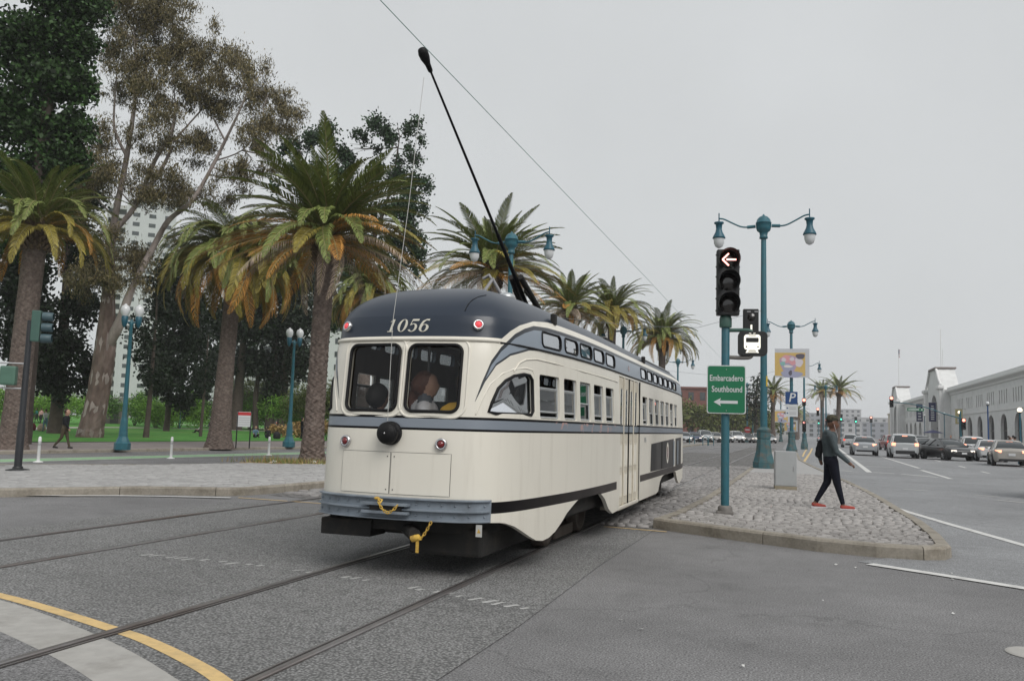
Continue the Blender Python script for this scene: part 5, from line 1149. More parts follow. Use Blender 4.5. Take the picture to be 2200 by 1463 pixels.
def twin_lamp(label, loc, rz=0.0, banner=None, detail=True, group='teal twin arm street lamps', H=9.35):
    t = thing('street_lamp', label, 'street lamp', loc, rz, group)
    MB().lathe([(.43, 0), (.43, .24), (.40, .26), (.40, .28), (.31, .62), (.265, 1.02), (.25, 1.10), (.27, 1.13), (.27, 1.36), (.29, 1.40), (.29, 1.46), (.20, 1.52), (.14, 1.56)], n=8, smooth=False, a0=PI/8).build('base', M_TEALB, t, fix=False)
    MB().lathe([(.135, 1.5), (.13, 3.0), (.098, H-.55), (.09, H-.5)], n=14).build('pole', M_TEAL, t, fix=False)
    MB().lathe([(.10, H-.50), (.16, H-.48), (.155, H-.40), (.14, H-.38), (.16, H-.24), (.25, H-.17), (.285, H-.05), (.29, H+.12), (.30, H+.125), (.30, H+.15), (.28, H+.16), (.25, H+.28), (.16, H+.38), (.05, H+.43), (.03, H+.48), (0, H+.50)], n=16, caps=False).build('finial_housing', M_TEAL, t, fix=False)
    for sg in (-1, 1):
        P = smooth_line([(sg*.30, 0, H+.02), (sg*.55, 0, H), (sg*.85, 0, H+.03), (sg*1.2, 0, H+.20), (sg*1.5, 0, H+.36), (sg*1.70, 0, H+.40)], 4)
        arm = MB().tube(P, .032, 7).tube([(sg*.30, 0, H+.02), (sg*.62, 0, H)], .065, 8).build('arm', M_TEAL, t, fix=False)
        x = sg*1.70
        sh = MB().tube([(x, 0, H+.62), (x, 0, H+.25)], .025, 6).lathe([(.0, H+.26), (.19, H+.25), (.19, H+.20), (.13, H+.16), (.115, H-.02), (.14, H-.14), (.24, H-.34), (.255, H-.40), (.22, H-.41)], (x, 0, 0), 14, caps=False).build('lamp_shade', M_TEALD, t, fix=False)
        MB().lathe([(.215, H-.40), (.20, H-.58), (.14, H-.73), (.05, H-.79), (0, H-.80)], (x, 0, 0), 14, caps=False).build('lamp_glass', M_BULB, sh, fix=False)
    return t
lamp_main = twin_lamp('tall teal twin lamp on the cobbled island behind the grey cabinet', (-1.06, 33.88, .14))
MB().box(.09, .145, -.10, -.06, 3.1, 3.5).build('yellow_tag', mat('yellow_tag', (.6, .42, .05), .5), lamp_main)
LAMPS = [('teal twin lamp carrying the parking sign and yellow banner', (-.10, 66.5, .14)), ('teal twin lamp rising behind the streetcar roof', (-11.55, 34.2, .0)),
         ('teal twin lamp half hidden by palms above the streetcar', (-13.0, 67.5, 0)), ('small teal twin lamp above the streetcar nose', (-12.6, 98.7, 0)),
         ('teal twin lamp behind the no entry sign', (-7.2, 146, 0)), ('teal twin lamp right of the yellow banner', (1.25, 104.7, .1)), ('teal twin lamp in front of the lone median palm', (5.2, 150, 0)), ('far teal twin lamp between lamp column and parking sign', (-2.2, 170, 0))]
for lab, loc in LAMPS:
    o = copy_tree(lamp_main); o.location = loc; o['label'] = lab
    for ch in list(o.children):
        if ch.name.startswith('yellow_tag'): bpy.data.objects.remove(ch)

# --- banner art: plain colour-block portrait print, generic
def banner(label, loc, w, h, parent=None, name='lamp_banner'):
    o = thing(name, label, 'banner', loc, 0.05)
    MB().box(-w/2, w/2, -.012, .012, 0, h).build('sheet', mat('banner_grey', (.50, .51, .54), .7, var=.1, vscale=18), o)
    MB().box(-w/2-.0, w/2-.12*w, -.018, -.013, .06*h, .86*h).build('yellow_print', mat('banner_yellow', (.56, .39, .13), .7, var=.06), o)
    cols = [(.42, .30, .42), (.60, .55, .60), (.32, .33, .45), (.62, .30, .33), (.22, .42, .40), (.10, .09, .12), (.66, .62, .60)]
    blobs = [(-.08, .48, .20, .26, 0), (.16, .52, .09, .13, 1), (-.10, .36, .13, .10, 2), (-.14, .62, .12, .10, 3), (.02, .52, .07, .07, 3), (-.22, .48, .06, .06, 4), (.20, .70, .10, .08, 5), (-.02, .16, .24, .10, 2), (-.10, .40, .10, .035, 6), (-.20, .60, .055, .05, 1), (.0, .62, .055, .05, 1), (-.04, .20, .04, .07, 5)]
    for i, (bx, bz, rx, rz_, c) in enumerate(blobs):
        bx, bz, rx, rz_ = bx*1.2, .48+(bz-.48)*1.15, rx*1.3, rz_*1.3
        P = [(bx*w+rx*w*math.cos(t)*(1+.15*math.sin(3*t+i)), bz*h+rz_*h*math.sin(t)*(1+.12*math.cos(2*t+i))) for t in np.linspace(0, 2*PI, 15)[:-1]]
        MB().add([(x, -.020-.0015*i, z) for x, z in P], [tuple(range(len(P)))]).build('print_patch', mat('print_%d' % c, cols[c], .7), o, fix=False)
    for z in (.02, h-.02): MB().tube([(-w/2, .02, z), (w/2, .02, z)], .02, 6).build('banner_arm', M_TEAL, o, fix=False)
    return o
banner('yellow banner with colourful portrait hung on the parking sign lamp', (-.05, 66.25, 5.65), 2.45, 2.15)
banner('small yellow banner beside the lamp column', (-1.6, 140, 3.3), 2.2, 2.0)
banner('small yellow banner left of the parking sign', (-.35, 172, 2.0), 2.4, 2.2)
# parking sign on that lamp
t = thing('parking_sign', 'blue parking sign with white notice below on a lamp pole', 'sign', (-.10, 66.30, 2.75), .02); t.scale = (.86, 1, .88)
MB().box(-.50, .50, -.01, .01, 1.05, 2.10).build('blue_plate', M_SIGNBLUE, t, bevel=.004)
lettering('P', 1.05, TR(0, -.014, 1.58) @ FACE, M_SIGNWHITE, t, 1.0, 'letter_p', .2)
MB().box(-.48, .52, -.01, .01, 0, 1.03).build('white_plate', M_SIGNWHITE, t, bevel=.004)
for z in (.72, .30):
    MB().box(-.40, -.28, -.016, -.012, z-.05, z+.05).build('notice_arrow', M_SIGNBLUE, t, fix=False)
    for k in range(2): MB().box(-.18, .38, -.016, -.012, z-.11+k*.14, z-.05+k*.14).build('notice_line', M_ALUM, t, fix=False)

# --- the signal post on the island
sp = thing('traffic_signal', 'teal signal post on the island showing a red left arrow', 'traffic signal', (-1.05, 14.28, .135), .12)
MB().lathe([(.066, 0), (.066, 3.2), (.06, 3.22)], n=16).build('pole', M_TEAL, sp, fix=False)
MB().box(-.13, .13, -.13, .13, 0, .05).build('base_plate', M_IRON, sp, bevel=.01)
MB().lathe([(.115, .04), (.115, .10), (.10, .13), (.08, .14)], n=12).build('base_collar', M_IRON, sp, fix=False)
MB().lathe([(.095, 3.03), (.10, 3.05), (.10, 3.18), (.085, 3.22)], n=14).build('pole_cap', M_SIGGRN, sp, fix=False)
def signal_head(parent, M_, lit=0, arrow=True, w=.36, n=3, mt=None, size=1.0, simple=False):
    """black head facing -y in local frame, bottom centre at origin of M_"""
    hs = .365*size; w = w*size; d = .17*size
    hd = MB().tbox(M_ @ TR(0, 0, n*hs/2), w, d, n*hs).build('signal_head', mt or M_SIGBLK, parent, bevel=.02*size)
    if not simple:
        for i in range(n):
            for sx in (-1, 1):
                for zz in (.08, .28): MB().sphere((M_ @ Vector((sx*(w/2+.008), 0, i*hs+zz*size))), .014, 6).build('latch', M_SIGBLK, hd, fix=False)
    for i in range(n):
        c = TR(0, -d/2, (i+.5)*hs); r = .148*size; on = (n-1-i) == lit
        ln = MB().lathe([(r, -.0), (r*.9, .012), (r*.5, .03), (0, .036)], (0, 0, 0), 20, M=M_ @ c @ Matrix.Rotation(PI/2, 4, 'X'), caps=False).build('lens', M_LENSDARK if (arrow or not on) else M_REDSIG, hd, fix=False)
        # tunnel visor, open below
        V = []; A = np.linspace(-.62*PI+PI/2, 1.62*PI-PI/2+.0, 19) if False else np.linspace(-.30*PI, 1.30*PI, 19)
        for a in A:
            for rr, yy in ((r*1.08, 0.0), (r*1.10, -.20*size*(.55+.45*max(0, math.sin(a)*.5+.5)))): V.append(M_ @ c @ Vector((rr*math.cos(a), yy, rr*math.sin(a))))
        for a in A[::-1]:
            for rr, yy in ((r*1.15, 0.0), (r*1.16, -.20*size*(.55+.45*max(0, math.sin(a)*.5+.5)))): V.append(M_ @ c @ Vector((rr*math.cos(a), yy, rr*math.sin(a))))
        k = len(V)//2; MB().add(V, [(2*j, 2*j+1, 2*j+3, 2*j+2) for j in range(k-1)]).build('visor', mt or M_SIGBLK, hd, fix=False)
        if on and arrow:
            wv = .022*size; q = lambda x, z: M_ @ c @ Vector((x*size, -.042*size, z*size))
            for (x0, z0), (x1, z1) in (((-.105, 0), (-.005, .10)), ((-.105, 0), (-.005, -.10)), ((-.04, 0), (.115, 0))):
                MB().tube([q(x0, z0), q(x1, z1)], wv*.62, 6).build('arrow_bar', M_REDARROW, hd, fix=False)
    return hd
signal_head(sp, TR(.03, -.06, 3.22) @ RZ(.10))
# transit indicator with bar signal behind it
arm = MB().tube(smooth_line([(.06, 0, 2.985), (.30, -.02, 2.985), (.40, -.02, 2.97), (.43, -.02, 2.90)], 4), .032, 8).build('upper_bracket', M_SIGGRN, sp, fix=False)
MB().tube(smooth_line([(.06, 0, 2.54), (.28, -.02, 2.53), (.40, -.02, 2.55), (.43, -.02, 2.64)], 4), .032, 8).build('lower_bracket', M_IRON, sp, fix=False)
bx = MB().prism([(x+.43, y+2.765) for x, y in rrect(.46, .40, .07, 5)], -.07, .10, M=Matrix(((1, 0, 0, 0), (0, 0, 1, 0), (0, 1, 0, 0), (0, 0, 0, 1)))).build('transit_indicator', M_SIGBLK, sp, bevel=.008)
def icon_poly(P, yy, mt): MB().add([(x+.42, yy, z+2.765) for x, z in P], [tuple(range(len(P)))]).build('tram_icon', mt, bx, fix=False)
icon_poly([(x, z+.02) for x, z in rrect(.26, .25, .045, 4)], -.072, M_ICON)
icon_poly([(x, z+.055) for x, z in rrect(.20, .075, .012, 2)], -.0745, M_SIGBLK)
icon_poly([(x, z+.127) for x, z in rrect(.12, .010, .003, 1)], -.0745, M_SIGBLK)
for sx in (-1, 1):
    icon_poly([(sx*.09+.013*math.cos(t), -.055+.013*math.sin(t)) for t in np.linspace(0, 2*PI, 11)[:-1]], -.0745, M_SIGBLK)
    icon_poly([(sx*.05, -.105), (sx*.08, -.105), (sx*.105, -.155), (sx*.075, -.155)], -.072, M_ICON)
    icon_poly([(sx*.02, .155), (sx*.05, .165), (sx*.05, .173), (sx*.015, .165)], -.072, M_ICON)
for z in (-.118, -.145): icon_poly([(-.08, z-.006), (.08, z-.006), (.08, z+.006), (-.08, z+.006)], -.0735, M_ICON)
bs = MB().box(.30, .55, .26, .40, 2.93, 3.38).build('bar_signal', M_SIGBLK, sp, bevel=.015)
MB().box(.415, .445, .252, .258, 3.00, 3.11).build('lit_bar', M_ICON, bs)
MB().lathe([(.07, 0), (.06, .012), (0, .02)], (.43, .26, 3.24), 14, M=Matrix.Rotation(PI/2, 4, 'X'), caps=False).build('lens', M_LENSDARK, bs, fix=False)
for x in (.36, .48): MB().box(x, x+.06, .254, .258, 3.325, 3.34).build('vent_slot', M_ALUM, bs)
MB().tube([(.43, .30, 2.93), (.43, .30, 2.80), (.43, .08, 2.80)], .025, 6).build('signal_bracket', M_SIGBLK, sp, fix=False)
# green direction sign
GS = Matrix(((1, 0, 0, 0), (0, 0, 1, 0), (0, 1, 0, 0), (0, 0, 0, 1)))
gsn = MB().prism([(x+.01, y+2.005) for x, y in rrect(.615, .785, .035, 4)], -.105, -.098, M=GS).build('direction_sign', M_SIGNWHITE, sp)
MB().prism([(x+.01, y+2.005) for x, y in rrect(.585, .755, .032, 4)], -.1085, -.1055, M=GS).build('green_field', M_SIGNGREEN, gsn)
lettering('Embarcadero', .138, TR(.01, -.112, 2.185) @ FACE, M_SIGNWHITE, gsn, .72)
lettering('Southbound', .138, TR(.02, -.112, 2.005) @ FACE, M_SIGNWHITE, gsn, .72)
MB().add([(x+.01, -.112, z+1.80) for x, z in ((-.20, 0), (-.085, .065), (-.10, .024), (.18, .024), (.18, -.024), (-.10, -.024), (-.085, -.065))], [(0, 1, 2, 3, 4, 5, 6)]).build('sign_arrow', M_SIGNWHITE, gsn, fix=False)
for z in (2.33, 1.66): MB().sphere((.01, -.112, z), .008, 6).build('sign_bolt', M_ALUM, gsn, fix=False)
for z in (2.25, 1.75): MB().box(-.085, .085, -.10, .085, z-.02, z+.02).build('sign_clamp', M_IRON, sp, bevel=.004)
# grey cabinet
t = thing('utility_cabinet', 'plain grey metal cabinet on a low concrete plinth', 'cabinet', (-.18, 21.47, .135), .10); t.scale = (.86, .86, .88)
MB().box(-.29, .29, -.2, .25, 0, .10).build('plinth', mat('plinth_concrete', (.27, .235, .17), .9, var=.1), t, bevel=.006)
MB().box(-.285, .285, -.195, .245, .10, 1.03).build('housing', M_GREYCAB, t, bevel=.012)
MB().box(-.265, .265, -.2005, -.1965, .12, 1.01).build('door', M_GREYCAB, t, bevel=.001)
MB().box(.20, .225, -.215, -.202, .52, .64).build('handle', M_ALUM, t, bevel=.003)

# --- left signal post seen from behind
t = thing('traffic_signal', 'dark signal post at the park corner with green housing seen from behind', 'traffic signal', (-19.94, 17.82, -.14), YAW+.25)
MB().lathe([(.10, 0), (.10, 1.2), (.085, 1.3), (.075, 4.1)], n=12).build('pole', mat('near_black_pole', (.018, .020, .024), .5, var=.2), t, fix=False)
MB().lathe([(.30, 0), (.30, .03), (.14, .06), (.12, .12)], n=12).build('base_plate', M_SIGBLK, t, fix=False)
hd = MB().box(.04, .27, -.10, .10, 3.52, 4.38).build('signal_head', M_SIGGRN, t, bevel=.03)
for i in range(3): MB().lathe([(.125, 0), (.13, .12), (.12, .26), (.10, .27)], (.30, 0, 3.62+i*.30), 14, M=Matrix.Rotation(PI/2, 4, 'Y'), caps=False).build('visor', mat('visor_blue_grey', (.05, .09, .105), .5), hd, fix=False)
MB().box(-.62, -.22, -.13, .13, 2.30, 2.82).build('pedestrian_signal', mat('pale_green_housing', (.07, .15, .11), .5, var=.1), t, bevel=.05)
for z in (2.90, 2.22): MB().tube([(-.9, 0, z), (.04, 0, z)], .025, 6).build('bracket', M_ALUM, t, fix=False)

# --- park lamps with twin globes
def globe_lamp(label, loc, H):
    t = thing('park_lamp', label, 'street lamp', loc, YAW+.3, 'twin globe lamps along the park')
    MB().lathe([(.36, 0), (.36, .30), (.30, .36), (.28, .42), (.20, .60), (.155, 1.35), (.14, 1.4), (.125, 1.5)], n=8, smooth=False).build('base', M_TEAL, t, fix=False)
    MB().lathe([(.115, 1.45), (.075, H-1.0), (.10, H-.95), (.10, H-.85), (.06, H-.8), (.05, H-.7)], n=12).build('pole', M_TEAL, t, fix=False)
    MB().tube([(-.28, 0, H-.85), (.28, 0, H-.85)], .045, 8).build('crossbar', M_TEALD, t, fix=False)
    for sx in (-.30, .30):
        h = MB().lathe([(.03, H-1.1), (.10, H-1.0), (.14, H-.80), (.15, H-.60), (.11, H-.56)], (sx, 0, 0), 12, caps=False).build('lamp_cup', M_TEALD, t, fix=False)
        MB().lathe([(.12, H-.57), (.20, H-.42), (.215, H-.25), (.17, H-.10), (.07, H-.05), (.05, H), (0, H+.02)], (sx, 0, 0), 14, caps=False).build('globe', M_BULB, h, fix=False)
    return t
globe_lamp('teal twin globe lamp on the sidewalk right of the eucalyptus', (-29.32, 31.69, -.15), 6.75)
globe_lamp('teal twin globe lamp left of the island palm trunk', (-28.26, 43.7, -.15), 7.05)

# --- white flexible bollards
M_BOLL = mat('white_bollard', (.66, .67, .66), .5, var=.06)
for i, (x, y) in enumerate(((-24.93, 23.08), (-24.24, 28.92), (-23.89, 35.27))):
    t = thing('bollard', ('white flexible bollard beside the dark signal post', 'white flexible bollard in front of the slim young tree', 'white flexible bollard left of the weeds')[i], 'bollard', (x, y, -.275), 0, 'white bollards of the bike lane')
    MB().lathe([(.16, 0), (.16, .025), (.06, .05)], n=14).build('foot', M_BOLL, t, fix=False)
    MB().lathe([(.055, .03), (.052, .70), (.058, .71), (.058, .75), (.052, .76), (.055, .83), (.035, .88), (0, .89)], n=12).build('post', M_BOLL, t, fix=False)
    MB().lathe([(.0565, .58), (.0565, .66)], n=12, caps=False).build('reflective_band', M_ALUM, t, fix=False)

# --- park notice board and small signs
t = thing('notice_board', 'red headed notice board on two dark posts by the sidewalk', 'sign', (-28.0, 38.9, -.15), YAW+.5)
for sx in (-.35, .35): MB().tube([(sx, 0, 0), (sx, 0, 2.05)], .035, 6).build('post', M_SIGBLK, t, fix=False)
MB().box(-.38, .38, -.02, .02, 1.15, 1.95).build('white_panel', M_SIGNWHITE, t)
MB().box(-.37, .37, -.025, -.021, 1.76, 1.93).build('red_header', M_SIGNRED, t)
for k in range(4): MB().box(-.3, .3, -.025, -.021, 1.25+.12*k, 1.29+.12*k).build('text_line', M_ALUM, t)
for lab, x, y, h in (('small globe lamp by the park path', -64.5, 78.0, 3.2), ('small white sign on a post beside the drooping palm', -46.2, 60.0, 4.2)):
    t = thing('park_post', lab, 'post', (x, y, lawn_z(x, y)-.05), YAW)
    MB().tube([(0, 0, 0), (0, 0, h)], .05, 6).build('post', M_TEAL, t, fix=False)
    if 'globe' in lab: MB().sphere((0, 0, h+.18), .2, 10).build('globe', M_BULB, t, fix=False)
    else: MB().box(-.32, .32, -.05, -.02, h-1.0, h).build('panel', M_SIGNWHITE, t, bevel=.01)

# --- signals and signs further along the street
def far_signal(label, loc, h, heads, rz=0.0, group='signals further along the street', arrow=True, base=True):
    t = thing('traffic_signal', label, 'traffic signal', loc, rz, group)
    MB().lathe([(.10, 0), (.08, h)], n=8).build('pole', M_TEAL, t, fix=False)
    if base: MB().lathe([(.34, 0), (.34, .3), (.22, .8), (.2, 1.0), (.12, 1.1)], n=8, smooth=False).build('base', M_TEALB, t, fix=False)
    for (dx, z, lit, ar, n) in heads: signal_head(t, TR(dx, -.12, z), lit, ar, n=n, simple=True)
    return t
far_signal('double red signal post beside the parking sign', (1.06, 90, 0), 4.8, [(0, 4.35, 0, False, 2), (0, 1.75, 0, True, 3)])
far_signal('signal post with two red lights before the median palm', (4.05, 128, 0), 5.4, [(-.7, 4.2, 0, False, 3), (.45, 2.7, 0, True, 3)])
far_signal('red signal in front of the bushes left of the lamp column', (-6.3, 146, 0), 5.2, [(.3, 3.3, 0, True, 3)], base=False)
t = thing('no_entry_sign', 'round red and white no entry sign before the parked cars', 'sign', (-7.0, 143, -.75), .05)
MB().tube([(0, 0, 0), (0, 0, 3.4)], .06, 6).build('post', M_TEAL, t, fix=False)
MB().lathe([(.0, 0), (.50, 0), (.50, .03), (0, .03)], (0, -.08, 2.75), 20, M=Matrix.Rotation(PI/2, 4, 'X'), smooth=False, caps=False).build('disc', M_SIGNRED, t, fix=False)
MB().box(-.34, .34, -.135, -.115, 2.65, 2.85).build('white_bar', M_SIGNWHITE, t)
# mast arm signal with green street name blade
t = thing('mast_arm_signal', 'curved mast arm with red light and green street name sign', 'traffic signal', (15.6, 93, 0), 0)
MB().lathe([(.10, 0), (.07, 4.2)], n=10).build('pole', M_TEAL, t, fix=False)
MB().tube(smooth_line([(0, 0, 3.5), (-1.5, 0, 3.95), (-3.2, 0, 4.55), (-4.6, 0, 4.85), (-6.0, 0, 4.95)], 5), [.06]*6+[.05]*6+[.04]*9, 8).build('arm', M_TEAL, t, fix=False)
signal_head(t, TR(-6.2, -.1, 4.45), 0, False, size=1.0, simple=True); signal_head(t, TR(.25, -.1, 2.4), 0, False, simple=True)
sg_ = MB().box(-4.75, -3.25, -.03, .03, 4.12, 4.42).build('street_name_blade', M_SIGNGREEN, t)
for k in range(9): MB().box(-4.65+.11*k, -4.57+.11*k, -.036, -.032, 4.20, 4.34).build('blade_letter', M_SIGNWHITE, sg_, fix=False)
MB().box(-3.5, -3.36, -.036, -.032, 4.2, 4.34).build('blade_letter', M_SIGNWHITE, sg_, fix=False)
# pavement lamps on the pier side, two of them lit
M_LIT = mat('lit_globe', (.9, .8, .65), .4, emit=(1, .84, .62), estr=1.3)
for i, (x, y, h, lit) in enumerate(((13.6, 61, 3.2, True), (15.6, 93.5, 3.9, True), (14.9, 77, 4.2, False), (19.5, 128, 4.6, False), (20, 150, 4.8, False))):
    t = thing('pier_lamp', ('lit globe lamp at the right edge before the arches', 'lit globe lamp below the banners', 'unlit lamp post before the third arch', 'slim lamp post before the blue banner', 'slim lamp post before the far portal')[i], 'street lamp', (x, y, .1 if y > 100 else 0), 0, 'lamps along the pier pavement')
    MB().lathe([(.2, 0), (.2, .3), (.1, .6), (.06, .7), (.05, h)], n=10).build('pole', M_SIGNBLUE if i == 2 else M_TEALD, t, fix=False)
    MB().lathe([(.10, h), (.12, h+.05), (.06, h+.08)], n=10).build('collar', M_SIGBLK, t, fix=False)
    MB().sphere((0, 0, h+.2), .15, 12).build('globe', M_LIT if lit else M_BULB, t, fix=False)
# bike racks and posts near the far kerb
for i, (x, y) in enumerate(((-8.9, 93), (-8.3, 93), (-10.4, 94))):
    o = MB().tube(smooth_line([(-.25, 0, 0), (-.25, 0, .8), (-.1, 0, .98), (.1, 0, .98), (.25, 0, .8), (.25, 0, 0)], 3), .04, 6).build('bike_rack', M_TEAL, None, (x, y, 0))
    tag(o, ('left hoop of the bike racks by the streetcar nose', 'right hoop of the bike racks by the streetcar nose', 'lone hoop close to the streetcar nose')[i], 'bike rack', 'bike racks near the streetcar')
# overhead wires
M_WIRE = mat('copper_wire_green', (.28, .44, .40), .6); M_WIREG = mat('steel_wire', (.22, .24, .25), .5)
o = MB().tube([(XC, -4, 5.31), (XC, 7.6, 5.30), (XC, 22, 5.36), (XC, 40, 5.32), (XC, 70, 5.36), (XC, 130, 5.3)], .0045, 5).build('trolley_wire', M_WIRE); tag(o, 'thin green trolley wire running above the streetcar', 'wire')
o = MB().tube([(-11.55, 34.2, 6.3), (-6, 34.1, 5.65), (XC, 34.0, 5.55), (-1.06, 33.88, 6.2)], .008, 5).build('span_wire', M_WIREG); tag(o, 'span wire stretched between the two nearest twin lamps', 'wire')
o = MB().tube([(-13.0, 67.5, 6.5), (XC, 67, 5.6), (-.1, 66.5, 6.4)], .009, 5).build('span_wire', M_WIREG); tag(o, 'span wire stretched between the second pair of twin lamps', 'wire')
# ------------------------------------------------------------------ vehicles
M_TYRE = mat('tyre_rubber', (.014, .014, .015), .8); M_RIM = mat('alloy_rim', (.38, .39, .40), .35, metal=.8)
M_CARGLASS = mat('tinted_car_glass', (.035, .042, .046), .08, coat=.5); M_TAIL = mat('tail_lamp', (.45, .03, .02), .25, emit=(1, .16, .10), estr=.7); M_BRAKE = mat('lit_brake_lamp', (.8, .2, .12), .3, emit=(1, .36, .22), estr=1.8)
M_HEADL = mat('head_lamp', (.75, .72, .68), .15, emit=(1, .86, .72), estr=.8); M_TRIM = mat('black_trim', (.015, .015, .016), .5); M_PLATE = mat('plate', (.6, .61, .62), .5)
CARPAINT = {k: mat('car_paint_'+k, c, .28, metal=.25, coat=.6, var=.03) for k, c in dict(silver=(.36, .38, .40), grey=(.14, .145, .15), black=(.012, .013, .015), white=(.62, .63, .64), red=(.22, .012, .016), blue=(.02, .035, .09), pale=(.45, .47, .48), champagne=(.36, .34, .31)).items()}
def loft(mb, secs, m=0, mf=None, smooth=True):
    """secs: list of half sections [(x, y, z), ...] from outer bottom to centre top; mirrored"""
    k = len(secs[0]); full = [s + [(-x, y, z) for x, y, z in s[-2::-1]] for s in secs]; n = len(full[0])
    V = [p for s in full for p in s]; o = len(mb.v); mb.v += V
    for i in range(len(full)-1):
        for j in range(n-1):
            mb.f.append(tuple(o+q for q in (i*n+j, i*n+j+1, (i+1)*n+j+1, (i+1)*n+j))); mb.m.append(mf(i, min(j, n-2-j)) if mf else m); mb.s.append(smooth)
    for i, fl in ((0, 1), (len(full)-1, 0)): mb.f.append(tuple(o+i*n+j for j in (range(n) if fl else range(n-1, -1, -1)))); mb.m.append(m); mb.s.append(False)
    return mb
def make_car(kind, colour, label, loc, rz, group='cars in the street', brake=False):
    suv = kind == 'suv'; t = thing('car', label, 'car', loc, rz, group); P = CARPAINT[colour]
    if suv: ST = [(-2.30, .74, .42, .98), (-2.22, .88, .30, 1.10), (-1.5, .94, .25, 1.10), (0, .945, .24, 1.06), (1.1, .94, .25, 1.06), (1.95, .90, .27, .98), (2.25, .78, .34, .82), (2.34, .6, .42, .72)]
    else: ST = [(-2.38, .68, .40, .84), (-2.28, .84, .28, .98), (-1.6, .905, .21, 1.02), (0, .92, .20, .95), (1.15, .91, .20, .95), (2.0, .87, .22, .83), (2.30, .76, .30, .70), (2.38, .6, .38, .62)]
    mb = MB(); loft(mb, [[(w*.90, y, zb), (w*.99, y, zb+.16), (w, y, (zb+zs)/2+.05), (w*.985, y, zs-.12), (w*.93, y, zs-.03), (w*.75, y, zs+.012), (0, y, zs+.03)] for y, w, zb, zs in ST])
    body = mb.build('body', P, t)
    # greenhouse: glass band with painted roof and pillars
    if suv: CB = [(-2.24, .80, 1.08, .80, 1.10), (-2.05, .86, 1.08, .68, 1.58), (-1.7, .88, 1.08, .67, 1.66), (-.3, .88, 1.05, .68, 1.70), (.5, .88, 1.04, .66, 1.66), (1.40, .84, 1.03, .82, 1.05)]
    else: CB = [(-1.92, .78, 1.01, .78, 1.03), (-1.15, .84, .99, .60, 1.38), (-.75, .84, .97, .60, 1.43), (-.1, .84, .95, .61, 1.45), (.45, .84, .95, .59, 1.41), (1.38, .80, .94, .80, .96)]
    g = MB(); loft(g, [[(wb, y, zb-.03), (wb*.4+wt*.6, y, zb*.4+zt*.6), (wt, y, zt-.02), (wt*.85, y, zt+.012), (0, y, zt+.03)] for y, wb, zb, wt, zt in CB], 0, None)
    gl = g.build('window_glass', M_CARGLASS, t)
    r = MB(); CR = CB[1:-1]; loft(r, [[(wt+.004, y+(.05 if i == 0 else -.03 if i == len(CR)-1 else 0), zt-.05), (wt*.99, y, zt-.005), (wt*.85, y, zt+.026), (0, y, zt+.045)] for i, (y, wb, zb, wt, zt) in enumerate(CR)]); r.build('roof', P, t)
    for sx in (-1, 1):
        for a, b in ((0, 1), (3 if suv else 2, 3), (5, 4)):
            ya, wa, za = CB[a][0], CB[a][1], CB[a][2]; yb, wb_, zb_ = CB[b][0], CB[b][3], CB[b][4]
            if a == b: ya, wa, za = CB[a][0]+.1, CB[a][1], CB[a][2]
            MB().tube([(sx*(wa+.004), ya, za-.02), (sx*(wb_+.012), yb, zb_-.03)], .035, 6).build('pillar', P, t, fix=False)
        pass
        MB().sphere((sx*1.02, .95, 1.02 if not suv else 1.14), .10, 8, sc=(1.0, .6, .7)).build('mirror', P, t, fix=False)
        zt = .84 if not suv else .98
        tl = MB().tbox(TR(sx*(.66 if not suv else .74), -2.31 if not suv else -2.25, zt) @ RZ(sx*.5), .34 if not suv else .26, .10, .14 if not suv else .22).build('tail_light', M_BRAKE if brake else M_TAIL, t, bevel=.02)
        MB().tbox(TR(sx*.62, 2.27 if not suv else 2.22, .66 if not suv else .82) @ RZ(-sx*.4), .34, .12, .13).build('headlight', M_HEADL, t, bevel=.03)
        for y in (-1.42, 1.42):
            R = .33 if not suv else .37; c = (sx*.80, y, R)
            MB().lathe([(R+.075, 0), (R+.075, .15), (R+.055, .155), (R+.055, 0)], (sx*.785, y, R+.01), 20, M=Matrix.Rotation(sx*PI/2, 4, 'Y'), caps=False).lathe([(R+.06, .148), (0, .148)], (sx*.785, y, R+.01), 20, M=Matrix.Rotation(sx*PI/2, 4, 'Y'), caps=False).build('wheel_arch', M_TRIM, t, fix=False)
            wh = MB().lathe([(R*.62, .12), (R*.9, .13), (R, .09), (R, -.09), (R*.9, -.11), (R*.5, -.11)], (sx*.83, y, R), 20, M=Matrix.Rotation(sx*PI/2, 4, 'Y'), caps=False).build('wheel', M_TYRE, t, fix=False)
            rm = MB().lathe([(R*.64, .115), (R*.60, .09), (R*.15, .10), (0, .12)], (sx*.83, y, R), 20, M=Matrix.Rotation(sx*PI/2, 4, 'Y'), caps=False).build('rim', M_RIM, wh, fix=False)
            for k in range(5):
                a = k*2*PI/5; MB().tube([(sx*.955, y, R), (sx*.945, y+R*.6*math.cos(a), R+R*.6*math.sin(a))], .028, 5).build('spoke', M_RIM, wh, fix=False)
    MB().box(-.62, .62, -2.40 if not suv else -2.33, -2.2, .30, .44 if not suv else .55).build('rear_bumper', M_TRIM, t, bevel=.03)
    MB().box(-.55, .55, 2.2, 2.40 if not suv else 2.36, .34, .58).build('grille', M_TRIM, t, bevel=.03)
    MB().box(-.17, .17, -2.42 if not suv else -2.33, -2.36 if not suv else -2.28, .60, .74).build('rear_plate', M_PLATE, t, fix=False)
    MB().box(-.17, .17, 2.38, 2.42, .46, .58).build('front_plate', M_PLATE, t, fix=False)
    if brake: MB().box(-.16, .16, CB[1][0]-.05, CB[1][0]+.02, CB[1][4]-.03, CB[1][4]+.01).build('high_brake_lamp', M_BRAKE, t)
    return t
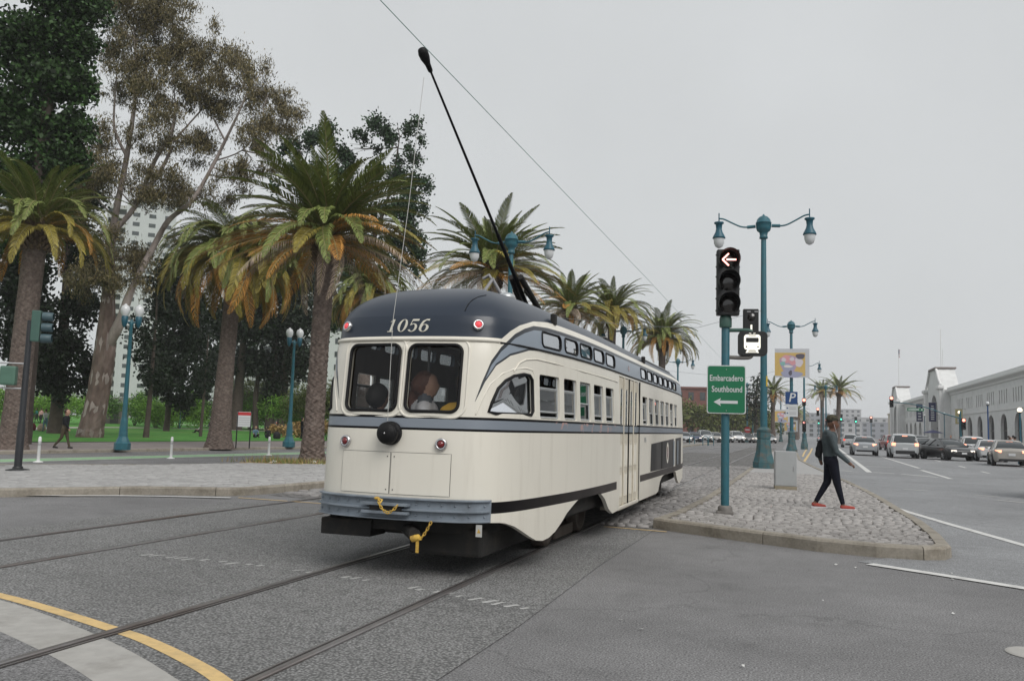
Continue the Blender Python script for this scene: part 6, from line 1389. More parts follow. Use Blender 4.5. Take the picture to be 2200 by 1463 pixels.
PI_ = PI
make_car('sedan', 'silver', 'silver sedan driving away nearest to the walking man', (5.25, 72.3, 0), -.02, brake=True)
make_car('suv', 'pale', 'silver hatchback crossover braking in the next lane', (7.55, 67.9, 0), -.03, brake=True)
make_car('sedan', 'black', 'black sedan facing the camera with headlights on', (10.1, 65.9, 0), PI+.32)
make_car('sedan', 'grey', 'grey sedan behind the black sedan', (9.9, 74.5, 0), -.05)
make_car('suv', 'white', 'white off-roader with square rear window', (14.3, 80.8, 0), -.06, brake=True)
make_car('sedan', 'white', 'white coupe with long tail lamps', (12.95, 66.9, 0), -.10, brake=True)
make_car('sedan', 'champagne', 'old silver saloon at the right edge of the traffic', (11.95, 56.7, 0), -.12, brake=True)
make_car('suv', 'black', 'dark car cut by the right edge of the picture', (7.84, 25.75, 0), -.80)
make_car('suv', 'red', 'dark red car far behind the silver crossover', (10.4, 104, 0), .1)
make_car('suv', 'grey', 'dark grey van far behind the grey sedan', (11.6, 92, 0), 0)
make_car('suv', 'pale', 'far silver van left of the crossover', (6.9, 118, 0), 0)
make_car('sedan', 'white', 'far white car below the cream building', (8.6, 150, 0), 0, brake=True)
make_car('sedan', 'pale', 'far pale car beside the median palm', (6.2, 210, 0), 0)
proto = None; rc = random.Random(9)
rowcols = ['pale', 'silver', 'blue', 'pale', 'champagne', 'silver', 'white', 'grey', 'pale', 'silver']
rowlab = ['pale estate car at the streetcar nose, first of the parked row', 'silver car second in the parked row', 'dark blue car third in the parked row', 'pale car parked left of the sign post', 'champagne car parked right of the sign post', 'silver car parked under the no entry sign', 'white car parked right of the no entry sign', 'grey car parked left of the lamp column', 'pale car parked just right of the lamp column', 'last silver car of the parked row']
for i in range(10):
    x = -15.4+1.02*i+.03*i*i; y = 117+2.6*i
    make_car('suv' if i in (0, 3, 6) else 'sedan', rowcols[i], rowlab[i], (x, y, gz(x)), PI+.25+rc.uniform(-.05, .05), 'cars parked facing the street')
for i, (x, y, c) in enumerate(((-79.5, 93, 'white'), (-73.5, 96.5, 'pale'), (-67.0, 100, 'silver'))):
    make_car('sedan', c, ('white car parked beyond the lawn, left of three', 'pale car parked beyond the lawn, middle of three', 'silver car parked beyond the lawn, right of three')[i], (x, y, lawn_z(x, y)), .9, 'cars parked beyond the lawn')
# ------------------------------------------------------------------ people
M_SKIN = mat('skin_light', (.42, .25, .18), .55, var=.06); M_SKIND = mat('skin_dark', (.145, .070, .045), .5, var=.08)
def cloth(name, c, **k): return mat('cloth_'+name, c, .9, var=.18, vscale=9, bump=.7, bscale=14, spec=.2, **k)
def capsule(mb, p0, r0, p1, r1, n=10):
    p0, p1 = Vector(p0), Vector(p1); d = p1-p0; L = d.length
    M_ = (d.to_track_quat('Z', 'Y').to_matrix().to_4x4() if L > 1e-5 else Matrix())
    prof = [(r0*math.sin(a), -r0*math.cos(a)) for a in np.linspace(0, PI/2, 5)] + [(r1*math.cos(a), L+r1*math.sin(a)) for a in np.linspace(0, PI/2, 5)]
    mb.lathe(prof, p0, n, M=M_, caps=False)
def person(label, loc, rz, segs, mats, voxel=.02, group=None, extra=None, scale=1.0):
    """segs: (p0, r0, p1, r1, material index); one continuous remeshed body"""
    t = thing('person', label, 'person', loc, rz, group); mb = MB()
    for p0, r0, p1, r1, m in segs: capsule(mb, p0, r0, p1, r1)
    o = mb.build('body', mats, t, fix=False)
    md = o.modifiers.new('rm', 'REMESH'); md.mode = 'VOXEL'; md.voxel_size = voxel; sm = o.modifiers.new('sm', 'SMOOTH'); sm.iterations = 4; sm.factor = .5
    realize(o); me = o.data
    n = len(me.polygons); C = np.empty(n*3); me.polygons.foreach_get('center', C); C = C.reshape(-1, 3); best = np.full(n, 1e9); idx = np.zeros(n, int)
    for p0, r0, p1, r1, m in segs:
        a, b = np.array(p0, float), np.array(p1, float); d = b-a; L2 = max(1e-9, d@d); tt = np.clip((C-a)@d/L2, 0, 1); q = np.linalg.norm(C-(a+tt[:, None]*d), axis=1) - (r0+(r1-r0)*tt); k = q < best; best[k] = q[k]; idx[k] = m
    me.materials.clear()
    for x in mats: me.materials.append(x)
    me.polygons.foreach_set('material_index', idx.astype(np.int32)); me.polygons.foreach_set('use_smooth', np.ones(n, bool)); me.update()
    t.scale = (scale,)*3
    return t
# mats order: 0 skin, 1 top, 2 trousers, 3 shoes, 4 hair
def walk_segs(stride=.28, arm=.25, lean=.0, h=1.75, sit=False, fem=False, bend=0.0, bulk=1.0):
    """figure facing +x, feet on z = 0"""
    k = h/1.75; S = lambda *p: tuple(c*k for c in p); z = lambda v: v
    hw, sw = (.09, .17 if not fem else .155)
    seg = [(S(lean, 0, .93), .135*k, S(lean*1.2, 0, 1.08), .125*k, 2), (S(lean*1.2, 0, 1.06), .125*k, S(lean*1.5, 0, 1.34), .14*k, 1), (S(lean*1.5, -.10, 1.38), .085*k, S(lean*1.5, .10, 1.38), .085*k, 1),
           (S(lean*1.6, 0, 1.42), .058*k, S(lean*1.8+.01, 0, 1.54), .055*k, 0), (S(lean*1.9+.015, 0, 1.615), .095*k, S(lean*1.9+.02, 0, 1.665), .098*k, 0), (S(lean*1.9+.045, 0, 1.575), .07*k, S(lean*1.9+.05, 0, 1.61), .075*k, 0),
           (S(lean*1.9+.11, 0, 1.605), .022*k, S(lean*1.9+.112, 0, 1.63), .014*k, 0), (S(lean*1.9-.01, 0, 1.66), .102*k, S(lean*1.9-.03, 0, 1.69), .10*k, 4)]
    for sg, ph in ((1, 1), (-1, -1)):
        y = hw*sg; kx = stride*.35*ph+.04; ax = stride*ph - (.10 if ph < 0 else 0); az = .09 if ph > 0 else .13
        seg += [(S(lean*.5, y, .90), .095*k, S(kx, y, .50), .062*k, 2), (S(kx, y, .50), .06*k, S(ax, y, az), .042*k, 2), (S(ax-.04, y, .05), .042*k, S(ax+.15, y, .035), .035*k, 3)]
        sx = lean*1.5; ya = (sw+.02)*sg; ex = -arm*.5*ph+sx; wx = -arm*1.2*ph+.06+sx
        seg += [(S(sx, sw*sg, 1.385), .07*k, S(ex, ya+.02*sg, 1.12), .048*k, 1), (S(ex, ya+.02*sg, 1.12), .046*k, S(wx, ya, .90), .034*k, 1), (S(wx, ya, .88), .034*k, S(wx+.05, ya, .80), .026*k, 0)]
    return [(a, r*bulk, b, q*bulk, m) for a, r, b, q, m in seg]
# the walking man on the island
M_HOOD = cloth('grey_hoodie', (.068, .085, .092)); M_NAVY = cloth('navy_trousers', (.009, .010, .018)); M_REDSHOE = cloth('red_shoes', (.36, .075, .06)); M_CAMO = mat('camouflage_cap', (.075, .068, .04), .9, col2=(.025, .026, .018), vscale=60); M_SOLE = mat('white_sole', (.6, .58, .6), .7); M_HAIRB = mat('black_hair', (.012, .010, .009), .7)
seg = [((-.05, 0, .93), .135, (-.055, 0, 1.06), .13, 2), ((-.055, 0, 1.03), .132, (-.05, 0, 1.20), .135, 1), ((-.05, 0, 1.18), .135, (-.055, 0, 1.36), .15, 1), ((-.06, -.13, 1.40), .085, (-.06, .13, 1.40), .085, 1),
       ((-.03, 0, 1.44), .068, (-.005, 0, 1.54), .062, 0), ((-.005, 0, 1.64), .098, (.0, 0, 1.70), .098, 0), ((.03, 0, 1.585), .066, (.045, 0, 1.62), .075, 0), ((.105, 0, 1.605), .020, (.108, 0, 1.645), .013, 0), ((.075, 0, 1.575), .028, (.085, 0, 1.575), .024, 0), ((-.01, -.098, 1.635), .018, (-.012, -.098, 1.665), .018, 0), ((-.01, .098, 1.635), .018, (-.012, .098, 1.665), .018, 0),
       ((-.02, 0, 1.71), .098, (-.03, 0, 1.72), .095, 4),
       # hood gathered on the shoulders
       ((-.10, -.07, 1.47), .06, (-.10, .07, 1.47), .06, 1), ((-.13, 0, 1.44), .07, (-.14, 0, 1.40), .06, 1), ((.0, -.06, 1.45), .045, (.03, .05, 1.43), .045, 1),
       # near arm swinging forward, far arm back
       ((-.06, -.17, 1.39), .078, (.02, -.215, 1.11), .058, 1), ((.02, -.215, 1.11), .056, (.235, -.20, .925), .040, 1), ((.24, -.20, .915), .034, (.29, -.195, .875), .034, 0),
       ((-.07, .17, 1.39), .078, (-.23, .21, 1.15), .058, 1), ((-.23, .21, 1.15), .056, (-.20, .19, .95), .042, 1), ((-.20, .19, .93), .034, (-.18, .18, .86), .032, 0),
       ((-.21, .10, 1.27), .06, (-.25, .10, 1.04), .07, 5),
       # legs
       ((-.05, .085, .92), .105, (-.09, .095, .52), .075, 2), ((-.09, .095, .52), .072, (-.295, .095, .15), .046, 2), ((-.30, .095, .13), .034, (-.335, .095, .10), .036, 0), ((-.35, .095, .075), .042, (-.15, .095, .045), .036, 3),
       ((-.02, -.085, .92), .105, (.055, -.09, .50), .075, 2), ((.055, -.09, .50), .072, (.15, -.09, .14), .046, 2), ((.155, -.09, .12), .034, (.155, -.09, .09), .036, 0), ((.14, -.09, .06), .042, (.345, -.09, .045), .036, 3)]
man = person('man in grey hoodie, camouflage cap and red shoes walking across the island', (.68, 16.41, .135), .16, seg, [M_SKIND, M_HOOD, M_NAVY, M_REDSHOE, M_HAIRB, cloth('dark_bag', (.012, .012, .014))], .012, scale=.925)
MB().lathe([(.106, 1.705), (.110, 1.73), (.108, 1.77), (.085, 1.81), (.04, 1.825), (0, 1.828)], (-.008, 0, 0), 18, caps=False).build('cap', M_CAMO, man, fix=False)
MB().add([(.07, -.085, 1.715), (.20, -.065, 1.70), (.215, 0, 1.70), (.20, .065, 1.70), (.07, .085, 1.715), (.07, -.085, 1.725), (.20, -.065, 1.71), (.215, 0, 1.712), (.20, .065, 1.71), (.07, .085, 1.725)], [(0, 1, 2, 3, 4), (9, 8, 7, 6, 5), (0, 5, 6, 1), (1, 6, 7, 2), (2, 7, 8, 3), (3, 8, 9, 4)]).build('cap_peak', mat('cap_peak', (.02, .02, .018), .9), man)
for fx, fy, tz in ((-.25, .095, .02), (.245, -.09, .012)):
    MB().prism([(fx-.15, fy-.035), (fx-.10, fy-.048), (fx+.05, fy-.05), (fx+.14, fy-.035), (fx+.165, fy), (fx+.14, fy+.035), (fx+.05, fy+.05), (fx-.10, fy+.048), (fx-.15, fy+.035)], tz-.012, tz+.016).build('shoe_sole', M_SOLE, man, bevel=.004)
# fingers of the near hand, loosely curled, thumb on the side
hand = MB(); base = Vector((.295, -.195, .872))
for i, (dy, L) in enumerate(((-.024, .068), (-.008, .076), (.008, .072), (.022, .056))):
    b = base + Vector((.005, dy, -.004*i)); k1 = b + Vector((L*.5, 0, -.012)); k2 = k1 + Vector((L*.18, 0, -L*.38)); k3 = k2 + Vector((-L*.22, 0, -L*.22))
    hand.tube([b-Vector((.02, 0, 0)), k1, k2, k3], [.0105, .010, .009, .007], 7)
hand.tube([base+Vector((-.02, -.03, .0)), base+Vector((.015, -.045, -.022)), base+Vector((.04, -.035, -.04))], [.012, .011, .009], 7)
hand.build('fingers', M_SKIND, man, fix=False)
MB().tube(smooth_line([(0, -.10, 1.65), (.02, -.10, 1.58), (.05, -.075, 1.50), (.075, -.05, 1.42), (.08, -.04, 1.30)], 4), .004, 5).build('earphone_wire', M_SOLE, man, fix=False)

# the man striding along the park sidewalk
M_DKTOP = cloth('black_sweater', (.014, .015, .018)); M_OLIVE = cloth('olive_trousers', (.075, .062, .042)); M_DKSHOE = mat('dark_shoe', (.012, .012, .012), .5); M_BRHAIR = mat('brown_hair', (.045, .028, .018), .7)
person('man in black sweater and olive trousers on the park sidewalk', (-31.61, 30.54, -.15), YAW, walk_segs(.24, .16, .04, 1.75, bulk=1.16), [M_SKIN, M_DKTOP, M_OLIVE, M_DKSHOE, M_BRHAIR], .025)
T = [cloth('yellow_top', (.5, .34, .05)), cloth('teal_top', (.03, .16, .15)), cloth('pink_top', (.42, .26, .25)), cloth('white_top', (.5, .5, .5)), cloth('denim', (.12, .2, .27)), cloth('khaki', (.26, .19, .11)), cloth('dark_blue', (.02, .025, .05)), cloth('charcoal', (.03, .03, .033)), cloth('maroon', (.12, .02, .025)), cloth('tan', (.35, .27, .2))]
for lab, x, y, rz, a, b, ar in (('person with a yellow hat far out on the lawn', -80.4, 72.1, 0.5, 6, 5, .9), ('person in teal top far out on the lawn', -79.6, 73.0, 3.4, 1, 7, .6), ('person in pink top behind the others on the lawn', -73.6, 68.0, 2.0, 2, 7, .1), ('woman in white top and jeans leaning on the lawn', -53.5, 49.9, 2.9, 3, 4, .3)):
    p_ = person(lab, (x, y, lawn_z(x, y)), rz, walk_segs(.14, ar, .03, 1.68), [M_SKIN, T[a], T[b], M_DKSHOE, M_BRHAIR if a != 6 else T[0]], .035, 'people on the lawn')
    if a == 6: MB().lathe([(.22, 1.60), (.22, 1.63), (.11, 1.66), (.10, 1.74), (0, 1.77)], n=14, caps=False).build('hat', T[0], p_, fix=False)
def sit_segs():
    s = [((0, 0, .12), .14, (-.05, 0, .35), .13, 1), ((-.05, 0, .35), .13, (-.02, 0, .55), .13, 1), ((-.02, -.10, .58), .08, (-.02, .10, .58), .08, 1), ((0, 0, .62), .055, (.02, 0, .72), .055, 0), ((.03, 0, .80), .095, (.03, 0, .84), .098, 0), ((.0, 0, .85), .102, (-.01, 0, .87), .10, 4)]
    for sg in (-1, 1): s += [((0, .1*sg, .12), .10, (.38, .16*sg, .28), .07, 2), ((.38, .16*sg, .28), .065, (.55, .12*sg, .07), .045, 2), ((.55, .12*sg, .06), .045, (.70, .12*sg, .06), .04, 3), ((-.02, .17*sg, .56), .065, (.12, .22*sg, .34), .05, 1), ((.12, .22*sg, .34), .045, (.33, .14*sg, .30), .035, 0)]
    return s
for lab, x, y, rz, a, b in (('person in dark top sitting on the grass by the double trunk', -40.3, 59.2, 2.2, 7, 6), ('person in grey sitting on the grass beside a dark bag', -41.6, 59.4, 5.6, 4, 7), ('person in pale top reclining behind the drooping palm', -51.0, 64.5, 3.4, 3, 7)):
    person(lab, (x, y, lawn_z(x, y)), rz, sit_segs(), [M_SKIN, T[a], T[b], M_DKSHOE, M_BRHAIR], .03, 'people on the lawn')
for lab, x, y, m_ in (('dark bag standing on the grass behind the bollard', -39.3, 59.0, T[7]), ('red bag lying on the lawn before the woman in white', -56.0, 51.0, T[8]), ('tan bag lying on the lawn by the red bag', -54.6, 50.6, T[9])):
    tag(MB().lathe([(.22, 0), (.30, .12), (.28, .38), (.16, .55), (.05, .58)], n=10).build('bag', m_, None, (x, y, lawn_z(x, y))), lab, 'bag', 'bags on the lawn')
# standing figure at the far trunk and the crowd on the pier pavement
person('dark figure standing by the globe lamp on the lawn', (-38.6, 61.5, -.1), 1.0, walk_segs(.05, .02), [M_SKIN, M_DKTOP, M_NAVY, M_DKSHOE, M_HAIRB], .035, 'people on the lawn')
crowd = [(14.9, 70, 7, 6), (15.5, 71.2, 6, 7), (16.2, 70.3, 7, 7), (15.9, 73, 5, 7), (16.9, 72, 8, 7), (17.0, 70.5, 7, 4), (15.8, 94, 7, 6), (16.4, 98, 3, 4), (15.2, 96, 6, 7), (17.2, 101, 7, 6), (17.8, 84, 7, 7), (18.6, 86, 3, 7)]
clab = ['dark clothed pedestrian at the left of the waiting crowd', 'pedestrian in navy in the waiting crowd', 'pedestrian in charcoal in the middle of the waiting crowd', 'pedestrian in khaki in the waiting crowd', 'pedestrian in maroon at the back of the waiting crowd', 'pedestrian in charcoal and denim in the waiting crowd', 'pedestrian in charcoal below the lit lamp', 'pedestrian in white below the number 30', 'pedestrian in navy below the lit lamp', 'pedestrian in charcoal before the first arch', 'pedestrian in dark clothes before the second arch', 'pedestrian in white before the second arch']
for i, (x, y, a, b) in enumerate(crowd):
    person(clab[i], (x, y, .1 if x > 16.5 else 0), i*1.3, walk_segs(.10 if i % 2 else .2, .15, .02, 1.72+.05*(i % 3)), [M_SKIN, T[a], T[b], M_DKSHOE, M_HAIRB if i % 2 else M_BRHAIR], .04, 'pedestrians by the pier')
# passengers seen through the streetcar rear windows
M_GREYH = cloth('grey_marl', (.58, .58, .62)); M_SCARF = cloth('slate_scarf', (.10, .11, .13)); M_MUST = cloth('mustard', (.72, .43, .06)); M_AUB = mat('auburn_hair', (.10, .035, .02), .6, var=.3, vscale=30)
def rider(h): # seated upright facing +x; hips at z 0
    s = [((0, 0, 0), .15, (0, 0, .28), .15, 1), ((0, 0, .25), .15, (.02, 0, .42), .15, 1), ((.02, -.13, .45), .09, (.02, .13, .45), .09, 1), ((.02, 0, .50), .06, (.04, 0, .60), .055, 0), ((.045, 0, .68), .095, (.05, 0, .73), .10, 0), ((.08, 0, .645), .065, (.085, 0, .68), .07, 0), ((.145, 0, .68), .02, (.148, 0, .71), .013, 0), ((.005, 0, .745), .110, (-.03, 0, .70), .108, 4)]
    for sg in (-1, 1): s += [((.05, .09*sg, 0), .10, (.42, .11*sg, 0), .075, 2), ((.42, .11*sg, 0), .07, (.44, .11*sg, -.34), .05, 2), ((.02, .19*sg, .43), .075, (.06, .23*sg, .18), .055, 1), ((.06, .23*sg, .18), .05, (.28, .18*sg, .12), .038, 0)]
    return s
w = rider(1) + [((-.03, .02, .69), .085, (-.08, .04, .62), .07, 4), ((-.10, .05, .60), .06, (-.12, .06, .50), .045, 4), ((.02, -.06, .53), .075, (.03, .07, .53), .075, 5)]
person('woman with auburn hair and grey hoodie seated in the right rear window', (XC+.03, Y0+.60, 1.13), .35, w, [M_SKIN, M_GREYH, M_NAVY, M_DKSHOE, M_AUB, M_SCARF], .016, 'passengers in the streetcar')
person('passenger in mustard top beside the woman in the right rear window', (XC+.50, Y0+.58, 1.13), 1.9, rider(1), [M_SKIN, M_MUST, M_NAVY, M_DKSHOE, M_BRHAIR], .018, 'passengers in the streetcar')
person('dark haired man in black seated in the left rear window', (XC-.50, Y0+.62, 1.00), 1.45, rider(1), [M_SKIN, M_DKTOP, M_NAVY, M_DKSHOE, M_HAIRB], .016, 'passengers in the streetcar')
person('passenger in the first side window of the streetcar', (XC+.70, Y0+2.2, 1.22), PI/2, rider(1), [M_SKIN, T[7], M_NAVY, M_DKSHOE, M_HAIRB], .025, 'passengers in the streetcar')
# ------------------------------------------------------------------ buildings
M_PIER = mat('pier_stucco', (.66, .665, .66), .9, var=.06, vscale=1.2, dirt=(.56, .56, .555), dscale=.35); M_PIERTRIM = mat('pier_cornice', (.68, .68, .675), .85, var=.05); M_DARKOPEN = mat('dark_opening', (.03, .03, .032), .6); M_WINDARK = mat('slit_window', (.06, .055, .055), .4)
M_PIERROOF = mat('pier_roof', (.50, .51, .52), .8)
XF = 27.0
def pier_wing(label, y_first, n, pitch=7.75, y_lo=None, y_hi=None, detail=True):
    t = thing('pier_building', label, 'building', (XF, 0, .1)); wall = MB(); D = .5
    ys = [y_first+pitch*i for i in range(n)]; lo = y_lo or ys[0]-pitch/2; hi = y_hi or ys[-1]+pitch/2
    aw, spring, top = 1.85, 3.3, 4.95
    edges = [lo] + [v for y in ys for v in (y-aw, y+aw)] + [hi]
    for i in range(0, len(edges), 2): wall.box(0, D, edges[i], edges[i+1], 0, 5.5)
    for y in ys:
        A = [(y-aw*math.cos(a), spring+(top-spring)*math.sin(a)) for a in np.linspace(0, PI, 13)]
        V = [(x, py, pz) for x in (0, D) for py, pz in A] + [(x, py, 5.5) for x in (0, D) for py, pz in A]; k = 13
        wall.add(V, [(i, i+1, 2*k+i+1, 2*k+i) for i in range(k-1)] + [(i, k+i, k+i+1, i+1) for i in range(k-1)])
    # upper wall with slit openings
    cuts = []
    for y in ys:
        for q in (-2.03, -.68, .68, 2.03): cuts.append((y+q-.24, y+q+.24))
    wall.box(0, D, lo, hi, 5.5, 6.34); wall.box(0, D, lo, hi, 8.2, 9.25)
    e = [lo] + [v for c in cuts for v in c] + [hi]
    for i in range(0, len(e), 2): wall.box(0, D, e[i], e[i+1], 6.34, 8.2)
    wall.box(D, 14, lo, hi, 9.0, 9.2)
    wall.box(13.5, 14, lo, hi, 0, 9)
    wall.build('wall', M_PIER, t, fix=False)
    for a, b in cuts: MB().box(.22, .27, a, b, 6.34, 8.2).build('window', M_WINDARK, t, fix=False)
    for i, y in enumerate(ys):
        d = MB().box(.40, .46, y-aw, y+aw, 0, top).build('arch_opening', M_DARKOPEN, t, fix=False)
        for q in (-.6, .6): MB().box(.34, .39, y+q-.05, y+q+.05, 0, top-.3).build('mullion', M_WINDARK, d, fix=False)
        MB().box(.33, .38, y-aw, y+aw, 2.6, 2.8).build('transom', M_WINDARK, d, fix=False)
    co = MB(); prof = [(0, 9.1), (-.18, 9.2), (-.22, 9.45), (-.45, 9.6), (-.75, 9.75), (-.80, 9.95), (-.55, 10.05), (-.55, 10.5), (.3, 10.6), (.3, 9.1)]
    co.add([(x, y, z) for y in (lo, hi) for x, z in prof], [tuple(range(9, -1, -1)), tuple(range(10, 20))]+[(i, i+1, 11+i, 10+i) for i in range(9)]).build('cornice', M_PIERTRIM, t)
    MB().box(-.10, -.003, lo, hi, 5.45, 5.75).build('string_course', M_PIERTRIM, t)
    MB().add([(.3, y, 10.2) for y in (lo, hi)]+[(7, y, 11.2) for y in (lo, hi)]+[(13.8, y, 9.3) for y in (lo, hi)], [(0, 1, 3, 2), (2, 3, 5, 4)]).build('roof', M_PIERROOF, t, fix=False)
    return t
pier_wing('long white pier building with arches and slit windows', 98.8, 9, y_lo=93.5, y_hi=170.0)
pier_wing('unseen white pier wing on the near side of the street, added for window reflections', -20.0, 14, y_lo=-26.0, y_hi=92.9)  # wing out of view, put in so the streetcar side windows reflect a facade
def portal(label, yc, w=20.0, flag=True, sc=1.0):
    t = thing('pier_portal', label, 'building', (XF-1.3, yc, .1)); h = w/2
    O = [(-h, 0), (-h, 10.2), (-h+.5, 10.3), (-h+1.0, 10.9), (-h+2.2, 11.2), (-h+3.2, 12.2), (-h+4.6, 13.2), (-h+6.0, 14.4), (h-6.0, 14.4), (h-4.6, 13.2), (h-3.2, 12.2), (h-2.2, 11.2), (h-1.0, 10.9), (h-.5, 10.3), (h, 10.2), (h, 0)]
    aw, sp_, tp = 4.4, 5.0, 9.6
    A = [(aw*math.cos(a), sp_+(tp-sp_)*math.sin(a)) for a in np.linspace(0, PI, 17)]
    poly = O + [(aw, 0)] + A + [(-aw, 0)]
    MB().prism(poly, 0, 3.0, M=Matrix(((0, 0, 1, 0), (1, 0, 0, 0), (0, 1, 0, 0), (0, 0, 0, 1)))).build('gable_wall', M_PIER, t)
    op = MB().box(1.2, 1.3, -aw, aw, 0, tp).build('great_arch', mat('arch_glazing', (.16, .165, .165), .5), t)
    for q in (-2.6, -.9, .9, 2.6): MB().box(1.05, 1.18, q-.1, q+.1, 0, tp-1.2).build('mullion', M_WINDARK, op, fix=False)
    for z in (3.4, 6.0): MB().box(1.05, 1.17, -aw, aw, z-.1, z+.1).build('transom', M_WINDARK, op, fix=False)
    MB().box(-.35, 3.3, -h+5.7, h-5.7, 14.4, 14.75).build('parapet_cap', mat('parapet_cap', (.20, .17, .16), .8), t, bevel=.05)
    for sy in (-1, 1):
        MB().box(-.5, 0, sy*(h-1.2)-1.1, sy*(h-1.2)+1.1, 0, 10.3).build('pilaster', M_PIERTRIM, t, bevel=.06)
        MB().box(-.8, .3, sy*(h-1.2)-1.5, sy*(h-1.2)+1.5, 10.3, 11.0).build('scroll_block', M_PIERTRIM, t, bevel=.2)
        MB().tube([(-.12, sy*(h-1.0), 11.1), (-.12, sy*(h-3.2), 12.3), (-.12, sy*(h-5.8), 14.3)], .25, 6).build('gable_moulding', M_PIERTRIM, t, fix=False)
    MB().box(3, 12, -h-14 if sc > 0 else -h, h-1, 9, 11.3).build('rear_block', M_PIER, t)
    if flag:
        MB().tube([(1, 0, 14.7), (1, 0, 25)], [.09, .05], 6).build('flagpole', M_PIERTRIM, t, fix=False)
        for i in range(5):
            MB().box(1.02, 1.06, -.1-2.6, -.1, 22.4+.42*i, 22.6+.42*i).build('flag_stripe', M_SIGNRED if i % 2 == 0 else M_SIGNWHITE, t, fix=False)
        MB().box(1.0, 1.08, -1.2, -.1, 23.4, 24.5).build('flag_canton', M_SIGNBLUE, t, fix=False)
    return t
pt = portal('white gabled pier portal with a tall arch and roof mast', 180.0, flag=False); MB().tube([(1, -2.5, 14.7), (1, -2.5, 22)], .06, 6).tube([(1, -4.5, 14.7), (1, -4.5, 18)], .05, 6).build('mast', M_PIERTRIM, pt, fix=False)
v, f = text_mesh('30', 1.35); MB().add([(-.51, -(x)-8.9, 5.2+y) for x, y in v], f).build('number_30', mat('number_grey', (.12, .12, .12), .6), pt, fix=False)
pier_wing('second white pier wing beyond the gabled portal', 194, 6, y_lo=190.0, y_hi=236.0)
portal('farther white pier portal flying a flag', 245.0, 18.0)
M_BANBLUE = mat('banner_blue', (.018, .022, .085), .7, var=.15, vscale=3)
def wall_banner(label, x0, x1, z0, z1, y, mt, marks):
    """banner on arms standing out from the facade, facing along the street"""
    t = thing('wall_banner', label, 'banner', ((x0+x1)/2, y, .1)); w = abs(x1-x0)
    MB().box(-w/2, w/2, -.02, .02, z0, z1).build('cloth', mt, t)
    for z in (z0, z1): MB().tube([(-w/2, .04, z), (w/2+.6, .04, z)], .04, 5).build('bracket', M_ALUM, t, fix=False)
    r = random.Random(len(label))
    for k in range(marks): z = z0+(z1-z0)*(.10+.8*k/marks); a = r.uniform(.16, .32)*w; MB().box(-a, a, -.03, -.022, z, z+(z1-z0)*.36/marks).build('printed_mark', M_SIGNWHITE, t, fix=False)
wall_banner('dark blue banner hanging beside the portal arch', XF-3.0, XF-1.75, 4.5, 8.0, 174.5, M_BANBLUE, 7)
wall_banner('dark blue banner on the wing beyond the portal', XF-4.6, XF-3.5, 4.5, 7.85, 178.5, M_BANBLUE, 5)
wall_banner('small yellow banner between the first arches', XF-1.6, XF-.5, 3.9, 6.3, 156.0, mat('pale_yellow', (.55, .48, .24), .7), 1)
# pier pavement
mb = MB().box(20.0, 60, -60, 420, 0, .13); tag(mb.build('pier_pavement', M_PAVE), kind='structure')
# dark parasol on the pavement
t = thing('parasol', 'dark blue parasol on the pier pavement before the far wing', 'parasol', (21.2, 150, .13))
MB().tube([(0, 0, 0), (0, 0, 2.6)], .05, 6).build('pole', M_ALUM, t, fix=False); MB().lathe([(1.6, 2.2), (.9, 2.45), (0, 2.7)], n=8, smooth=False, caps=False).build('canopy', M_BANBLUE, t, fix=False)
def block(name, label, loc, rz, w, d, h, wallm, floors, cols, win=(1.2, 1.5), roofm=None, cat='building', band=False, group=None):
    t = thing(name, label, cat, loc, rz, group); MB().box(-w/2, w/2, 0, d, 0, h).build('wall', wallm, t)
    MB().box(-w/2-.3, w/2+.3, -.3, d+.3, h, h+.5).build('parapet', roofm or wallm, t)
    fh = h/floors
    me = MB().box(-.5, .5, -.06, .04, -.5, .5).mesh('window'); me.materials.append(M_CARGLASS)
    for i in range(floors):
        for j in range(cols):
            o = bpy.data.objects.new('window', me); COL.objects.link(o); o.parent = t; o.location = (-w/2+w*(j+.5)/cols, 0, fh*(i+.55)); o.scale = (win[0], 1, win[1])
        if band: MB().box(-w/2-.1, w/2+.1, -.14, 0, fh*i-.15, fh*i+.15).build('floor_band', wallm, t, fix=False)
    return t
M_TOWER = mat('tower_concrete', (.46, .47, .48), .9, var=.05, vscale=.3); M_TOWERD = mat('tower_grey', (.36, .36, .355), .9, var=.08, vscale=.3)
TW = (-193.8, 215.2, 0); TRZ = YAW+.40
t = block('apartment_tower', 'white apartment tower with balconies behind the eucalyptus', TW, TRZ, 14.0, 16, 69, M_TOWER, 23, 3, (2.0, 1.25))
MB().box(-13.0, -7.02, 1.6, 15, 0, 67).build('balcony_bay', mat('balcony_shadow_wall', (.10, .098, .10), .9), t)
MB().box(-7.6, -7.0, -.4, 1.6, 0, 69).box(-13.2, -12.8, -.2, 1.6, 0, 67).build('fin_wall', M_TOWER, t)
for i in range(23):
    b = MB().box(-12.8, -7.6, -.3, 1.6, 3*i-.12, 3*i+.12).build('balcony_slab', M_TOWERD, t)
    MB().box(-12.8, -7.6, -.3, -.22, 3*i+.12, 3*i+1.1).build('railing', M_TOWERD, b)
block('apartment_tower', 'second pale tower showing between the dark trees', (-131.8, 188.5, 0), YAW+.25, 22, 14, 42, M_TOWER, 14, 6, (2.0, 1.4))
block('apartment_tower', 'pale tower right of the island palm trunk', (-103, 175, 0), YAW+.2, 14, 14, 40, M_TOWER, 13, 4, (2.0, 1.3))
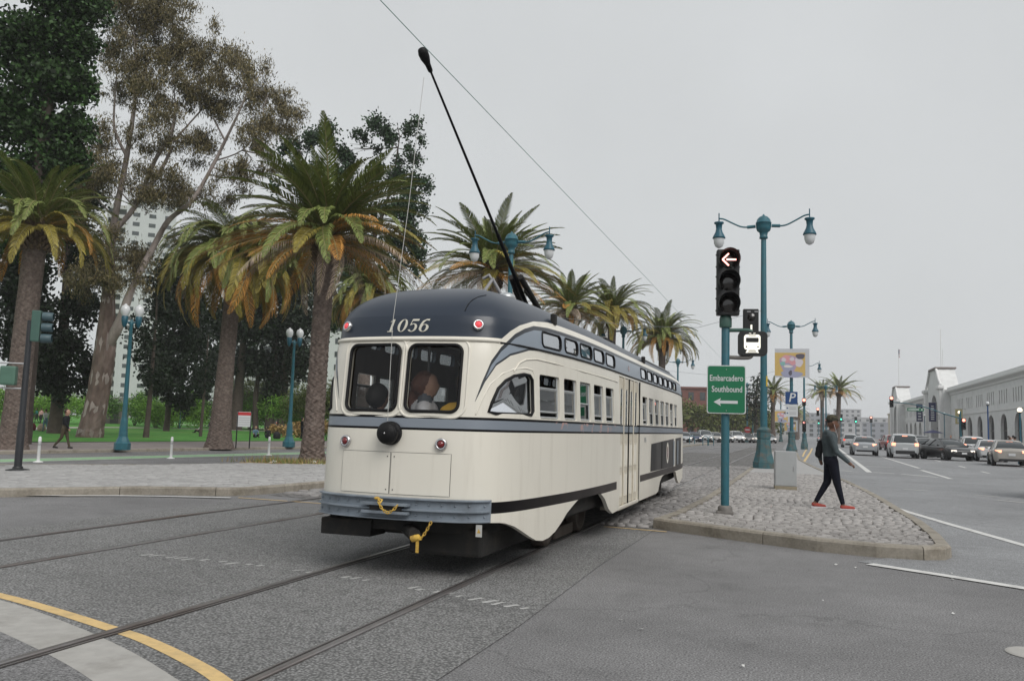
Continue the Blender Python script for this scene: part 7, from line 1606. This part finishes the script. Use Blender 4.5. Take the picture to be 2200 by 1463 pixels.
block('brick_building', 'red brick building beyond the street trees', (-24, 214, 0), YAW-.2, 14, 10, 12.0, mat('red_brick', (.17, .07, .06), .9, var=.15, vscale=2), 3, 5, (1.3, 2.0))
block('brick_building', 'brick building seen between the sign and the lamp column', (-13, 230, 0), YAW-.3, 12, 10, 8.5, mat('brown_brick', (.16, .085, .075), .9, var=.15, vscale=2), 3, 4, (1.2, 1.6))
block('cream_building', 'cream building with long window bands beyond the piers', (43.0, 318, 0), .0, 20, 20, 9.5, mat('cream_stucco', (.50, .46, .36), .9, var=.06), 3, 2, (9.0, 2.2))
t = thing('park_shed', 'small grey shed with white eaves behind the lawn', 'shed', (-83.7, 88.7, .2), YAW+.4); MB().box(-1.6, 1.6, 0, 3, 0, 2.7).build('wall', mat('shed_grey', (.12, .11, .10), .9), t); MB().box(-1.9, 1.9, -.3, 3.3, 2.7, 3.5).build('roof', mat('shed_roof', (.20, .195, .19), .9), t); MB().box(-1.95, 1.95, -.36, -.3, 2.65, 2.85).build('eave', M_SIGNWHITE, t); MB().box(-.5, .5, -.05, 0, .0, 2.0).build('door', M_DARKOPEN, t)
# hazy city at the end of the street
rb_ = random.Random(21); M_FAR = [mat('far_block_%d' % i, c, .9, var=.05, vscale=.1) for i, c in enumerate(((.30, .31, .33), (.38, .38, .39), (.24, .25, .28), (.34, .33, .31)))]
FARB = [(12, 620, 24, 9), (34, 660, 26, 11), (58, 700, 30, 12), (6, 740, 26, 13), (40, 800, 30, 16), (70, 820, 34, 18), (22, 860, 22, 22), (-14, 800, 26, 12), (95, 860, 30, 18), (52, 920, 26, 28), (120, 930, 44, 20), (-40, 860, 30, 15)]
for i, (x, y, w, h) in enumerate(FARB):
    block('city_building', ('first', 'second', 'third', 'fourth', 'fifth', 'sixth', 'seventh', 'eighth', 'ninth', 'tenth', 'eleventh', 'last')[i]+' hazy city block at the end of the street', (x, y, 0), rb_.uniform(-.1, .1), w, 20, h, M_FAR[i % 4], max(3, int(h/4)), 5, (2.4, 2.0), group='hazy city skyline')
# signals and traffic far down the street, only lights and masts readable
for i, (x, y, g_) in enumerate(((9.5, 190, True), (14.0, 215, True), (16.5, 205, False), (7.0, 260, True), (12, 300, False))):
    t = thing('far_signal', ('green' if g_ else 'red')+' light hanging far down the street'+', '+('nearest', 'second', 'third', 'fourth', 'farthest')[i]+' of the five', 'traffic signal', (x, y, 0), 0, 'tiny lights down the street')
    MB().tube([(0, 0, 0), (0, 0, 6)], .1, 6).build('pole', M_TEALD, t, fix=False); hd = MB().box(-.3, .3, -.3, 0, 4.6, 6.0).build('signal_head', M_SIGBLK, t); MB().sphere((0, -.32, 4.9 if g_ else 5.7), .2, 8).build('lens', M_GRNSIG if g_ else M_REDSIG, hd, fix=False)
# ------------------------------------------------------------------ damp air
hz = MB().box(-4050, 4050, -350, 5050, -1.4, 71).build('haze', bpy.data.materials.new('haze_air')); tag(hz, kind='stuff')
hm = hz.data.materials[0]; hm.use_nodes = True; n_ = hm.node_tree.nodes; n_.clear()
ho = n_.new('ShaderNodeOutputMaterial'); hv = n_.new('ShaderNodeVolumePrincipled'); hv.inputs['Color'].default_value = (.97, .985, 1, 1); hv.inputs['Density'].default_value = .00035; hv.inputs['Anisotropy'].default_value = .2
hm.node_tree.links.new(hv.outputs[0], ho.inputs['Volume'])
